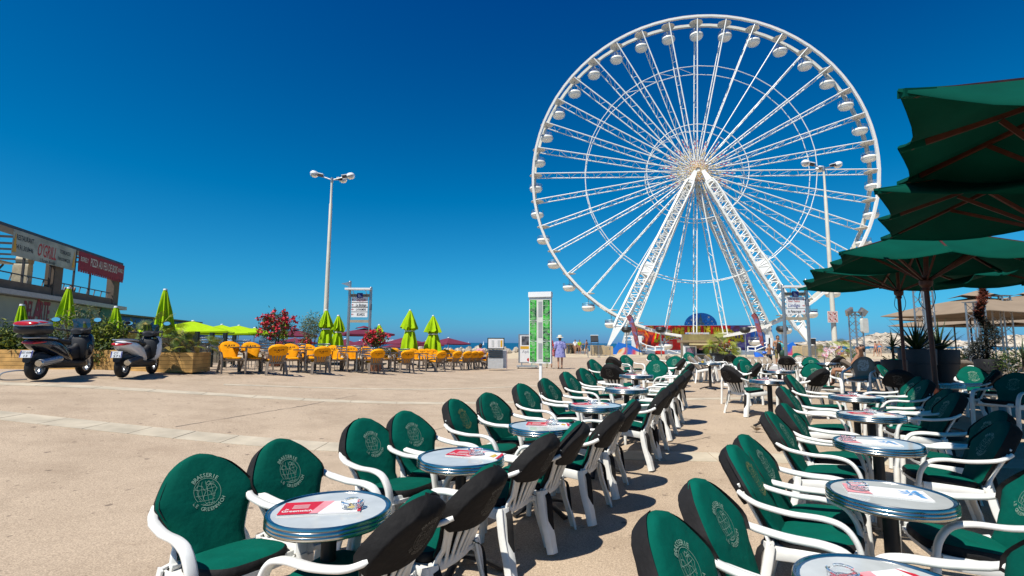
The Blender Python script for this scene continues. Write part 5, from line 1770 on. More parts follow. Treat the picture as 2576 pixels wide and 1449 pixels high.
# blue restaurant farther along
Q0 = at(296, 800, 34.5)
b2b = thing('blue_awning_building', 'low building with a blue lettered awning beyond the restaurant', 'building', (Q0.x - .2, 34.5, zg(Q0.x, 34.5)), atan2(.97, -.22))
mb = MB(); mb.box(0, 16, 0, 5, 0, 2.5); mb.build('wall', m_wall, b2b, smooth=0)
mb = MB(); mb.add([(0, .2, 3.0), (16, .2, 3.0), (16, -.8, 1.5), (0, -.8, 1.5), (0, .3, 3.02), (16, .3, 3.02)], [(0, 1, 2, 3), (0, 4, 5, 1)]); aw = mb.build('awning', mat('blue_awning', (.05, .12, .30), .7, var=.2), b2b, smooth=0)
mb = MB(); mb.box(-.1, 16.1, .0, 5, 3.03, 3.15); mb.build('roof', m_conc, b2b, smooth=0)
mb = MB(); text(mb, 'Les Pieds dans l\'eau', Matrix.Translation((7, -.42, 2.12)) @ Matrix.Rotation(R(56), 4, 'X'), 11, .8, 0, .01, .3); mb.build('lettering', mat('cream_lettering', (.6, .57, .5), .6), aw, smooth=0)
# terrace furniture seen above the parapet
x_, z_ = fz(40, 700)
def loc_w(x, y, z): return bld.matrix_world @ Vector((x, y, z))
bpy.context.view_layer.update()
tb = thing('folded_table', 'pale table with crossed legs on the upper terrace of the restaurant', 'table', loc_w(fz(35, 700)[0], 1.4, z_sill - .6), bld.rotation_euler[2])
m_pw = mat('pale_wood', (.45, .38, .26), .6, var=.2)
mb = MB(); mb.box(-2.2, 1.8, -.4, .4, 1.55, 1.63); mb.build('tabletop', m_pw, tb, smooth=0)
for x in (-1.6, 0, 1.3):
    mb = MB(); mb.bar((x - .5, 0, .6), (x + .5, 0, 1.54), .06, .06, up=(0, 1, 0)); mb.bar((x + .5, .08, .6), (x - .5, .08, 1.54), .06, .06, up=(0, 1, 0)); mb.build('trestle', m_steel, tb, smooth=0)
hb = thing('beige_heater', 'beige boxy heater beside the pale table on the upper terrace', 'heater', loc_w(fz(112, 700)[0], .9, ze), bld.rotation_euler[2])
mb = MB(); mb.loft([(-.3, 0, .8, .22, .75, 6), (.3, 0, .8, .22, .75, 6)], 20); mb.build('body', m_pw, hb)
mb = MB(); mb.lathe([(.0, -.25), (.26, -.25), (.26, .25), (0, .25)], 14, M=Matrix.Translation((0.1, 0, 1.7)) @ Matrix.Rotation(pi / 2, 4, 'X')); mb.build('drum', m_pw, hb)
mb = MB(); mb.box(-.4, .4, -.35, .35, 0, .05); mb.build('base', m_steel, hb, smooth=0)

# ============================================================ FERRIS WHEEL
m_wheel = mat('wheel_white', (.80, .79, .74), .4, var=.06, scale=.6, spec=.4)
m_wheel_r = mat('wheel_cream', (.66, .63, .54), .45, var=.10, scale=.8)
m_led_r = mat('red_light_strip', (.62, .14, .12), .3)
m_led_y = mat('yellow_light_strip', (.78, .55, .16), .3)
m_led_w = mat('pale_light_strip', (.78, .70, .62), .3)
m_gond = mat('gondola_white', (.82, .80, .74), .35, var=.06)
m_gond_c = mat('gondola_canopy', (.74, .69, .58), .5, var=.08)
m_gond_b = mat('gondola_seat_blue', (.02, .05, .25), .5)
AZ, RW, HW = .1556, 24.9, 1.2
WC = Vector((28.0, 74.94, CAMZ + 25.86))
EX = Vector((cos(AZ), -sin(AZ), 0)); NN = Vector((sin(AZ), cos(AZ), 0)); EZ = Vector((0, 0, 1))
# local frame of the wheel: x to the right along the wheel, y away from the camera, z up
wheel = thing('ferris_wheel', 'giant white ferris wheel with open gondolas against the blue sky', 'ferris wheel', (WC.x, WC.y, zg(WC.x, WC.y)), -AZ)
HZL = WC.z - wheel.location.z
NS = 36
HB = 1.35
def wpt(a, r, y): return Vector((r * sin(a), y, HZL + r * cos(a)))
A0 = .035
def ang(k): return A0 + 2 * pi * k / NS
def local(name, mb, m, loc=None, rot=None, smooth=35):
    o = mb.build(name, m, wheel, smooth=smooth)
    return o
for y, nm, w, h, m in ((-HW, 'front_rim', .36, .34, m_wheel), (HW, 'rear_rim', .42, .42, m_wheel_r)):
    mb = MB(); rg = []
    for k in range(NS * 2):
        a = A0 + pi * k / NS
        rr = RW if k % 2 == 0 else RW * cos(pi / NS) * 1.0035
        rg.append([wpt(a, rr + i * h / 2, y + j * w / 2) for i, j in ((-1, -1), (1, -1), (1, 1), (-1, 1))])
    mb.rings(rg, loop=True)
    rim = local(nm, mb, m, smooth=0)
    if y < 0:      # light strips: many short ribs set on the face of the front rim
        mb = MB()
        n = NS * 26
        for k in range(n):
            a = A0 + 2 * pi * (k + .5) / n
            c = wpt(a, RW, y - w / 2 - .012)
            t_, r_ = Vector((cos(a), 0, -sin(a))), Vector((sin(a), 0, cos(a)))
            q = [c + t_ * i * .035 + r_ * j * .15 for i, j in ((-1, -1), (1, -1), (1, 1), (-1, 1))]
            mb.add(q + [p + Vector((0, .014, 0)) for p in q], [(0, 1, 2, 3), (0, 4, 5, 1), (1, 5, 6, 2), (2, 6, 7, 3), (3, 7, 4, 0)], 0)
        st = mb.build('light_strip', m_led_w, rim, smooth=0); st['kind'] = 'stuff'
# spokes: a flat truss between the front and the rear plane, shared by all positions
mb = MB()
r0, r1 = 1.3, RW - .1
for sy in (-1, 1):
    mb.tube([(0, sy * HB, r0), (0, sy * HW, r1)], .088, 6)
nz = 11
for k in range(nz):
    ra, rb = 2.2 + (r1 - 3.2) * k / nz, 2.2 + (r1 - 3.2) * (k + .62) / nz
    s_ = 1 if k % 2 else -1
    mb.tube([(0, s_ * 1.28, ra), (0, -s_ * 1.28, rb)], .034, 4)
    mb.tube([(0, -s_ * 1.27, rb), (0, s_ * 1.27, rb + .25)], .03, 4)
spoke = mb.mesh('spoke', m_wheel, 40)
for k in range(NS):
    o = link('spoke', spoke, wheel, (0, 0, HZL)); o.rotation_euler = (0, ang(k), 0)
for rr in (.672, .297):
    for y in (-1.27, 1.27):
        mb = MB()
        mb.tube([wpt(ang(k), RW * rr, y) for k in range(NS)], .06, 5, loop=True)
        local('inner_ring', mb, m_wheel)
mb = MB()      # one bay of cross bracing in the outer ring, as on the left of the top
for k in range(-4, 0):
    mb.tube([wpt(ang(k), RW * .672, -1.27), wpt(ang(k + 1), RW * .672, 1.27)], .045, 4)
local('ring_brace', mb, m_wheel)
# hub with the bursting star of light strips
mb = MB(); mb.lathe([(.0, -1.9), (.9, -1.9), (1.0, -1.8), (1.0, 1.8), (.9, 1.9), (0, 1.9)], 24, M=Matrix.Translation((0, 0, HZL)) @ Matrix.Rotation(-pi / 2, 4, 'X'))
hub = local('hub', mb, m_wheel)
mb = MB()
for k in range(72):
    a = 2 * pi * k / 72
    L = (1.5, 3.0)[k % 2]
    for j in range(9):
        ra = .3 + (L + .35 * sin(k * 2.3)) * j / 9
        rb = ra + .75 * (L / 9)
        y = -2.0 + .35 * j / 9
        mi = (0, 1, 2, 1, 2, 2)[(k + 2 * j) % 6]
        mb.bar(wpt(a, ra, y), wpt(a, rb, y), (.10, .07)[k % 2], .05, mi, up=(0, 1, 0))
mb.build('hub_star', [m_led_r, m_led_y, m_led_w], hub, smooth=0)['kind'] = 'stuff'
mb = MB()
for k in range(NS):
    a = ang(k) + pi / NS * (k % 2)
    for j in range(7):
        ra = 2.4 + j * .34 + (.7 if k % 3 == 0 else 0)
        mb.bar(wpt(a, ra, -1.5), wpt(a, ra + .27, -1.5), .13, .06, (1, 2, 2, 0, 2, 0, 2)[j] if k % 2 else (2, 1, 2, 2, 0, 2, 2)[j], up=(0, 1, 0))
mb.build('spoke_lights', [m_led_r, m_led_y, m_led_w], hub, smooth=0)['kind'] = 'stuff'
# gondolas
def gpart(mb, m, n, smooth=50): return n, mb.mesh(n, m, smooth)
G_ = []
mb = MB(); mb.lathe([(.0, -.10), (.95, -.04), (1.02, -.01), (1.0, .03), (.5, .10), (.0, .14)], 26); G_.append(gpart(mb, m_gond_c, 'canopy'))
mb = MB(); mb.cyl((0, 0, -.1), (0, 0, -2.5), .045, n=8); mb.lathe([(.0, -1.75), (.16, -1.75), (.16, -1.70), (.0, -1.70)], 12); G_.append(gpart(mb, m_galv, 'mast'))
mb = MB(); mb.lathe([(.0, -2.75), (.45, -2.74), (.78, -2.62), (.93, -2.45), (.98, -2.2), (.98, -1.98), (.95, -1.95), (.93, -1.98), (.90, -2.25), (.0, -2.3)], 28); G_.append(gpart(mb, m_gond, 'tub'))
mb = MB(); mb.lathe([(.99, -2.28), (1.02, -2.26), (1.02, -2.16), (.99, -2.14)], 28, cap=False); G_.append(gpart(mb, m_gond_c, 'bumper'))
mb = MB()
for z in (-1.52, -1.74):
    mb.tube([(.95 * cos(2 * pi * k / 24), .95 * sin(2 * pi * k / 24), z) for k in range(21)], .022, 5)
for k in range(0, 21, 2):
    mb.tube([(.95 * cos(2 * pi * k / 24), .95 * sin(2 * pi * k / 24), -1.97), (.95 * cos(2 * pi * k / 24), .95 * sin(2 * pi * k / 24), -1.5)], .018, 4)
G_.append(gpart(mb, m_galv, 'railing'))
mb = MB(); mb.box(-.88, -.3, -.28, .28, -2.28, -1.75); mb.box(.25, .7, -.2, .4, -2.28, -1.86); G_.append(gpart(mb, m_gond_b, 'seat', 0))
Gh = MB(); Gh.tube([(0, -HW, 0), (0, HW, 0)], .06, 6); axle = Gh.mesh('axle', m_galv, 40)
for k in range(NS):
    p = wpt(ang(k), RW - .35, 0)
    g = link('gondola', axle, wheel, p)
    sp = 2.4 * k
    for n, me in G_:
        c = link(n, me, g)
        c.rotation_euler = (0, 0, sp)
# legs: box lattices that taper to solid white points
def leg(a, b, name):
    a, b = Vector(a), Vector(b)
    d = (b - a); L = d.length; d.normalize()
    s1 = d.cross(Vector((0, 1, 0))).normalized(); s2 = d.cross(s1).normalized()
    def sec(t):
        w = interp([(0, .25), (.10, .62), (.5, .68), (.56, .78), (.64, .66), (.86, .60), (1, .12)], t)
        return [a + d * (L * t) + s1 * (i * w) + s2 * (j * w * .7) for i, j in ((-1, -1), (1, -1), (1, 1), (-1, 1))]
    N = 40
    mb = MB()
    for c in range(4):
        mb.tube([sec(.06 + .83 * k / N)[c] for k in range(N + 1)], .17, 4)
    chord = mb.build(name, m_wheel, wheel, smooth=30)
    mb = MB()
    for k in range(N):
        t0, t1 = .06 + .83 * k / N, .06 + .83 * (k + 1) / N
        A, B = sec(t0), sec(t1)
        for c in range(4):
            e = (c + 1) % 4
            mb.tube([A[c], B[e]] if k % 2 else [A[e], B[c]], .07, 4)
            if k % 4 == 0: mb.tube([A[c], A[e]], .07, 4)
    mb.build('lacing', m_wheel, chord, smooth=0)['kind'] = 'stuff'
    for t0, t1 in ((0, .075), (.535, .60), (.875, 1.0)):
        mb = MB(); mb.rings([sec(t0), sec((t0 + t1) / 2), sec(t1)])
        mb.build('plate', m_wheel, chord, smooth=0)
    return chord
zf = .55
leg((-.5, -2.6, HZL - .4), (-13.9, -6.2, zf), 'support_leg')
leg((.5, -2.6, HZL - .4), (12.9, -6.2, zf), 'support_leg')
leg((-.4, 2.6, HZL - .4), (-11.2, 7.0, zf), 'support_leg')
leg((.4, 2.6, HZL - .4), (12.6, 7.0, zf), 'support_leg')

# ---- boarding platform, stairs, banner, kiosk
def aw(u, v, Y): return at(u, v, Y)
def poly_panel(name, pts, Y, th, m, parent, o, smooth=0):
    P = [aw(u, v, Y) - o for u, v in pts]
    mb = MB()
    n = len(P)
    q = [p + Vector((0, th, 0)) for p in P]
    mb.add(P + q, [tuple(range(n)), tuple(range(2 * n - 1, n - 1, -1))] + [(k, n + k, n + (k + 1) % n, (k + 1) % n) for k in range(n)])
    return mb.build(name, m, parent, smooth=smooth)
def art_mat(name, stops, scale, dist=2.0, vor=False):
    m = bpy.data.materials.new(name); m.use_nodes = True
    n, l = m.node_tree.nodes, m.node_tree.links
    b = n['Principled BSDF']; b.inputs['Roughness'].default_value = .45
    tc = n.new('ShaderNodeTexCoord')
    t = n.new('ShaderNodeTexVoronoi' if vor else 'ShaderNodeTexNoise')
    t.inputs['Scale'].default_value = scale
    if not vor:
        t.inputs['Detail'].default_value = 3; t.inputs['Distortion'].default_value = dist
    r = n.new('ShaderNodeValToRGB'); r.color_ramp.interpolation = 'EASE'
    e = r.color_ramp.elements
    while len(e) < len(stops): e.new(.5)
    for q, (p, c) in zip(e, stops):
        q.position = p; q.color = (*c, 1)
    l.new(tc.outputs['Object'], t.inputs['Vector']); l.new(t.outputs['Distance' if vor else 'Fac'], r.inputs['Fac']); l.new(r.outputs['Color'], b.inputs['Base Color'])
    return m
Yb = 86.0
o = on(at(1770, 880, Yb).x, Yb); o.z = zg(o.x, Yb)
bn = thing('lettered_banner', 'long red fairground banner with curved yellow lettering under the wheel', 'banner', o)
poly_panel('red_panel', [(1600, 905), (1600, 819), (1838, 818.5), (1838, 905)], Yb, .15, art_mat('red_banner_art', [(.2, (.55, .012, .008)), (.5, (.88, .016, .01)), (.75, (.9, .05, .012))], .35), bn, o)
poly_panel('purple_panel', [(1838.3, 905), (1838.3, 818.5), (1888, 818.2), (1888, 905)], Yb, .15, art_mat('purple_banner_art', [(.3, (.25, .05, .10)), (.5, (.22, .13, .45)), (.7, (.45, .30, .55))], .5), bn, o)
poly_panel('blue_panel', [(1888.3, 905), (1888.3, 818.2), (1942, 818), (1942, 905)], Yb, .15, art_mat('blue_banner_art', [(.3, (.01, .08, .50)), (.5, (.03, .18, .68)), (.7, (.12, .30, .60))], .4), bn, o)
poly_panel('flame_panel', [(1601, 905), (1601, 820), (1650, 820), (1638, 862), (1632, 905)], Yb - .05, .04, art_mat('flame_banner_art', [(.35, (.20, .01, .03)), (.48, (.62, .06, .01)), (.6, (.75, .32, .02)), (.72, (.80, .55, .08))], .45), bn, o)
arc_u, letters = [], 'LA GRANDE ROUE DE MARSEILLE'
mb = MB()
n = len(letters)
for i, ch in enumerate(letters):
    if ch == ' ': continue
    f = (i + .5) / n
    u = 1647 + (1870 - 1647) * f
    v = 833 + 16 * (2 * f - 1) ** 2 + 1.5 * sin(i * 1.9)
    p = aw(u, v, Yb - .12) - o
    vs, fs = glyphs(ch, .075)
    k = 1.5 / .72
    xs = [q.x for q in vs]; c = (max(xs) + min(xs)) / 2
    wd = max(xs) - min(xs)
    kx = .40 * (1870 - 1647) / 1270 * Yb / n * 2.5 / max(wd, .35)
    a = -.55 * (2 * f - 1) * .35
    for dx, dz, dy, mi in ((.05, -.06, .03, 0), (0, 0, 0, 1)):
        mb.add([p + Vector(((q.x - c) * kx * cos(a) + (q.y * k - .75) * sin(a) + dx, dy, (q.y * k - .75) * cos(a) - (q.x - c) * kx * sin(a) + dz)) for q in vs], fs, mi)
mb.build('lettering', [m_blk, mat('yellow_lettering', (.80, .56, .015), .45, var=.15, scale=3)], bn, smooth=0)
dome = [(1763 + 41 * cos(a), 818 - 31 * sin(a)) for a in np.linspace(pi, 0, 25)]
dm = poly_panel('blue_dome', dome, Yb + .02, .12, art_mat('blue_dome_art', [(.3, (.008, .13, .55)), (.55, (.012, .20, .68)), (.75, (.03, .28, .75))], .5), bn, o)
mb = MB()
for u, v, s_ in ((1740, 805, .26), (1783, 798, .26), (1750, 797, .14), (1791, 808, .18), (1733, 813, .16), (1776, 808, .12), (1795, 815, .12), (1781, 814, .1)):
    p = aw(u, v, Yb - .02) - o
    Q = []
    for k in range(10):
        r_ = s_ if k % 2 == 0 else s_ * .35
        Q.append(p + Vector((r_ * sin(pi * k / 5), 0, r_ * cos(pi * k / 5))))
    mb.add(Q, [tuple(range(10))])
mb.build('stars', m_white, dm, smooth=0)
mb = MB()
P = [aw(u, v, Yb - .03) - o for u, v in [(1752, 818), (1752, 812), (1757, 811), (1758, 800), (1761, 799), (1761, 790), (1763, 790), (1763.5, 799), (1766, 801), (1767, 811), (1772, 812), (1772, 818)]]
mb.add(P, [tuple(range(12))]); mb.build('tower_motif', mat('grey_motif', (.10, .18, .25), .5), dm, smooth=0)
# white circle of the painted wheel on the banner
mb = MB()
for rr, th in ((48, .10), (41, .07)):
    mb.tube([aw(1698 + rr * .80 * cos(a), 884 - rr * .78 * sin(a), Yb - .05) - o for a in np.linspace(0, pi, 25)], th, 4)
for a in np.linspace(.15, pi - .15, 13):
    mb.ball(aw(1698 + 52 * .80 * cos(a), 884 - 52 * .78 * sin(a), Yb - .06) - o, .22, 6, 4, 0, (1, .2, 1))
    mb.tube([aw(1698 + 33 * cos(a), 884 - 32 * sin(a), Yb - .05) - o, aw(1698 + 38 * cos(a), 884 - 37 * sin(a), Yb - .05) - o], .05, 4)
mb.build('painted_wheel', m_white, bn, smooth=0)

# platform under the wheel with blue firework skirts
Yk = 62.0
o = on(at(1765, 880, Yk).x, Yk)
pf = thing('boarding_platform', 'white boarding platform with railings and painted blue skirts under the wheel', 'platform', o)
fire = art_mat('firework_art', [(.0, (.75, .50, .06)), (.22, (.75, .30, .05)), (.4, (.70, .62, .45)), (.55, (.55, .06, .10)), (.75, (.015, .12, .55))], .55, vor=True)
m_skirt = mat('blue_skirt', (.012, .15, .58), .45, var=.15, scale=.7)
poly_panel('skirt', [(1541, 902), (1543, 878), (1556, 861), (1585, 868), (1620, 886), (1648, 896), (1648, 902)], Yk - 2.6, .1, m_skirt, pf, o)
poly_panel('firework_print', [(1552, 902), (1552, 890), (1558, 880), (1570, 874), (1586, 875), (1602, 884), (1625, 890), (1642, 896), (1642, 902)], Yk - 2.7, .05, fire, pf, o)
poly_panel('skirt', [(1942, 902), (1955, 884), (1980, 868), (1995, 860), (2006, 872), (2010, 902)], Yk - 2.6, .1, m_skirt, pf, o)
poly_panel('firework_print', [(1950, 902), (1960, 888), (1978, 874), (1994, 871), (2000, 884), (2001, 902)], Yk - 2.7, .05, fire, pf, o)
poly_panel('step_sign', [(1648.5, 903), (1648.5, 882), (1672, 882), (1672, 903)], Yk - 1.2, .08, m_redp, pf, o)
a, b = aw(1552, 902, Yk) - o, aw(2010, 902, Yk) - o
mb = MB(); mb.box(a.x, b.x, -.9, 6, -.1, .42); mb.build('deck', mat('deck_grey_blue', (.22, .27, .34), .5), pf, smooth=0)
def rail(name, pts, Y, m=m_white, r=.05, posts=None):
    mb = MB()
    for i in range(len(pts) - 1):
        mb.tube([aw(*pts[i], Y) - o, aw(*pts[i + 1], Y) - o], r, 5)
        q0, q1 = pts[i], pts[i + 1]
        mb.tube([aw(q0[0], q0[1] + 9, Y) - o, aw(q1[0], q1[1] + 9, Y) - o], r * .7, 5)
    for u, v in pts:
        p = aw(u, v, Y) - o
        mb.tube([p, Vector((p.x, p.y, .40))], r, 5)
    return mb.build(name, m, pf)
rail('railing', [(1571, 847), (1590, 846)], Yk - 1.3, r=.08)
rail('railing', [(1608, 860), (1626, 869), (1648, 874)], Yk - 1.6, r=.08)
rail('railing', [(1649, 872), (1670, 872)], Yk - 1.7, r=.08)
rail('railing', [(1680, 880), (1705, 888), (1722, 891)], Yk - 1.7, r=.06)
rail('railing', [(1881, 872), (1900, 873), (1928, 862)], Yk - 1.5, r=.08)
rail('railing', [(1805, 876), (1840, 872), (1862, 876)], Yk - 1.4, r=.06)
for u, vt in ((1594, 851), (1609, 846), (1931, 842), (1937, 850), (1957, 855)):
    p = aw(u, vt, Yk - 1.35) - o
    mb = MB(); mb.box(p.x - .22, p.x + .22, p.y - .1, p.y + .1, -.05, p.z); mb.build('post', m_white, pf, smooth=0)
for k in range(7):
    u0 = 1604 + k * 2.2
    p, q = aw(u0, 866 + 4 * k, Yk - 1.9 - .25 * k) - o, aw(u0 + 16, 866 + 4 * k, Yk - 1.9 - .25 * k) - o
    mb = MB(); mb.box(p.x, q.x, p.y, p.y + .3, p.z - .06, p.z); mb.build('step', m_galv, pf, smooth=0)
mb = MB(); p, q = aw(1625, 884, Yk - .5) - o, aw(1672, 875, Yk - .5) - o; mb.box(p.x, q.x, p.y, p.y + 1.2, p.z, q.z); mb.build('ticket_desk', mat('pale_blue_panel', (.30, .42, .52), .5), pf, smooth=0)
# feather flags
for u0, vt, vb, uo, lb in ((1577, 791, 872, 0, 'curved reddish feather flag left of the kiosk'), (1891, 787, 870, 0, 'curved reddish feather flag right of the kiosk')):
    Y = 56.0
    o2 = on(at(u0 + 22, 880, Y).x, Y)
    ff = thing('feather_flag', lb, 'flag', o2, 0, 'feather flags by the wheel')
    L_ = [aw(u0 - 2 + 0, vt + 6, Y), aw(u0 + 5, vt + 18, Y), aw(u0 + 10, vt + 36, Y), aw(u0 + 16, vt + 55, Y), aw(u0 + 21, vb - 6, Y), aw(u0 + 27, vb, Y)]
    R__ = [aw(u0 + 6, vt, Y), aw(u0 + 14, vt + 8, Y), aw(u0 + 20, vt + 28, Y), aw(u0 + 25, vt + 45, Y), aw(u0 + 30, vb - 8, Y), aw(u0 + 31, vb + 1, Y)]
    mb = MB(); mb.add([p - o2 for p in L_ + R__], [(i, i + 1, 7 + i, 6 + i) for i in range(5)])
    mb.build('cloth', art_mat('flag_art', [(.3, (.10, .02, .04)), (.48, (.30, .08, .08)), (.6, (.12, .14, .35)), (.75, (.45, .30, .15))], .9), ff, smooth=0)
    mb = MB(); mb.tube([p - o2 for p in crom(R__, 3)], .035, 5); p = R__[-1] - o2; mb.tube([p, (p.x, 0, 0)], .04, 5); mb.build('mast', m_dark, ff)
# dark discs on slim poles
for i, (u, v, Y, w_) in enumerate([(1576, 830, 50, 13), (1662, 830, 50, 13), (1874, 831, 50, 13), (1967, 829, 50, 14)]):
    p = at(u, v, Y); g_ = on(p.x, Y); h = p.z - g_.z
    dl = thing('disc_lamp', ['leftmost dark round lamp on a slim pole before the wheel leg', 'dark round lamp on a slim pole before the first banner letters', 'dark round lamp on a slim pole at the end of the banner lettering', 'dark round lamp on a slim pole behind the person carrying bags'][i], 'lamp', g_, 0, 'dark round lamps before the wheel')
    r_ = w_ / 1270 * Y
    mb = MB(); mb.lathe([(.0, h - .28), (r_ * .55, h - .26), (r_ * .9, h - .1), (r_, h + .02), (r_ * .95, h + .08), (r_ * .98, h + .14), (r_ * .8, h + .3), (0, h + .36)], 18); mb.build('head', m_dark, dl)
    mb = MB(); mb.cyl((0, 0, 0), (0, 0, h - .27), .05, n=8); mb.build('pole', m_galv, dl)
p = at(1913, 812, 95); g_ = on(p.x, 75)
wl_ = thing('mushroom_lamp', 'white mushroom shaped lamp rising above the banner', 'lamp', (p.x, 95, 0))
mb = MB(); mb.lathe([(.0, p.z - .4), (.5, p.z - .3), (1.0, p.z), (.9, p.z + .3), (0, p.z + .5)], 16); mb.build('head', m_white, wl_)
mb = MB(); mb.cyl((0, 0, 0), (0, 0, p.z - .35), .1, n=8); mb.build('pole', m_galv, wl_)

# the drinks kiosk
Yq = 43.0
o = on(at(1766, 880, Yq).x, Yq)
kk = thing('drinks_kiosk', 'olive brown drinks kiosk with an open hatch in front of the red banner', 'kiosk', o)
m_kiosk = mat('olive_fascia', (.27, .22, .085), .7, var=.3, scale=2)
m_kwall = mat('kiosk_wall', (.24, .21, .15), .8, var=.2)
def kbox(name, u0, u1, v0, v1, y0, y1, m, parent=None):
    a, b = at(u0, v1, Yq) - o, at(u1, v0, Yq) - o
    mb = MB(); mb.box(a.x, b.x, y0, y1, a.z, b.z); return mb.build(name, m, parent or kk, smooth=0)
kbox('wall', 1718, 1731, 862, 912, 0, .5, m_kwall); kbox('wall', 1797, 1815, 862, 912, 0, .5, m_kwall)
kbox('counter_wall', 1731.2, 1796.8, 892, 912, .02, .12, m_kwall)
kbox('back_wall', 1731.2, 1796.8, 862, 912, 1.1, 1.2, m_dark)
kbox('fascia', 1717, 1766, 841, 856, -.18, -.1, m_kiosk); kbox('fascia', 1766.6, 1817, 841, 856, -.18, -.1, m_kiosk)
kbox('roof', 1716, 1818, 856.3, 861.5, -.25, 1.3, mat('kiosk_roof', (.30, .22, .12), .7))
kbox('parapet', 1720, 1814, 842, 856, -.08, .5, m_kwall)
kbox('crown_sign', 1724, 1783, 836.5, 840.6, -.1, .05, art_mat('crown_art', [(.35, (.05, .2, .5)), (.5, (.6, .6, .55)), (.65, (.5, .15, .2))], 3))
kbox('awning', 1732, 1796, 864, 868, -.9, -.02, mat('cream_awning', (.62, .50, .25), .6))
kbox('blind', 1752, 1790, 868.5, 877, .16, .2, mat('tan_blind', (.42, .30, .15), .7))
mp = kbox('menu_panel', 1719, 1751, 870, 900, -.08, .0, m_white)
kbox('chalkboard', 1724, 1748, 873.5, 897, -.1, -.085, mat('slate', (.10, .12, .15), .6), kk)
mb = MB()
for i, (tx, mi) in enumerate([('GLACES', 0), ('BOISSONS', 0), ('SANDWICHS', 0), ('CREPES', 1), ('GAUFRES', 1)]):
    p = at(1736, 878 + 4 * i, Yq) - o
    text(mb, tx, facing((p.x, -.104, p.z), (1, 0, 0), (0, 0, 1)), .52, .09, mi, .01)
p = at(1725, 873, Yq) - o
mb.add([p + Vector((-.12, -.005 + .0, -.12)), p + Vector((.22, -.005, .06)), p + Vector((.22, -.005, .0)), p + Vector((-.10, -.005, -.2))], [(0, 1, 2, 3)], 2)
mb.build('lettering', [mat('pink_chalk', (.6, .25, .38), .6), mat('blue_chalk', (.25, .45, .6), .6), m_food], kk, smooth=0)
kbox('hatch_shelf', 1750, 1797, 890, 892, -.3, -.01, m_galv)
kbox('notice', 1760, 1769, 875.5, 880, .10, .13, m_pink)

# palm tub in front of the kiosk
Yt = 25.0
o = on(at(1812, 890, Yt).x, Yt)
zt = at(1812, 891, Yt).z - o.z
tub = thing('planter_tub', 'low black square tub holding a bushy palm before the kiosk', 'planter', o)
mb = MB(); w_ = .40; mb.box(-w_, w_, -.3, .3, 0, zt); mb.build('tub', m_dark, tub, smooth=0)
mb = MB(); mb.box(-w_ - .02, w_ + .02, -.32, .32, zt + .002, zt + .05); mb.build('rim', m_dark, tub, smooth=0)
pl = palm('fan_palm', 'bushy yellow-green palm standing in the black tub before the kiosk', 'palm', o + Vector((0, 0, zt)), 30, .95, .12, (.35, .9))
bush('flowering_plant', 'red flowering plant in the black tub below the palm', 'plant', o + Vector((.28, -.1, zt)), [
    ('foliage', 500, ell((0, 0, .22), (.42, .3, .32)), .10, [m_leaf, m_leaf_y], [.4, 1], .3), ('flowers', 60, ell((.05, -.05, .3), (.42, .3, .32)), .09, [mat('orange_flower', (.65, .08, .02), .6)], [1], .8)], h=.3)

# ochre blocks, barriers, floodlights, beach hut
m_ochre = mat('ochre_concrete', (.50, .37, .20), .85, var=.15, scale=1)
for i, (u0, u1, v0, v1, Y, lb) in enumerate([(1490, 1521, 868, 902, 52, 'ochre concrete block left of the wheel foot'), (1525, 1542, 871, 902, 54, 'smaller ochre block behind the wheel foot'),
                                          (2034, 2072, 869, 903, 52, 'ochre concrete block right of the wheel foot'), (2010, 2032, 870, 903, 55, 'ochre block behind the right directory sign')]):
    a, b = at(u0, v1, Y), at(u1, v0, Y)
    g_ = zg(a.x, Y)
    bk = thing('concrete_block', lb, 'block', ((a.x + b.x) / 2, Y, g_), 0, 'ochre concrete blocks at the wheel feet')
    hw = (b.x - a.x) / 2
    mb = MB(); mb.loft([(0, 0, (b.z - g_) / 2, hw, (b.z - g_) / 2, 12), (1.2, 0, (b.z - g_) / 2, hw, (b.z - g_) / 2, 12)], 24); mb.build('block', m_ochre, bk, smooth=20)
    mb = MB(); mb.box(-.06, .06, -.03, -.002, b.z - g_ - .3, b.z - g_ - .15); mb.build('lifting_lug', m_galv, bk, smooth=0)
for i, (u0, u1, Y) in enumerate([(1478, 1506, 46), (1507, 1535, 46), (2020, 2050, 46), (2052, 2082, 46)]):
    a, b = at(u0, 880, Y), at(u1, 880, Y)
    br = thing('crowd_barrier', ['steel crowd barrier in front of the left ochre block', 'steel crowd barrier beside the left wheel foot', 'steel crowd barrier in front of the right ochre block', 'steel crowd barrier left of the street lamp foot'][i], 'barrier', on(a.x, Y), 0, 'steel crowd barriers')
    w_ = b.x - a.x
    mb = MB(); mb.tube(crom([(0, 0, .15), (0, 0, 1.0), (.08, 0, 1.1), (w_ - .08, 0, 1.1), (w_, 0, 1.0), (w_, 0, .15)], 3), .025, 5); mb.tube([(0, 0, .2), (w_, 0, .2)], .02, 5); mb.build('frame', m_galv, br)
    for k in range(1, 9):
        mb = MB(); mb.tube([(w_ * k / 9, 0, .22), (w_ * k / 9, 0, 1.08)], .012, 4); mb.build('bar', m_galv, br)
    for x in (.05, w_ - .05):
        mb = MB(); mb.bar((x, -.3, .03), (x, .3, .03), .05, .05); mb.bar((x, 0, .05), (x, 0, .2), .04, .04); mb.build('foot', m_galv, br, smooth=0)
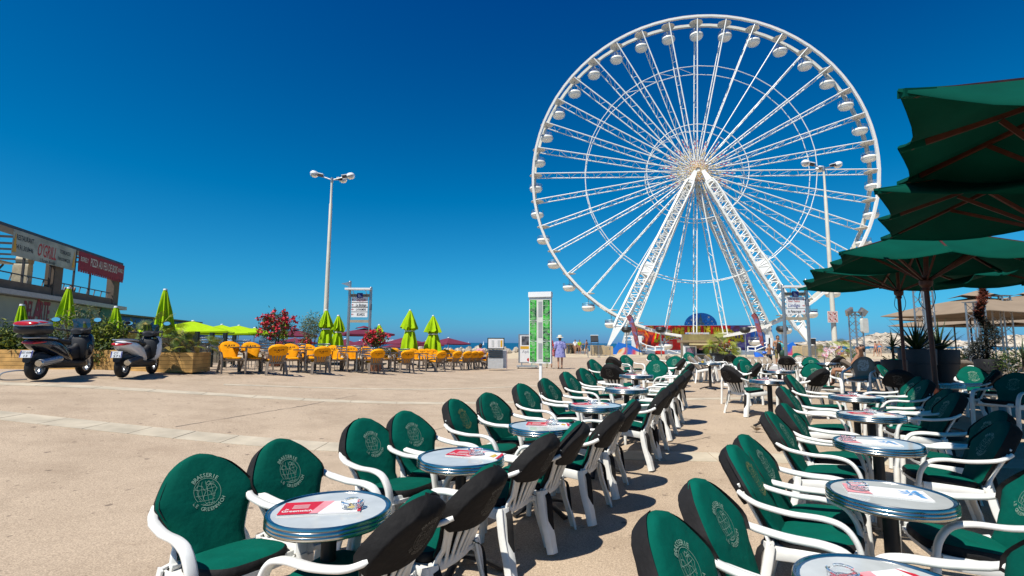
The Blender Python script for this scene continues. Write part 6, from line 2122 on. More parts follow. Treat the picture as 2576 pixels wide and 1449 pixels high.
for u, v, Y, w_, lb, tl in ((1498, 852, 51.0, .75, 'large dark floodlight tilted on a frame above the left ochre block', .5), (2051, 859, 51.0, .7, 'dark floodlight above the right ochre block', 0)):
    p = at(u, v, Y); g_ = on(p.x, Y + .6)
    fl = thing('floodlight', lb, 'floodlight', (p.x, Y + .6, g_.z))
    h = p.z - g_.z
    M = Matrix.Translation((0, 0, h)) @ Matrix.Rotation(-tl, 4, 'X')
    mb = MB(); mb.T = M; mb.box(-w_ / 2, w_ / 2, -.1, .12, -w_ * .42, w_ * .42); mb.build('head', m_dark, fl, smooth=0)
    mb = MB(); mb.T = M; mb.box(-w_ / 2 - .02, w_ / 2 + .02, -.14, .14, w_ * .425, w_ * .48); mb.build('visor', m_white, fl, smooth=0)
    mb = MB()
    for x in (-w_ / 2, w_ / 2): mb.bar((x, 0, h), (x * .8, 0, .0), .05, .05, up=(0, 1, 0))
    mb.bar((-w_ / 2, 0, h - .5), (w_ / 2, 0, h - .5), .04, .04); mb.build('frame', m_steel, fl, smooth=0)
Yh = 62.0
o = on(at(1457, 880, Yh).x, Yh)
bh = thing('beach_hut', 'small open wooden beach hut left of the wheel', 'hut', o)
def hbox(name, u0, u1, v0, v1, y0, y1, m):
    a, b = at(u0, v1, Yh) - o, at(u1, v0, Yh) - o
    mb = MB(); mb.box(a.x, b.x, y0, y1, a.z, b.z); return mb.build(name, m, bh, smooth=0)
m_drift = mat('driftwood', (.26, .19, .11), .8, var=.3)
hbox('roof', 1424, 1470, 864, 867, -.4, 2.2, m_drift)
for u in (1425, 1434, 1446, 1466):
    hbox('post', u, u + 2.5, 867.2, 888, -.1, .1, m_drift)
hbox('back_wall', 1436, 1466, 868, 890, 2.0, 2.1, m_drift)
hbox('counter', 1446, 1478, 884, 895, -.6, -.35, mat('blue_grey_boards', (.16, .19, .25), .7, var=.3, scale=3))
hbox('side_wall', 1424, 1434, 869, 892, .15, .25, m_gpanel)
for k in range(3):
    hbox('plank', 1446, 1478, 885.5 + k * 3, 886.3 + k * 3, -.64, -.605, m_pole_w)
# sails far out
for i, (u, v) in enumerate([(1216, 858), (1230, 858), (1373, 858), (1394, 860), (1452, 858), (1531, 860), (1552, 860), (1560, 861), (1178, 860)]):
    Y = 900 + 40 * i
    p = at(u, v, Y)
    sb = thing('sailboat', ['first', 'second', 'third', 'fourth', 'fifth', 'sixth', 'seventh', 'eighth', 'ninth'][[1, 2, 3, 4, 5, 6, 7, 8, 0][i]] + ' tiny white sail from the left on the sea horizon', 'sailboat', (p.x, Y, -2.4), rnd.uniform(0, 1), 'tiny sails on the horizon')
    h = 7.5
    mb = MB(); mb.add([(0, -2, 1.2), (0, 1.6, 1.2), (0, -.3, h), (.25, 0, 2)], [(0, 1, 2), (0, 3, 2), (1, 2, 3)]); mb.build('sail', m_white, sb, smooth=0)
    mb = MB(); mb.loft([(-2.4, 0, .5, .2, .4), (0, 0, .4, .8, .5), (2.6, 0, .6, .1, .4)], 8); mb.build('hull', m_white, sb)

# ============================================================ RIGHT TERRACE: parasols
m_canopy = mat('bottle_green_canvas', (.0004, .054, .036), .85, var=.18, scale=2, bump=.5, bscale=4, spec=.08)
m_teak = mat('dark_teak', (.075, .020, .010), .5, var=.3, scale=12)
def rib_parasol(label, c, half, yaw, tx, ty, rise, pole=True, group='bottle green market parasols', pole_foot=None):
    """square canvas parasol with eight wooden ribs; c is the centre of the eaves, tilted by tx, ty"""
    gz = zg(c[0], c[1])
    t = thing('market_parasol', label, 'parasol', (c[0], c[1], gz), 0, group)
    M = (Matrix.Translation((0, 0, c[2] - gz)) @ Matrix.Rotation(ty, 4, 'Y') @ Matrix.Rotation(tx, 4, 'X') @ Matrix.Rotation(yaw, 4, 'Z'))
    tips = []
    for k in range(8):
        a = [(-1, -1), (0, -1), (1, -1), (1, 0), (1, 1), (0, 1), (-1, 1), (-1, 0)][k]
        tips.append(Vector((a[0] * half, a[1] * half, 0)))
    rows = []
    N = 6
    mb = MB(); mb.T = M
    for k in range(8):
        A, B = tips[k], tips[(k + 1) % 8]
        g = []
        for j in range(9):
            f = j / 8
            r = []
            for i in range(N + 1):
                s_ = i / N
                p = A.lerp(B, s_)
                pull = 1 - .085 * sin(pi * s_) * f ** 3          # edges scalloped between the rib tips
                z = rise * (1 - f) - .09 * half * sin(pi * s_) * f * .75 - .03 * sin(pi * f)
                q = p * f * pull
                r.append(Vector((q.x, q.y, z)))
            g.append(r)
        g.append([p * 1.0 + Vector((0, 0, -.018)) for p in g[-1]])
        mb.add([p for r in g for p in r], [(j * (N + 1) + i, j * (N + 1) + i + 1, (j + 1) * (N + 1) + i + 1, (j + 1) * (N + 1) + i) for j in range(9) for i in range(N)])
    mb.build('canopy', m_canopy, t, smooth=75)
    for k in range(8):
        mb = MB(); mb.T = M
        d_ = tips[k].normalized()
        mb.bar(d_ * .06 + Vector((0, 0, rise - .07)), tips[k] * .93 + Vector((0, 0, -.045 + rise * .07)), .028, .045)
        mb.build('rib', m_teak, t, smooth=0)
        mb = MB(); mb.T = M
        mb.bar(d_ * .06 + Vector((0, 0, -.28)), tips[k] * .52 + Vector((0, 0, rise * .48 - .08)), .022, .035)
        mb.build('strut', m_teak, t, smooth=0)
        mb = MB(); mb.T = M
        mb.bar(tips[k] * .86 + Vector((0, 0, rise * .14 - .05)), tips[k] * .985 + Vector((0, 0, -.03 + rise * .01)), .055, .05)
        mb.build('rib_pocket', m_canopy, t)
    hubp, foot = M @ Vector((0, 0, rise)), Vector((0, 0, 0)) if pole_foot is None else Vector(pole_foot) - Vector(t.location)
    mb = MB(); mb.tube([foot, M @ Vector((0, 0, -.35)), hubp], [.036, .034, .030], 12); mb.build('pole', m_teak, t)
    mb = MB(); mb.T = M; mb.lathe([(.035, -.46), (.055, -.44), (.05, -.40), (.085, -.36), (.09, -.30), (.06, -.27), (.035, -.26)], 14); mb.build('hub', m_teak, t)
    mb = MB(); mb.T = M; mb.lathe([(.0, rise + .09), (.03, rise + .07), (.05, rise + .01), (0, rise)], 10); mb.build('finial', m_teak, t)
    mb = MB(); mb.lathe([(.0, .0), (.28, .0), (.28, .05), (.06, .07), (.05, .3), (0, .3)], 20, M=Matrix.Translation(foot)); mb.build('base', m_iron, t)
    mb = MB(); mb.tube(crom([M @ Vector((.06, 0, -.3)), M @ Vector((.12, .03, -.55)), M @ Vector((.04, .0, -.75)), M @ Vector((-.08, 0, -.62)), M @ Vector((-.06, 0, -.4))], 4), .006, 5); mb.build('cord', m_dark, t)
    return t
PA = [((4.02, 3.20, CAMZ + 1.30), 1.2, -.633, .154, .181, .57, 'nearest green parasol, uppermost at the right edge, seen from below'),
      ((5.35, 4.80, CAMZ + 1.39), 1.45, -.646, .033, .023, .5, 'second green parasol at the right edge, below the uppermost one'),
      ((6.33, 7.63, CAMZ + 1.27), 1.25, -.47, .052, .042, .56, 'green parasol with a lit top on a dark pole right of the lamp post'),
      ((8.4, 10.9, CAMZ + 1.45), 1.8, -.45, .0, .02, .45, 'farther green parasol on a dark pole behind the one with the lit top'),
      ((9.4, 8.3, CAMZ + 1.20), 1.4, -.3, .0, .03, .45, 'green parasol at the right edge above the spiral conifer')]
PA += [((7.0, 3.7, CAMZ + 1.35), 1.4, -.6, .0, .0, .45, 'green parasol beyond the right edge beside the nearest one'),
       ((5.9, 1.7, CAMZ + 1.35), 1.4, -.6, .0, .0, .45, 'green parasol beyond the right edge, closest to the camera'),
       ((8.6, 5.7, CAMZ + 1.32), 1.3, -.5, .0, .0, .45, 'green parasol beyond the right edge behind the second one')]
for c, h, yaw, tx, ty, rise, lb in PA:
    rib_parasol(lb, c, h, yaw, tx, ty, rise)

# taupe parasols over the beach restaurant
m_tcanv = mat('taupe_canvas', (.27, .205, .145), .85, var=.1, scale=2, spec=.1)
for u, v, vt, Y, h, rise, yaw, vent, lb in [(2462, 790, 745, 17.5, 1.95, .6, .12, .58, 'large taupe parasol with a raised vent behind the green ones'),
                                     (2440, 800, 775, 22, 2.0, .5, .1, .4, 'taupe parasol whose dark vent shows left of the large one'),
                                     (2600, 785, 762, 20, 2.4, .55, .1, None, 'taupe parasol with white lettering at the right edge'),
                                     (2520, 816, 800, 26, 2.4, .5, .15, None, 'low far taupe parasol below the large one'),
                                     (2400, 818, 806, 27, 2.0, .4, .2, None, 'far taupe parasol whose tip shows behind the yucca'),
                                     (2590, 770, 752, 30, 2.6, .7, .1, .5, 'taupe parasol peeping over the lettered one at the right edge')]:
    e = at(u, v, Y)
    open_parasol('open_parasol', (e.x, e.y, e.z), h, rise, m_tcanv, lb, 'open taupe parasols', yaw, vent=vent, pole_m=m_galv if Y < 20 else m_steel, drop=.02, sag=.05)
lp = at(2545, 772, 17.4)
for o_ in list(COL.objects):
    if o_.get('label', '') == 'taupe parasol with white lettering at the right edge':
        can = [c for c in o_.children if c.name.startswith('canopy')][0]
        q = Vector(o_.location)
        mb = MB(); text(mb, 'Chaussures', Matrix.Translation((-.9, -1.62, 2.42 - zg(q.x, q.y) + (at(2600, 785, 20).z - 2.42) + .21)) @ Matrix.Rotation(.26, 4, 'X'), 1.5, .16, 0, .01, .3)
        mb.build('lettering', m_white, can, smooth=0)

# aluminium truss towers
def truss(u, vt, Y, w, label, extra=None):
    p = at(u, vt, Y); g_ = on(p.x, Y); h = p.z - g_.z
    t = thing('truss_tower', label, 'truss tower', g_, .2, 'aluminium truss towers')
    cs = [(-w / 2, -w / 2), (w / 2, -w / 2), (w / 2, w / 2), (-w / 2, w / 2)]
    for x, y in cs:
        mb = MB(); mb.cyl((x, y, 0), (x, y, h), .026, n=8); mb.build('chord', m_galv, t)
    n = max(4, int(h / w / .9))
    for k in range(n):
        z0, z1 = h * k / n, h * (k + 1) / n
        for i in range(4):
            a, b = cs[i], cs[(i + 1) % 4]
            if k % 2: a, b = b, a
            mb = MB(); mb.cyl((*a, z0 + .02), (*b, z1 - .02), .010, n=5); mb.build('brace', m_galv, t)
    mb = MB()
    mb.box(-w / 2 - .06, w / 2 + .06, -w / 2 - .06, w / 2 + .06, h, h + .02); mb.build('top_plate', m_galv, t, smooth=0)
    mb = MB(); mb.box(-w / 2 - .08, w / 2 + .08, -w / 2 - .08, w / 2 + .08, 0, .012); mb.build('base_plate', m_galv, t, smooth=0)
    return t, h
t1, h1 = truss(2151, 786, 19.0, .30, 'truss tower with two floodlights right of the street lamp')
for sx in (-1, 1):
    mb = MB(); mb.T = Matrix.Translation((sx * .30, -.05, h1 + .02)) @ Matrix.Rotation(sx * .5, 4, 'Y') @ Matrix.Rotation(.35, 4, 'X')
    mb.box(-.15, .15, -.04, .05, -.12, .12); hd_ = mb.build('floodlight', m_galv, t1, smooth=0)
    mb = MB(); mb.T = Matrix.Translation((sx * .30, -.05, h1 + .02)) @ Matrix.Rotation(sx * .5, 4, 'Y') @ Matrix.Rotation(.35, 4, 'X')
    mb.box(-.12, .12, -.046, -.041, -.09, .09); mb.build('lens', mat('floodlight_lens', (.35, .36, .34), .1), hd_, smooth=0)
mb = MB(); mb.cyl((-.34, 0, h1 - .1), (.34, 0, h1 - .1), .02, n=6); mb.build('cross_tube', m_galv, t1)
mb = MB(); mb.loft([(-.28, .14, h1 - .5, .13, .27, 6), (-.17, .14, h1 - .5, .13, .27, 6)], 20); mb.build('loudspeaker', m_cream, t1)
truss(2313, 640, 16.0, .34, 'tall truss tower behind the dark parasol poles')
truss(2452, 761, 15.0, .30, 'truss tower left of the spiral conifer')
truss(2516, 745, 17.0, .34, 'truss tower half hidden behind the spiral conifer')

# ---- big pots, yucca, conifer
m_potg = mat('charcoal_pot', (.035, .038, .046), .55, var=.12)
m_pot2 = mat('black_pot', (.016, .016, .018), .55, var=.12)
def big_pot(u, Y, vt, w, m, label):
    p = at(u, vt, Y); g_ = on(p.x, Y); h = p.z - g_.z
    t = thing('plant_pot', label, 'pot', g_, 0, 'tall tapered plant pots')
    r = w / 2
    mb = MB(); mb.lathe([(.0, 0), (r * .72, 0), (r * .93, h * .72), (r * .96, h * .73), (r, h - .02), (r * .98, h), (r * .92, h), (r * .90, h - .06), (0, h - .06)], 28)
    mb.build('body', m, t)
    mb = MB(); mb.lathe([(r * .935, h * .69), (r * .965, h * .695), (r * .965, h * .72), (r * .94, h * .725)], 28, cap=False); mb.build('band', m, t)
    return g_ + Vector((0, 0, h - .06))
def sword(L, w):
    mb = MB()
    n = 6
    Lp, Rp, Mp = [], [], []
    for i in range(n + 1):
        f = i / n
        ww = w * (.6 + .4 * sin(pi * min(1, f * 1.3))) * (1 - f ** 3) + .001
        z = L * f; y = .10 * L * f * f
        Lp.append(Vector((-ww, y - .3 * ww, z))); Rp.append(Vector((ww, y - .3 * ww, z))); Mp.append(Vector((0, y, z)))
    m = n + 1
    mb.add(Lp + Mp + Rp, [(i, i + 1, m + i + 1, m + i) for i in range(n)] + [(m + i, m + i + 1, 2 * m + i + 1, 2 * m + i) for i in range(n)])
    return mb
m_sword = mat('yucca_leaf', (.04, .075, .028), .45, var=.35, scale=4)
SW = [sword(.85, .035).mesh('leaf', m_sword, 60), sword(.62, .028).mesh('leaf', m_sword, 60), sword(.75, .022).mesh('leaf', m_leaf_d, 60)]
def yucca(name, label, p, n, sc, spread=1.25, stem=0.0, cat='yucca'):
    t = thing(name, label, cat, p, rnd.uniform(0, 6))
    mb = MB(); mb.tube([(0, 0, -.08), (0, 0, stem + .05)], [.06 * sc, .045 * sc], 8); mb.build('trunk', m_bark, t)
    for i in range(n):
        o = link('leaf', SW[i % 3], t, (0, 0, stem))
        o.rotation_euler = (-(spread * (i / n) ** .75 + rnd.gauss(0, .08)), 0, i * 2.4 + rnd.gauss(0, .2))
        s_ = sc * rnd.uniform(.75, 1.1)
        o.scale = (s_, s_, s_)
    return t
p1 = big_pot(2306, 12.2, 878, .76, m_potg, 'charcoal plant pot holding the big yucca')
p2 = big_pot(2362, 12.6, 879, .80, m_pot2, 'black plant pot right of the charcoal one')
yucca('yucca', 'big sword-leaved yucca in the charcoal pot', p1, 60, 1.12, 1.35)
yucca('yucca', 'sword-leaved yucca in the black pot', p2, 54, .98, 1.3)
pb_ = big_pot(2248, 11.6, 905, .5, m_pot2, 'small dark pot holding the spiky palm left of the yucca')
yucca('dracaena', 'small spiky palm on a shaggy trunk left of the yucca', pb_, 40, .55, 1.9, .34, 'palm')
bush('shrub', 'dry yellow-green shrub at the foot of the spiky palm', 'shrub', on(at(2262, 880, 12.6).x, 12.6), [
    ('foliage', 700, ell((0, 0, .55), (.30, .28, .55)), .12, [m_leaf_y, m_leaf, m_dry], [.4, .75, 1], .25)], h=.8)
# conifer
pc = big_pot(2484, 12.8, 903, .55, m_pot2, 'dark pot holding the spiral conifer')
ct = thing('conifer', 'slender spiral clipped conifer with reddish upper tips at the right', 'conifer', pc)
H = at(2480, 694, 12.8).z - pc.z
m_con = mat('conifer_green', (.006, .011, .005), .7, var=.4, scale=4)
m_con_r = mat('conifer_red', (.20, .045, .022), .7, var=.4, scale=4)
mb = MB(); mb.tube([(0, 0, -.05), (.02, 0, H * .5), (0, 0, H * .95)], [.035, .022, .006], 7); mb.build('trunk', m_bark, ct)
def conpos():
    while True:
        f = rnd.random()
        z = H * f
        a = 2 * pi * 2.1 * f + 1.2
        r = .018 + .25 * (1 - f) ** 1.05 * (1 + .25 * sin(9 * f))
        off = .15 * (1 - f) ** .8
        b_ = rnd.uniform(0, 2 * pi)
        q = rnd.random() ** .5 * r
        return Vector((off * cos(a) + q * cos(b_), off * sin(a) + q * sin(b_), z)), f
mb = MB()
for _ in range(8500):
    p, f = conpos()
    d_ = Vector((rnd.gauss(0, .7), rnd.gauss(0, .7), 1)).normalized()
    s_ = d_.orthogonal().normalized()
    L = rnd.uniform(.05, .12)
    mi = 1 if rnd.random() < ss(f, .35, .75) * .9 else 0  # share of red needles grows towards the top
    mb.add([p - s_ * .014, p + s_ * .014, p + d_ * L], [(0, 1, 2)], mi)
fo = mb.build('foliage', [m_con, m_con_r], ct, smooth=0); fo['kind'] = 'stuff'
# right edge plants
yucca('dracaena', 'dark spiky plant at the right edge beside the conifer', on(at(2572, 880, 12).x, 12) + Vector((0, 0, .75)), 26, .6, 1.5, .2, 'palm')
bush('shrub', 'low dark bush right of the conifer foot', 'shrub', on(at(2530, 880, 12.5).x, 12.5), [
    ('foliage', 600, ell((0, 0, .85), (.35, .3, .3)), .09, [m_leaf_d, m_leaf], [.7, 1], .25)], h=.8)
palm('fan_palm', 'young palm at the foot of the street lamp', 'palm', on(at(2103, 880, 21).x, 21) + Vector((0, 0, .25)), 16, .85, .55, (.3, .8))
bush('shrub', 'small dry bush below the young palm by the street lamp', 'shrub', on(at(2100, 880, 19).x, 19), [
    ('foliage', 350, ell((0, 0, .35), (.35, .3, .35)), .10, [m_leaf, m_dry, m_leaf_y], [.4, .7, 1], .2)], h=.4)
bush('shrub', 'yellow flowering bush below the large taupe parasol', 'shrub', on(at(2418, 880, 24).x, 24), [
    ('foliage', 900, ell((0, 0, .6), (.7, .5, .55)), .14, [m_leaf_y, m_leaf, m_dry], [.5, .8, 1], .25)], h=.7)

# ---- taupe chairs tipped against the tables of the next cafe
taupe_proto, tbc, thd = make_chair(GS, m_resin, m_taupe, m_taupe_dark, m_print, '_t', 'taupe_chair')
tp_pattern = MB()
g = []
for t_ in (.3, .42, .55, .7, .82):
    w = GS.w(t_) * .5
    g.append([GS.P(-q * w, t_, GS.pad(q * .5) + .003) for q in np.linspace(-1, 1, 7)])
tp_pattern.add([p for r in g for p in r], [(j * 7 + i, j * 7 + i + 1, (j + 1) * 7 + i + 1, (j + 1) * 7 + i) for j in range(4) for i in range(6)])
tp_pattern.build('patterned_panel', art_mat('pattern_art', [(.4, (.22, .17, .12)), (.5, (.55, .52, .46)), (.6, (.25, .20, .15))], 9), tbc, smooth=60)
def tchair(u, vtop, Y, rz, tilt, label):
    p = at(u, vtop, Y)
    b_ = on(p.x, Y)
    fwd = Vector((-sin(rz), cos(rz), 0))
    b_ = b_ + fwd * (.40 - .55 * tilt) + Vector((0, 0, .22 * abs(tilt)))
    o = first_or_dup(taupe_proto, label, b_, rz, -tilt, 'taupe cushioned cafe chairs')
    return o
TL = [(1497, 0, 0)]
for u, v, Y, rz, tl, lb in [(1682, 876, 17.5, -2.2, -.10, 'taupe chair tipped beside the red step sign left of the kiosk'), (1702, 879, 18, -2.3, -.10, 'taupe chair right of the tipped one left of the kiosk'),
                        (1738, 880, 17, -2.2, -.12, 'taupe chair leaning below the kiosk menu panel'), (1754, 881, 17.6, -2.2, -.12, 'taupe chair leaning below the kiosk hatch'),
                        (1778, 880, 18, -2.1, -.10, 'taupe chair leaning left of the black palm tub'),
                        (1866, 878, 15.5, 2.25, -.12, 'taupe chair leftmost of the leaning stack right of the palm tub'), (1882, 877, 15.8, 2.25, -.12, 'second taupe chair of the leaning stack right of the palm tub'),
                        (1897, 877, 16.1, 2.3, -.12, 'third taupe chair with a patterned panel in the leaning stack'), (1911, 879, 16.3, 2.3, -.12, 'fourth taupe chair of the leaning stack by the white cart'),
                        (1924, 881, 16.5, 2.3, -.12, 'rightmost taupe chair of the leaning stack by the white cart'),
                        (1990, 880, 18, -2.2, -.1, 'taupe chair leaning left of the directory sign post'), (2010, 880, 18.5, 2.2, -.1, 'taupe chair leaning behind the directory sign post'),
                        (2125, 884, 14.6, -1.9, -.15, 'taupe chair in front of the reclining person'), (2175, 876, 12.5, 2.2, .15, 'taupe chair leaning right beside the truss tower'),
                        (2205, 882, 13.5, -.7, -.2, 'taupe chair leaning left of the spiky palm'), (2425, 888, 15, -.8, -.2, 'taupe chair below the large taupe parasol'),
                        (2462, 886, 15.5, .9, -.2, 'taupe chair behind the left truss of the conifer'), (2510, 892, 13.8, 1.0, -.3, 'patterned taupe chair right of the conifer'),
                        (2555, 893, 13.8, 1.0, -.3, 'taupe chair at the right edge beyond the shade')]:
    tchair(u, v, Y, rz, tl, lb)
# low white and red cart
pc_ = on(at(1930, 890, 19).x, 19)
ca = thing('cart', 'low white and red cart with a black wheel behind the leaning chairs', 'cart', pc_, .1)
mb = MB(); mb.loft([(-.25, 0, .36, .36, .12, 5), (.0, 0, .38, .40, .16, 5), (.35, 0, .36, .36, .12, 5)], 18); mb.build('body', m_white, ca)
mb = MB(); mb.loft([(-.2, -.1, .56, .18, .06), (.1, -.1, .58, .2, .07), (.25, -.1, .56, .14, .04)], 14); mb.build('red_cowl', m_redp, ca)
for x in (-.28, .3):
    mb = MB(); mb.lathe([(.0, -.05), (.11, -.05), (.13, -.03), (.13, .03), (.11, .05), (0, .05)], 18, M=Matrix.Translation((x, -.3, .13)) @ Matrix.Rotation(pi / 2, 4, 'X')); mb.build('wheel', m_tyre, ca)
mb = MB(); mb.box(-.38, .4, -.2, .3, .18, .24); mb.build('chassis', m_dark, ca, smooth=0)
# white bollard and lamp bits behind
p = on(at(2438, 880, 30).x, 30)
bo = thing('bollard', 'white cylindrical bollard on the sand below the taupe parasols', 'bollard', p)
mb = MB(); mb.lathe([(.0, 0), (.26, 0), (.26, 1.05), (.32, 1.08), (.32, 1.2), (0, 1.24)], 18); mb.build('body', m_white, bo)
# glasses and bottle left on the kiosk table
g9 = TABLES['R9']
gl = None
for dx, dy, h, r_, m_, lb in ((-.12, 0, .12, .035, m_glass, 'empty tumbler on the table before the kiosk, left of the cup'), (.14, .04, .20, .03, m_glass, 'tall thin glass on the table before the kiosk'), (.02, -.05, .07, .04, m_white, 'white cup on the table before the kiosk'), (-.18, .05, .06, .035, m_food, 'glass of orange drink on the table before the kiosk')):
    t = thing('cup' if m_ is m_white else 'glass', lb, 'cup' if m_ is m_white else 'glass', g9 + Vector((dx, dy, TH - .003)))
    mb = MB(); mb.lathe([(.0, 0), (r_ * .8, 0), (r_, h), (r_ * .92, h), (r_ * .74, .006), (0, .006)], 14, cap=False); mb.build('wall', m_, t)
# sparrow on the paving
b0 = G(1903, 1088)
spw = thing('sparrow', 'small brown sparrow standing in the aisle between the rows of chairs', 'bird', b0, 1.35)
m_sp = mat('sparrow_brown', (.16, .10, .055), .8, var=.5, scale=60)
m_sp2 = mat('sparrow_buff', (.32, .25, .17), .8, var=.3, scale=60)
mb = MB(); mb.loft([(-.055, 0, .052, .006, .005), (-.035, 0, .05, .018, .014), (-.01, 0, .052, .026, .024), (.02, 0, .06, .025, .025), (.038, 0, .072, .018, .02), (.05, 0, .086, .017, .018), (.064, 0, .09, .014, .014), (.074, 0, .088, .004, .004)], 14, ex=2); mb.build('body', m_sp2, spw)
mb = MB(); mb.loft([(-.10, 0, .052, .010, .002), (-.05, 0, .056, .009, .004), (-.03, 0, .056, .006, .004)], 8); mb.build('tail', m_sp, spw)
for sx in (-1, 1):
    mb = MB(); mb.loft([(-.065, sx * .012, .058, .004, .004), (-.03, sx * .022, .062, .006, .014), (.005, sx * .026, .066, .005, .016), (.025, sx * .022, .068, .003, .008)], 10); mb.build('wing', m_sp, spw)
    mb = MB(); mb.tube([(sx * .010, 0, .036), (sx * .011, .006, .018), (sx * .012, -.002, .002)], .0018, 5); mb.tube([(sx * .012, -.012, .002), (sx * .012, .016, .002)], .0015, 4); mb.build('leg', m_bark, spw)
mb = MB(); mb.tube([(0, .074, .088), (0, .086, .086)], [.004, .0005], 6); mb.build('beak', m_dark, spw)
# kite over the sea
p = at(2395, 812, 260)
kt = thing('kite', 'small dark arched kite over the sea below the taupe parasols', 'kite', p)
mb = MB(); mb.strip(crom([(-2.6, 0, -1.2), (-1.8, 0, .3), (0, 0, .9), (1.8, 0, .3), (2.6, 0, -1.2)], 4), .9, .15, up=(0, 1, 0)); mb.build('canopy', m_dark, kt)

# ============================================================ PEOPLE
m_skin = mat('skin', (.46, .25, .16), .5, var=.06)
m_tan = mat('tanned_skin', (.34, .17, .095), .5, var=.06)
m_hair_d = mat('dark_hair', (.022, .014, .010), .55, var=.2)
m_hair_b = mat('brown_hair', (.09, .045, .022), .55, var=.2)
m_straw = mat('pale_straw_hat', (.68, .62, .48), .7, var=.1, scale=30)
m_eye = mat('eye_white', (.6, .6, .58), .3, var=0)

def skin_mesh(name, V, E, Rr, m, root=0, sub=1):
    me = bpy.data.meshes.new('tmp')
    me.from_pydata([tuple(v) for v in V], E, [])
    ob = bpy.data.objects.new('tmp', me)
    COL.objects.link(ob)
    sk = ob.modifiers.new('skin', 'SKIN')
    sk.use_smooth_shade = True
    for i, r in enumerate(Rr):
        d = me.skin_vertices[0].data[i]
        d.radius = r if isinstance(r, (tuple, list)) else (r, r)
        d.use_root = (i == root)
    ss_ = ob.modifiers.new('sub', 'SUBSURF'); ss_.levels = sub; ss_.render_levels = sub
    dg = bpy.context.evaluated_depsgraph_get()
    out = bpy.data.meshes.new_from_object(ob.evaluated_get(dg), depsgraph=dg)
    out.name = name
    bpy.data.objects.remove(ob); bpy.data.meshes.remove(me)
    out.materials.clear(); out.materials.append(m)
    out.polygons.foreach_set('use_smooth', [True] * len(out.polygons))
    return out

def body_pose(h=1.7, pose=None):
    """joint positions for a standing figure of height h facing +y; pose overrides entries (scaled by h/1.7)"""
    k = h / 1.7
    J = dict(pelvis=(0, 0, .93), waist=(0, .0, 1.08), chest=(0, .01, 1.27), neckb=(0, .0, 1.43), neckt=(0, .015, 1.50), head=(0, .03, 1.59), crown=(0, .02, 1.66),
             shl=(-.175, 0, 1.39), ell=(-.22, -.03, 1.12), wrl=(-.23, .05, .88), hal=(-.23, .09, .80),
             shr=(.175, 0, 1.39), elr=(.22, -.03, 1.12), wrr=(.23, .05, .88), har=(.23, .09, .80),
             hil=(-.09, 0, .88), knl=(-.10, .02, .48), anl=(-.10, -.02, .09), tol=(-.11, .14, .03),
             hir=(.09, 0, .88), knr=(.10, .02, .48), anr=(.10, -.02, .09), tor=(.11, .14, .03))
    if pose: J.update(pose)
    return {a: Vector(b) * k for a, b in J.items()}, k
BR = dict(pelvis=(.145, .105), waist=(.125, .095), chest=(.155, .105), neckb=(.075, .065), neckt=(.05, .052), head=(.078, .095), crown=(.05, .062),
          shl=.062, ell=.042, wrl=.028, hal=.034, shr=.062, elr=.042, wrr=.028, har=.034, hil=.088, knl=.058, anl=.038, tol=.032, hir=.088, knr=.058, anr=.038, tor=.032)
BE = [('pelvis', 'waist'), ('waist', 'chest'), ('chest', 'neckb'), ('neckb', 'neckt'), ('neckt', 'head'), ('head', 'crown'), ('chest', 'shl'), ('shl', 'ell'), ('ell', 'wrl'), ('wrl', 'hal'),
      ('chest', 'shr'), ('shr', 'elr'), ('elr', 'wrr'), ('wrr', 'har'), ('pelvis', 'hil'), ('hil', 'knl'), ('knl', 'anl'), ('anl', 'tol'), ('pelvis', 'hir'), ('hir', 'knr'), ('knr', 'anr'), ('anr', 'tor')]

def skin_sub(name, J, k, keys, m, grow=1.0, extra=None, sub=1):
    keys = list(keys)
    V = [J[a] for a in keys]; idx = {a: i for i, a in enumerate(keys)}
    E = [(idx[a], idx[b]) for a, b in BE if a in idx and b in idx]
    Rr = []
    for a in keys:
        r = (extra or {}).get(a, BR[a])
        r = r if isinstance(r, (tuple, list)) else (r, r)
        Rr.append((r[0] * k * grow, r[1] * k * grow))
    return skin_mesh(name, V, E, Rr, m, 0, sub)

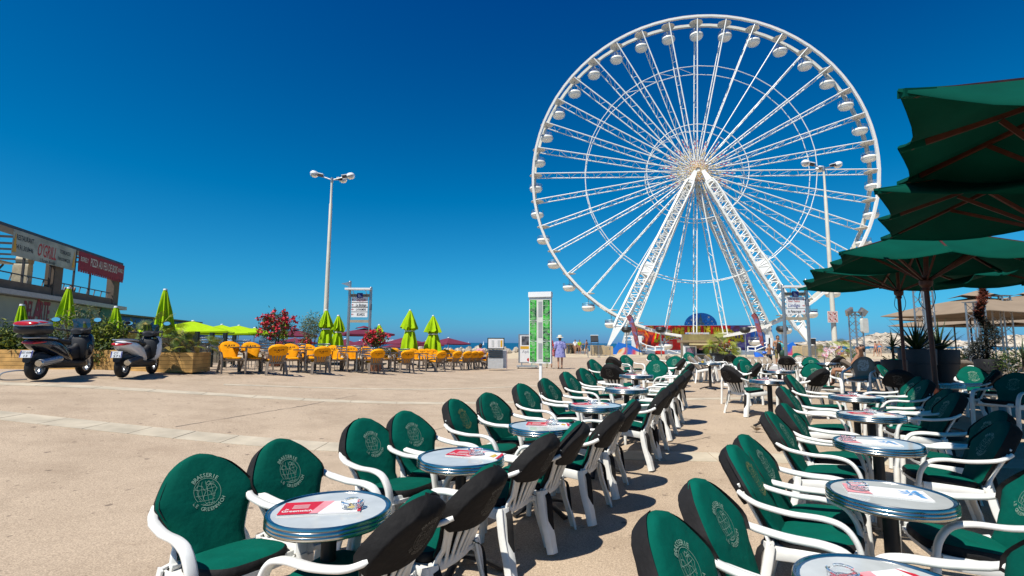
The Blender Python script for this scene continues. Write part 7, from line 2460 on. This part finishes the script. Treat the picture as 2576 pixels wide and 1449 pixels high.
def person(label, loc, rz, h=1.7, pose=None, skin=None, hair=None, hair_len=.0, group=None, face=True, wide=1.0):
    skin = skin or m_skin
    J, k = body_pose(h, pose)
    t = thing('person', label, 'person', loc, rz, group)
    # body with five fingers rooted in each palm
    keys = list(BR)
    V = [J[a] for a in keys]; idx = {a: i for i, a in enumerate(keys)}
    E = [(idx[a], idx[b]) for a, b in BE]
    Rr = [(tuple(q * k * wide for q in r) if isinstance(r, tuple) else (r * k * wide, r * k * wide)) for r in (BR[a] for a in keys)]
    for s_, w_, hd_ in ((-1, 'wrl', 'hal'), (1, 'wrr', 'har')):
        d = (J[hd_] - J[w_]).normalized()
        sd = d.cross(Vector((s_, .3, 0))).normalized() if abs(d.x) < .8 else d.cross(Vector((0, 1, 0))).normalized()
        for q, (off, ln) in enumerate(((-.022, .060), (-.008, .075), (.007, .072), (.022, .055), (-.036, .042))):
            b0 = J[hd_] + sd * off * k
            a0 = b0 + d * (ln * .5 * k) + (sd * -.02 * k if q == 4 else Vector((0, 0, 0)))
            a1 = b0 + d * (ln * k) + Vector((0, .012, 0)) * k + (sd * -.02 * k if q == 4 else Vector((0, 0, 0)))
            i0 = len(V); V += [a0, a1]; E += [(idx[hd_], i0), (i0, i0 + 1)]; Rr += [(.0085 * k, .0085 * k), (.007 * k, .007 * k)]
    link('body', skin_mesh('body', V, E, Rr, skin, 0, 1), t)
    H = J['head']; up = (J['crown'] - J['neckt']).normalized()
    fw = Vector((0, 1, 0)); fw = (fw - up * fw.dot(up)).normalized()
    rt = fw.cross(up).normalized()
    HM = Matrix((rt, fw, up)).transposed().to_4x4(); HM = Matrix.Translation(H) @ HM @ Matrix.Scale(k, 4)
    if face:
        mb = MB(); mb.T = HM
        mb.loft([(.075, 0, -.01, .006, .018), (.095, 0, -.015, .012, .014), (.11, 0, -.022, .010, .008)], 8); mb.build('nose', skin, t)
        for sx in (-1, 1):
            mb = MB(); mb.T = HM; mb.ball((sx * .03, .083, .012), .012, 8, 6, 0, (1, .5, .7)); mb.ball((sx * .03, .089, .012), .005, 6, 4, 1); mb.build('eye', [m_eye, m_hair_d], t)
            mb = MB(); mb.T = HM; mb.ball((sx * .078, -.005, -.005), .028, 8, 6, 0, (.35, .7, 1)); mb.build('ear', skin, t)
        mb = MB(); mb.T = HM; mb.ball((0, .086, -.05), .022, 8, 5, 0, (1, .35, .3)); mb.build('mouth', mat('lips', (.32, .10, .08), .5), t)
    if hair:
        mb = MB(); mb.T = HM
        rg = []
        for i in range(9):
            f = i / 8
            z = .118 - .155 * f - hair_len * max(0, f - .5) * 2
            r = .088 * math.sqrt(max(.02, 1 - (1 - min(1, f * 1.5)) ** 2))
            rg.append([Vector((r * cos(a) * .95, r * 1.08 * sin(a) - .016 - (.035 * f if sin(a) > 0 else 0) * (1 + sin(a)), z + (.07 * max(0, sin(a)) * f))) for a in np.linspace(0, 2 * pi, 17)[:-1]])
        mb.rings(rg)
        mb.build('hair', hair, t)
    return t, J, k

# a) walker in a sun hat, seen from behind
def tunic_mat(name, base, blot):
    return art_mat(name, [(.35, blot), (.5, base), (.62, base), (.75, blot)], 9, 1.2)
m_tunic = tunic_mat('lilac_pattern', (.26, .26, .50), (.06, .07, .26))
p = G(1409, 928)
t, J, k = person('person in a white sun hat and lilac patterned tunic walking away', p, -.08, 1.62,
                 dict(anl=(-.08, -.06, .09), tol=(-.09, .10, .03), knl=(-.09, .0, .48), anr=(.09, .04, .09), tor=(.10, .2, .03), knr=(.10, .05, .48), ell=(-.25, -.06, 1.14), wrl=(-.27, .06, .95), elr=(.26, -.05, 1.13), wrr=(.25, .08, .98)), hair=m_hair_b, hair_len=.05)
mb = MB(); mb.loft([], 3) if False else None
rg = []
for z, a, b in ((1.44, .10, .08), (1.40, .20, .11), (1.28, .215, .14), (1.08, .215, .15), (.92, .25, .18), (.72, .28, .20), (.60, .30, .21), (.605, .28, .19)):
    rg.append([Vector((a * cos(q) * (1 + .05 * sin(7 * q) * (1.44 - z)), b * sin(q) * (1 + .06 * cos(6 * q) * (1.44 - z)), z)) * k for q in np.linspace(0, 2 * pi, 29)[:-1]])
mb = MB(); mb.rings(rg[::-1]); mb.build('tunic', m_tunic, t, smooth=60)
for s_ in ('l', 'r'):
    a, b, c = J['sh' + s_], J['el' + s_], J['wr' + s_]
    mb = MB(); mb.tube([a, a.lerp(b, .5), b, b.lerp(c, .25)], [.085 * k, .09 * k, .085 * k, .095 * k], 12); mb.build('sleeve', m_tunic, t)
H = J['head']
mb = MB(); mb.lathe([(.185, .055), (.19, .06), (.12, .085), (.105, .10), (.10, .16), (.07, .19), (0, .195)], 28, M=Matrix.Translation(H + Vector((0, -.01, -.03)))); mb.build('hat', m_straw, t)
mb = MB(); mb.lathe([(.107, .088), (.11, .09), (.108, .115), (.104, .117)], 28, M=Matrix.Translation(H + Vector((0, -.01, -.03))), cap=False); mb.build('hat_band', mat('hat_ribbon', (.5, .46, .38), .6), t)
for s_ in ('l', 'r'):
    q = J['an' + s_]
    mb = MB(); mb.box(q.x - .05, q.x + .045, q.y - .07, q.y + .2, 0, .018); mb.build('sandal', m_bark, t, smooth=0)
bg_ = thing('shoulder_bag', 'red patterned beach bag hanging from the arm of the walker in the sun hat', 'bag', p + Vector((-.33, .0, .62)))
mb = MB(); mb.loft([(-.10, 0, .17, .02, .15), (-.05, 0, .16, .07, .17), (.05, 0, .16, .07, .17), (.10, 0, .17, .02, .15)], 12); mb.build('bag', art_mat('bag_art', [(.4, (.45, .03, .04)), (.55, (.5, .25, .2)), (.7, (.3, .05, .2))], 8), bg_)
mb = MB(); mb.tube(crom([(0, -.07, .3), (.02, -.03, .55), (.05, .03, .55), (0, .07, .3)], 4), .01, 6); mb.build('strap', m_redp, bg_)
# b) companion mostly hidden behind the menu column
p = G(1381, 927)
t, J, k = person('person in red walking away, mostly hidden behind the green menu column', p, .05, 1.66, dict(anr=(.12, -.16, .16), tor=(.13, -.05, .05), knr=(.11, .04, .50)), hair=m_hair_d, hair_len=.05, skin=m_tan)
link('shirt', skin_sub('shirt', J, k, ['pelvis', 'waist', 'chest', 'neckb', 'shl', 'ell', 'shr', 'elr'], m_redp, 1.14), t)
link('shorts', skin_sub('shorts', J, k, ['pelvis', 'hil', 'knl', 'hir', 'knr'], m_navy, 1.12, dict(knl=.08, knr=.08)), t)

# c) adult carrying bags and towels, d) child beside
p = G(1960, 927)
t, J, k = person('tanned person with dark hair carrying a black bag and towels towards the camera', p, pi - .25, 1.74,
                 dict(elr=(.24, .05, 1.14), wrr=(.05, .22, 1.20), har=(-.01, .25, 1.22), ell=(-.23, .06, 1.13), wrl=(-.06, .24, 1.13), hal=(.0, .26, 1.12), anl=(-.10, .10, .10), tol=(-.11, .26, .03), knl=(-.1, .12, .5)), skin=m_tan, hair=m_hair_d, hair_len=.04)
link('shorts', skin_sub('shorts', J, k, ['pelvis', 'hil', 'knl', 'hir', 'knr'], mat('khaki_shorts', (.20, .17, .07), .7), 1.10, dict(knl=.075, knr=.075)), t)
c1 = thing('towel', 'turquoise towel held against the chest of the person carrying bags', 'towel', p)
def drape(pts_l, pts_r, m, parent, name='cloth'):
    mb = MB(); n = len(pts_l)
    mb.add([Vector(q) for q in pts_l + pts_r] + [Vector(q) + Vector((0, .02, 0)) for q in pts_l + pts_r], [(i, i + 1, n + i + 1, n + i) for i in range(n - 1)] + [(2 * n + i + 1, 2 * n + i, 3 * n + i, 3 * n + i + 1) for i in range(n - 1)] + [(0, n, 3 * n, 2 * n), (n - 1, 2 * n + n - 1, 4 * n - 1, 2 * n - 1)])
    return mb.build(name, m, parent, smooth=60)
drape([(-.14, -.22, 1.36), (-.05, -.34, 1.28), (.0, -.30, 1.12)], [(.02, -.22, 1.38), (.14, -.33, 1.26), (.17, -.30, 1.10)], mat('turquoise_towel', (.12, .48, .50), .9, bump=.4, bscale=30), c1)
c2 = thing('towel', 'yellow and green patterned towel hanging from the arm of the person carrying bags', 'towel', p)
drape([(.10, -.32, 1.12), (.13, -.34, .85), (.10, -.30, .60), (.12, -.28, .42)], [(.30, -.22, 1.10), (.36, -.26, .85), (.34, -.24, .62), (.30, -.24, .50)], art_mat('yellow_towel_art', [(.35, (.65, .50, .03)), (.5, (.30, .45, .05)), (.65, (.70, .45, .08))], 3), c2)
c3 = thing('beach_bag', 'large black bag held by the person carrying bags', 'bag', p + Vector((-.12, -.32, .80)))
mb = MB(); mb.loft([(-.08, 0, .32, .05, .18), (-.04, 0, .28, .11, .27), (.04, 0, .28, .11, .27), (.08, 0, .32, .05, .18)], 14); mb.build('bag', m_black, c3)
mb = MB(); mb.tube(crom([(-.08, 0, .55), (-.02, .05, .70), (.08, .05, .72), (.10, 0, .55)], 4), .012, 6); mb.build('handle', m_black, c3)
c4 = thing('mesh_bag', 'dark green mesh bag hanging in front of the person carrying bags', 'bag', p + Vector((.02, -.38, .62)))
mb = MB(); mb.ball((0, 0, .18), .15, 12, 8, 0, (1, .7, 1.25)); mb.build('bag', mat('dark_green_mesh', (.02, .06, .04), .6, var=.4, scale=30), c4)
mb = MB(); mb.tube([(0, 0, .36), (.02, .05, .52)], .01, 6); mb.build('handle', m_black, c4)
p = G(1937, 926)
t, J, k = person('bare chested child in dark patterned swim trunks beside the person carrying bags', p, pi + .2, 1.30,
                 dict(ell=(-.24, .10, 1.20), wrl=(-.10, .2, 1.36), hal=(-.06, .2, 1.40), elr=(.32, .05, 1.18), wrr=(.42, .12, .98), har=(.44, .14, .92)), skin=m_tan, hair=m_hair_d, hair_len=.02)
link('trunks', skin_sub('trunks', J, k, ['pelvis', 'hil', 'knl', 'hir', 'knr'], art_mat('trunks_art', [(.5, (.008, .015, .035)), (.62, (.02, .06, .10)), (.72, (.30, .40, .45))], 14), 1.14, dict(knl=.095, knr=.095)), t)
c5 = thing('inflatable', 'crumpled blue inflatable trailing from the hand of the child', 'inflatable', p + Vector((-.48, -.12, .22)))
mb = MB(); rg = []
for i in range(9):
    f = i / 8
    r = .22 * sin(pi * min(1, .12 + f * .9)) + .02
    rg.append([Vector((-.28 + .62 * f * .6 + r * cos(a) * (1 + .25 * sin(3 * a + i)), r * .55 * sin(a) * (1 + .2 * cos(4 * a)), .62 - .72 * f * (1 - .15 * cos(a)))) for a in np.linspace(0, 2 * pi, 13)[:-1]])
mb.rings(rg); mb.build('body', mat('blue_vinyl', (.03, .15, .62), .18, var=.2, scale=6, coat=.5), c5, smooth=50)
mb = MB(); mb.ball((.16, -.02, .60), .11, 10, 7, 0, (1.2, .8, .7)); mb.build('ring_end', MATS['blue_vinyl'], c5)

# e) sunbather leaning back with the arms behind the head
def sit_pose(lean=.25):
    return dict(pelvis=(0, 0, .48), waist=(0, -.05, .62), chest=(0, -.09 - lean * .3, .82), neckb=(0, -.13 - lean * .45, .97), neckt=(0, -.12 - lean * .5, 1.04), head=(0, -.10 - lean * .55, 1.13), crown=(0, -.11 - lean * .6, 1.20),
                shl=(-.175, -.13 - lean * .4, .93), shr=(.175, -.13 - lean * .4, .93), hil=(-.10, .05, .47), hir=(.10, .05, .47), knl=(-.12, .45, .50), knr=(.12, .45, .50), anl=(-.12, .48, .10), anr=(.12, .48, .10), tol=(-.12, .62, .03), tor=(.12, .62, .03))
q = at(2138, 872, 15.2); b_ = on(q.x, 15.2)
P_ = sit_pose(.3); P_.update(ell=(-.42, -.2, 1.14), wrl=(-.16, -.32, 1.16), hal=(-.10, -.33, 1.16), elr=(.42, -.2, 1.14), wrr=(.16, -.32, 1.16), har=(.10, -.33, 1.16))
s_ = max(.5, min(1.15, (q.z - b_.z) / 1.13))
t, J, k = person('seated person in sunglasses with arms raised behind the head, facing left', b_ + Vector((0, 0, .02)), 1.1, 1.72, P_, skin=m_tan, hair=m_hair_d, hair_len=.06)
link('swimwear', skin_sub('swimwear', J, k, ['pelvis', 'waist', 'chest'], m_taupe, 1.08), t)
mb = MB(); H = J['head']; mb.box(H.x - .075, H.x + .075, H.y + .085, H.y + .105, H.z - .005, H.z + .035); mb.box(H.x - .08, H.x - .07, H.y - .02, H.y + .10, H.z + .015, H.z + .03); mb.build('sunglasses', m_dark, t, smooth=0)
ch_ = first_or_dup(taupe_proto, 'taupe chair on which the person in sunglasses sits', b_, 1.1, group='taupe cushioned cafe chairs')
# seated guest at the right end of the orange terrace
q = at(1209, 884, 25.5); b_ = on(q.x, 25.5)
P_ = sit_pose(-.2); P_.update(ell=(-.24, .05, .72), wrl=(-.1, .26, .72), hal=(-.05, .32, .73), elr=(.24, .05, .72), wrr=(.1, .26, .72), har=(.05, .32, .73))
t, J, k = person('seated guest with dark hair and a pink top at the end of the orange row', b_, -.6, 1.68, P_, skin=m_skin, hair=m_hair_d, hair_len=.05)
link('top', skin_sub('top', J, k, ['pelvis', 'waist', 'chest', 'neckb', 'shl', 'ell', 'shr', 'elr'], mat('pink_cloth', (.62, .32, .38), .8), 1.14), t)
link('trousers', skin_sub('trousers', J, k, ['pelvis', 'hil', 'knl', 'anl', 'hir', 'knr', 'anr'], m_navy, 1.1), t)
o_ = ochair((1209, 884), 922, (sin(.6), cos(.6)), 'orange chair on which the guest in the pink top sits')
o_.location = b_
# terrace guest, beach hut and beach people
loc = bld.matrix_world @ Vector((fz(222, 738)[0], .9, z_sill - .75))
t, J, k = person('dark silhouette of a guest sitting behind the terrace rail of the restaurant', loc, bld.rotation_euler[2] + pi / 2, 1.72, sit_pose(0), skin=m_tan, hair=m_hair_d, hair_len=.06)
link('shirt', skin_sub('shirt', J, k, ['pelvis', 'waist', 'chest', 'neckb', 'shl', 'ell', 'shr', 'elr'], m_dark, 1.14), t)
for u, v, Y, rz, m1, sk_, lb in [(1447, 892, 58, 2.9, m_white, m_tan, 'person in a white shirt standing at the beach hut'), (1476, 894, 57, .9, m_navy, m_tan, 'sunburnt person in dark swimwear walking right of the beach hut'),
                              (2203, 889, 55, .4, m_pink, m_skin, 'tiny bather in pink walking on the sand below the island, left of two'), (2213, 889, 55, 2.5, m_bluep, m_skin, 'tiny bather in blue walking on the sand below the island, right of two'),
                              (1458, 889, 60.5, 3.1, m_lime, m_tan, 'attendant in a lime shirt inside the beach hut'), (2118, 892, 40, 2.0, m_bluep, m_tan, 'small child in pale clothes on the sand left of the truss tower')]:
    q = at(u, 880, Y); b_ = on(q.x, Y)
    hh = 1.15 if 'child' in lb else 1.68
    t, J, k = person(lb, b_, rz, hh, dict(anl=(-.09, .16, .10), tol=(-.1, .3, .03), knl=(-.1, .15, .5), anr=(.09, -.12, .12), tor=(.1, .0, .03)), skin=sk_, hair=m_hair_d, hair_len=.04, face=False)
    link('swimwear' if 'bather' in lb or 'swimwear' in lb else 'shirt', skin_sub('shirt', J, k, ['pelvis', 'waist', 'chest'] if 'swim' in lb or 'bather' in lb else ['pelvis', 'waist', 'chest', 'neckb', 'shl', 'ell', 'shr', 'elr'], m1, 1.12), t)
# pink and white towel thrown over a far chair back
q = at(2088, 876, 22); b_ = on(q.x, 22)
tw = thing('beach_towel', 'pink and white striped towel hung on the sand right of the lamp post', 'towel', b_)
hz_ = q.z - b_.z + .1
drape([(-.5, -.2, hz_ - .45), (-.35, -.05, hz_ - .1), (.2, 0, hz_), (.28, .05, hz_ - .5)], [(-.35, -.25, hz_ - .55), (-.1, -.1, hz_ - .35), (.45, 0, hz_ - .02), (.5, .06, hz_ - .55)], art_mat('pink_towel_art', [(.4, (.70, .20, .30)), (.5, (.72, .66, .66)), (.65, (.65, .28, .36))], 3), tw)
mb = MB(); mb.cyl((.32, .06, 0), (.32, .06, hz_), .02, n=6); mb.cyl((-.3, -.04, 0), (-.3, -.04, hz_ - .2), .02, n=6); mb.build('rack', m_galv, tw)
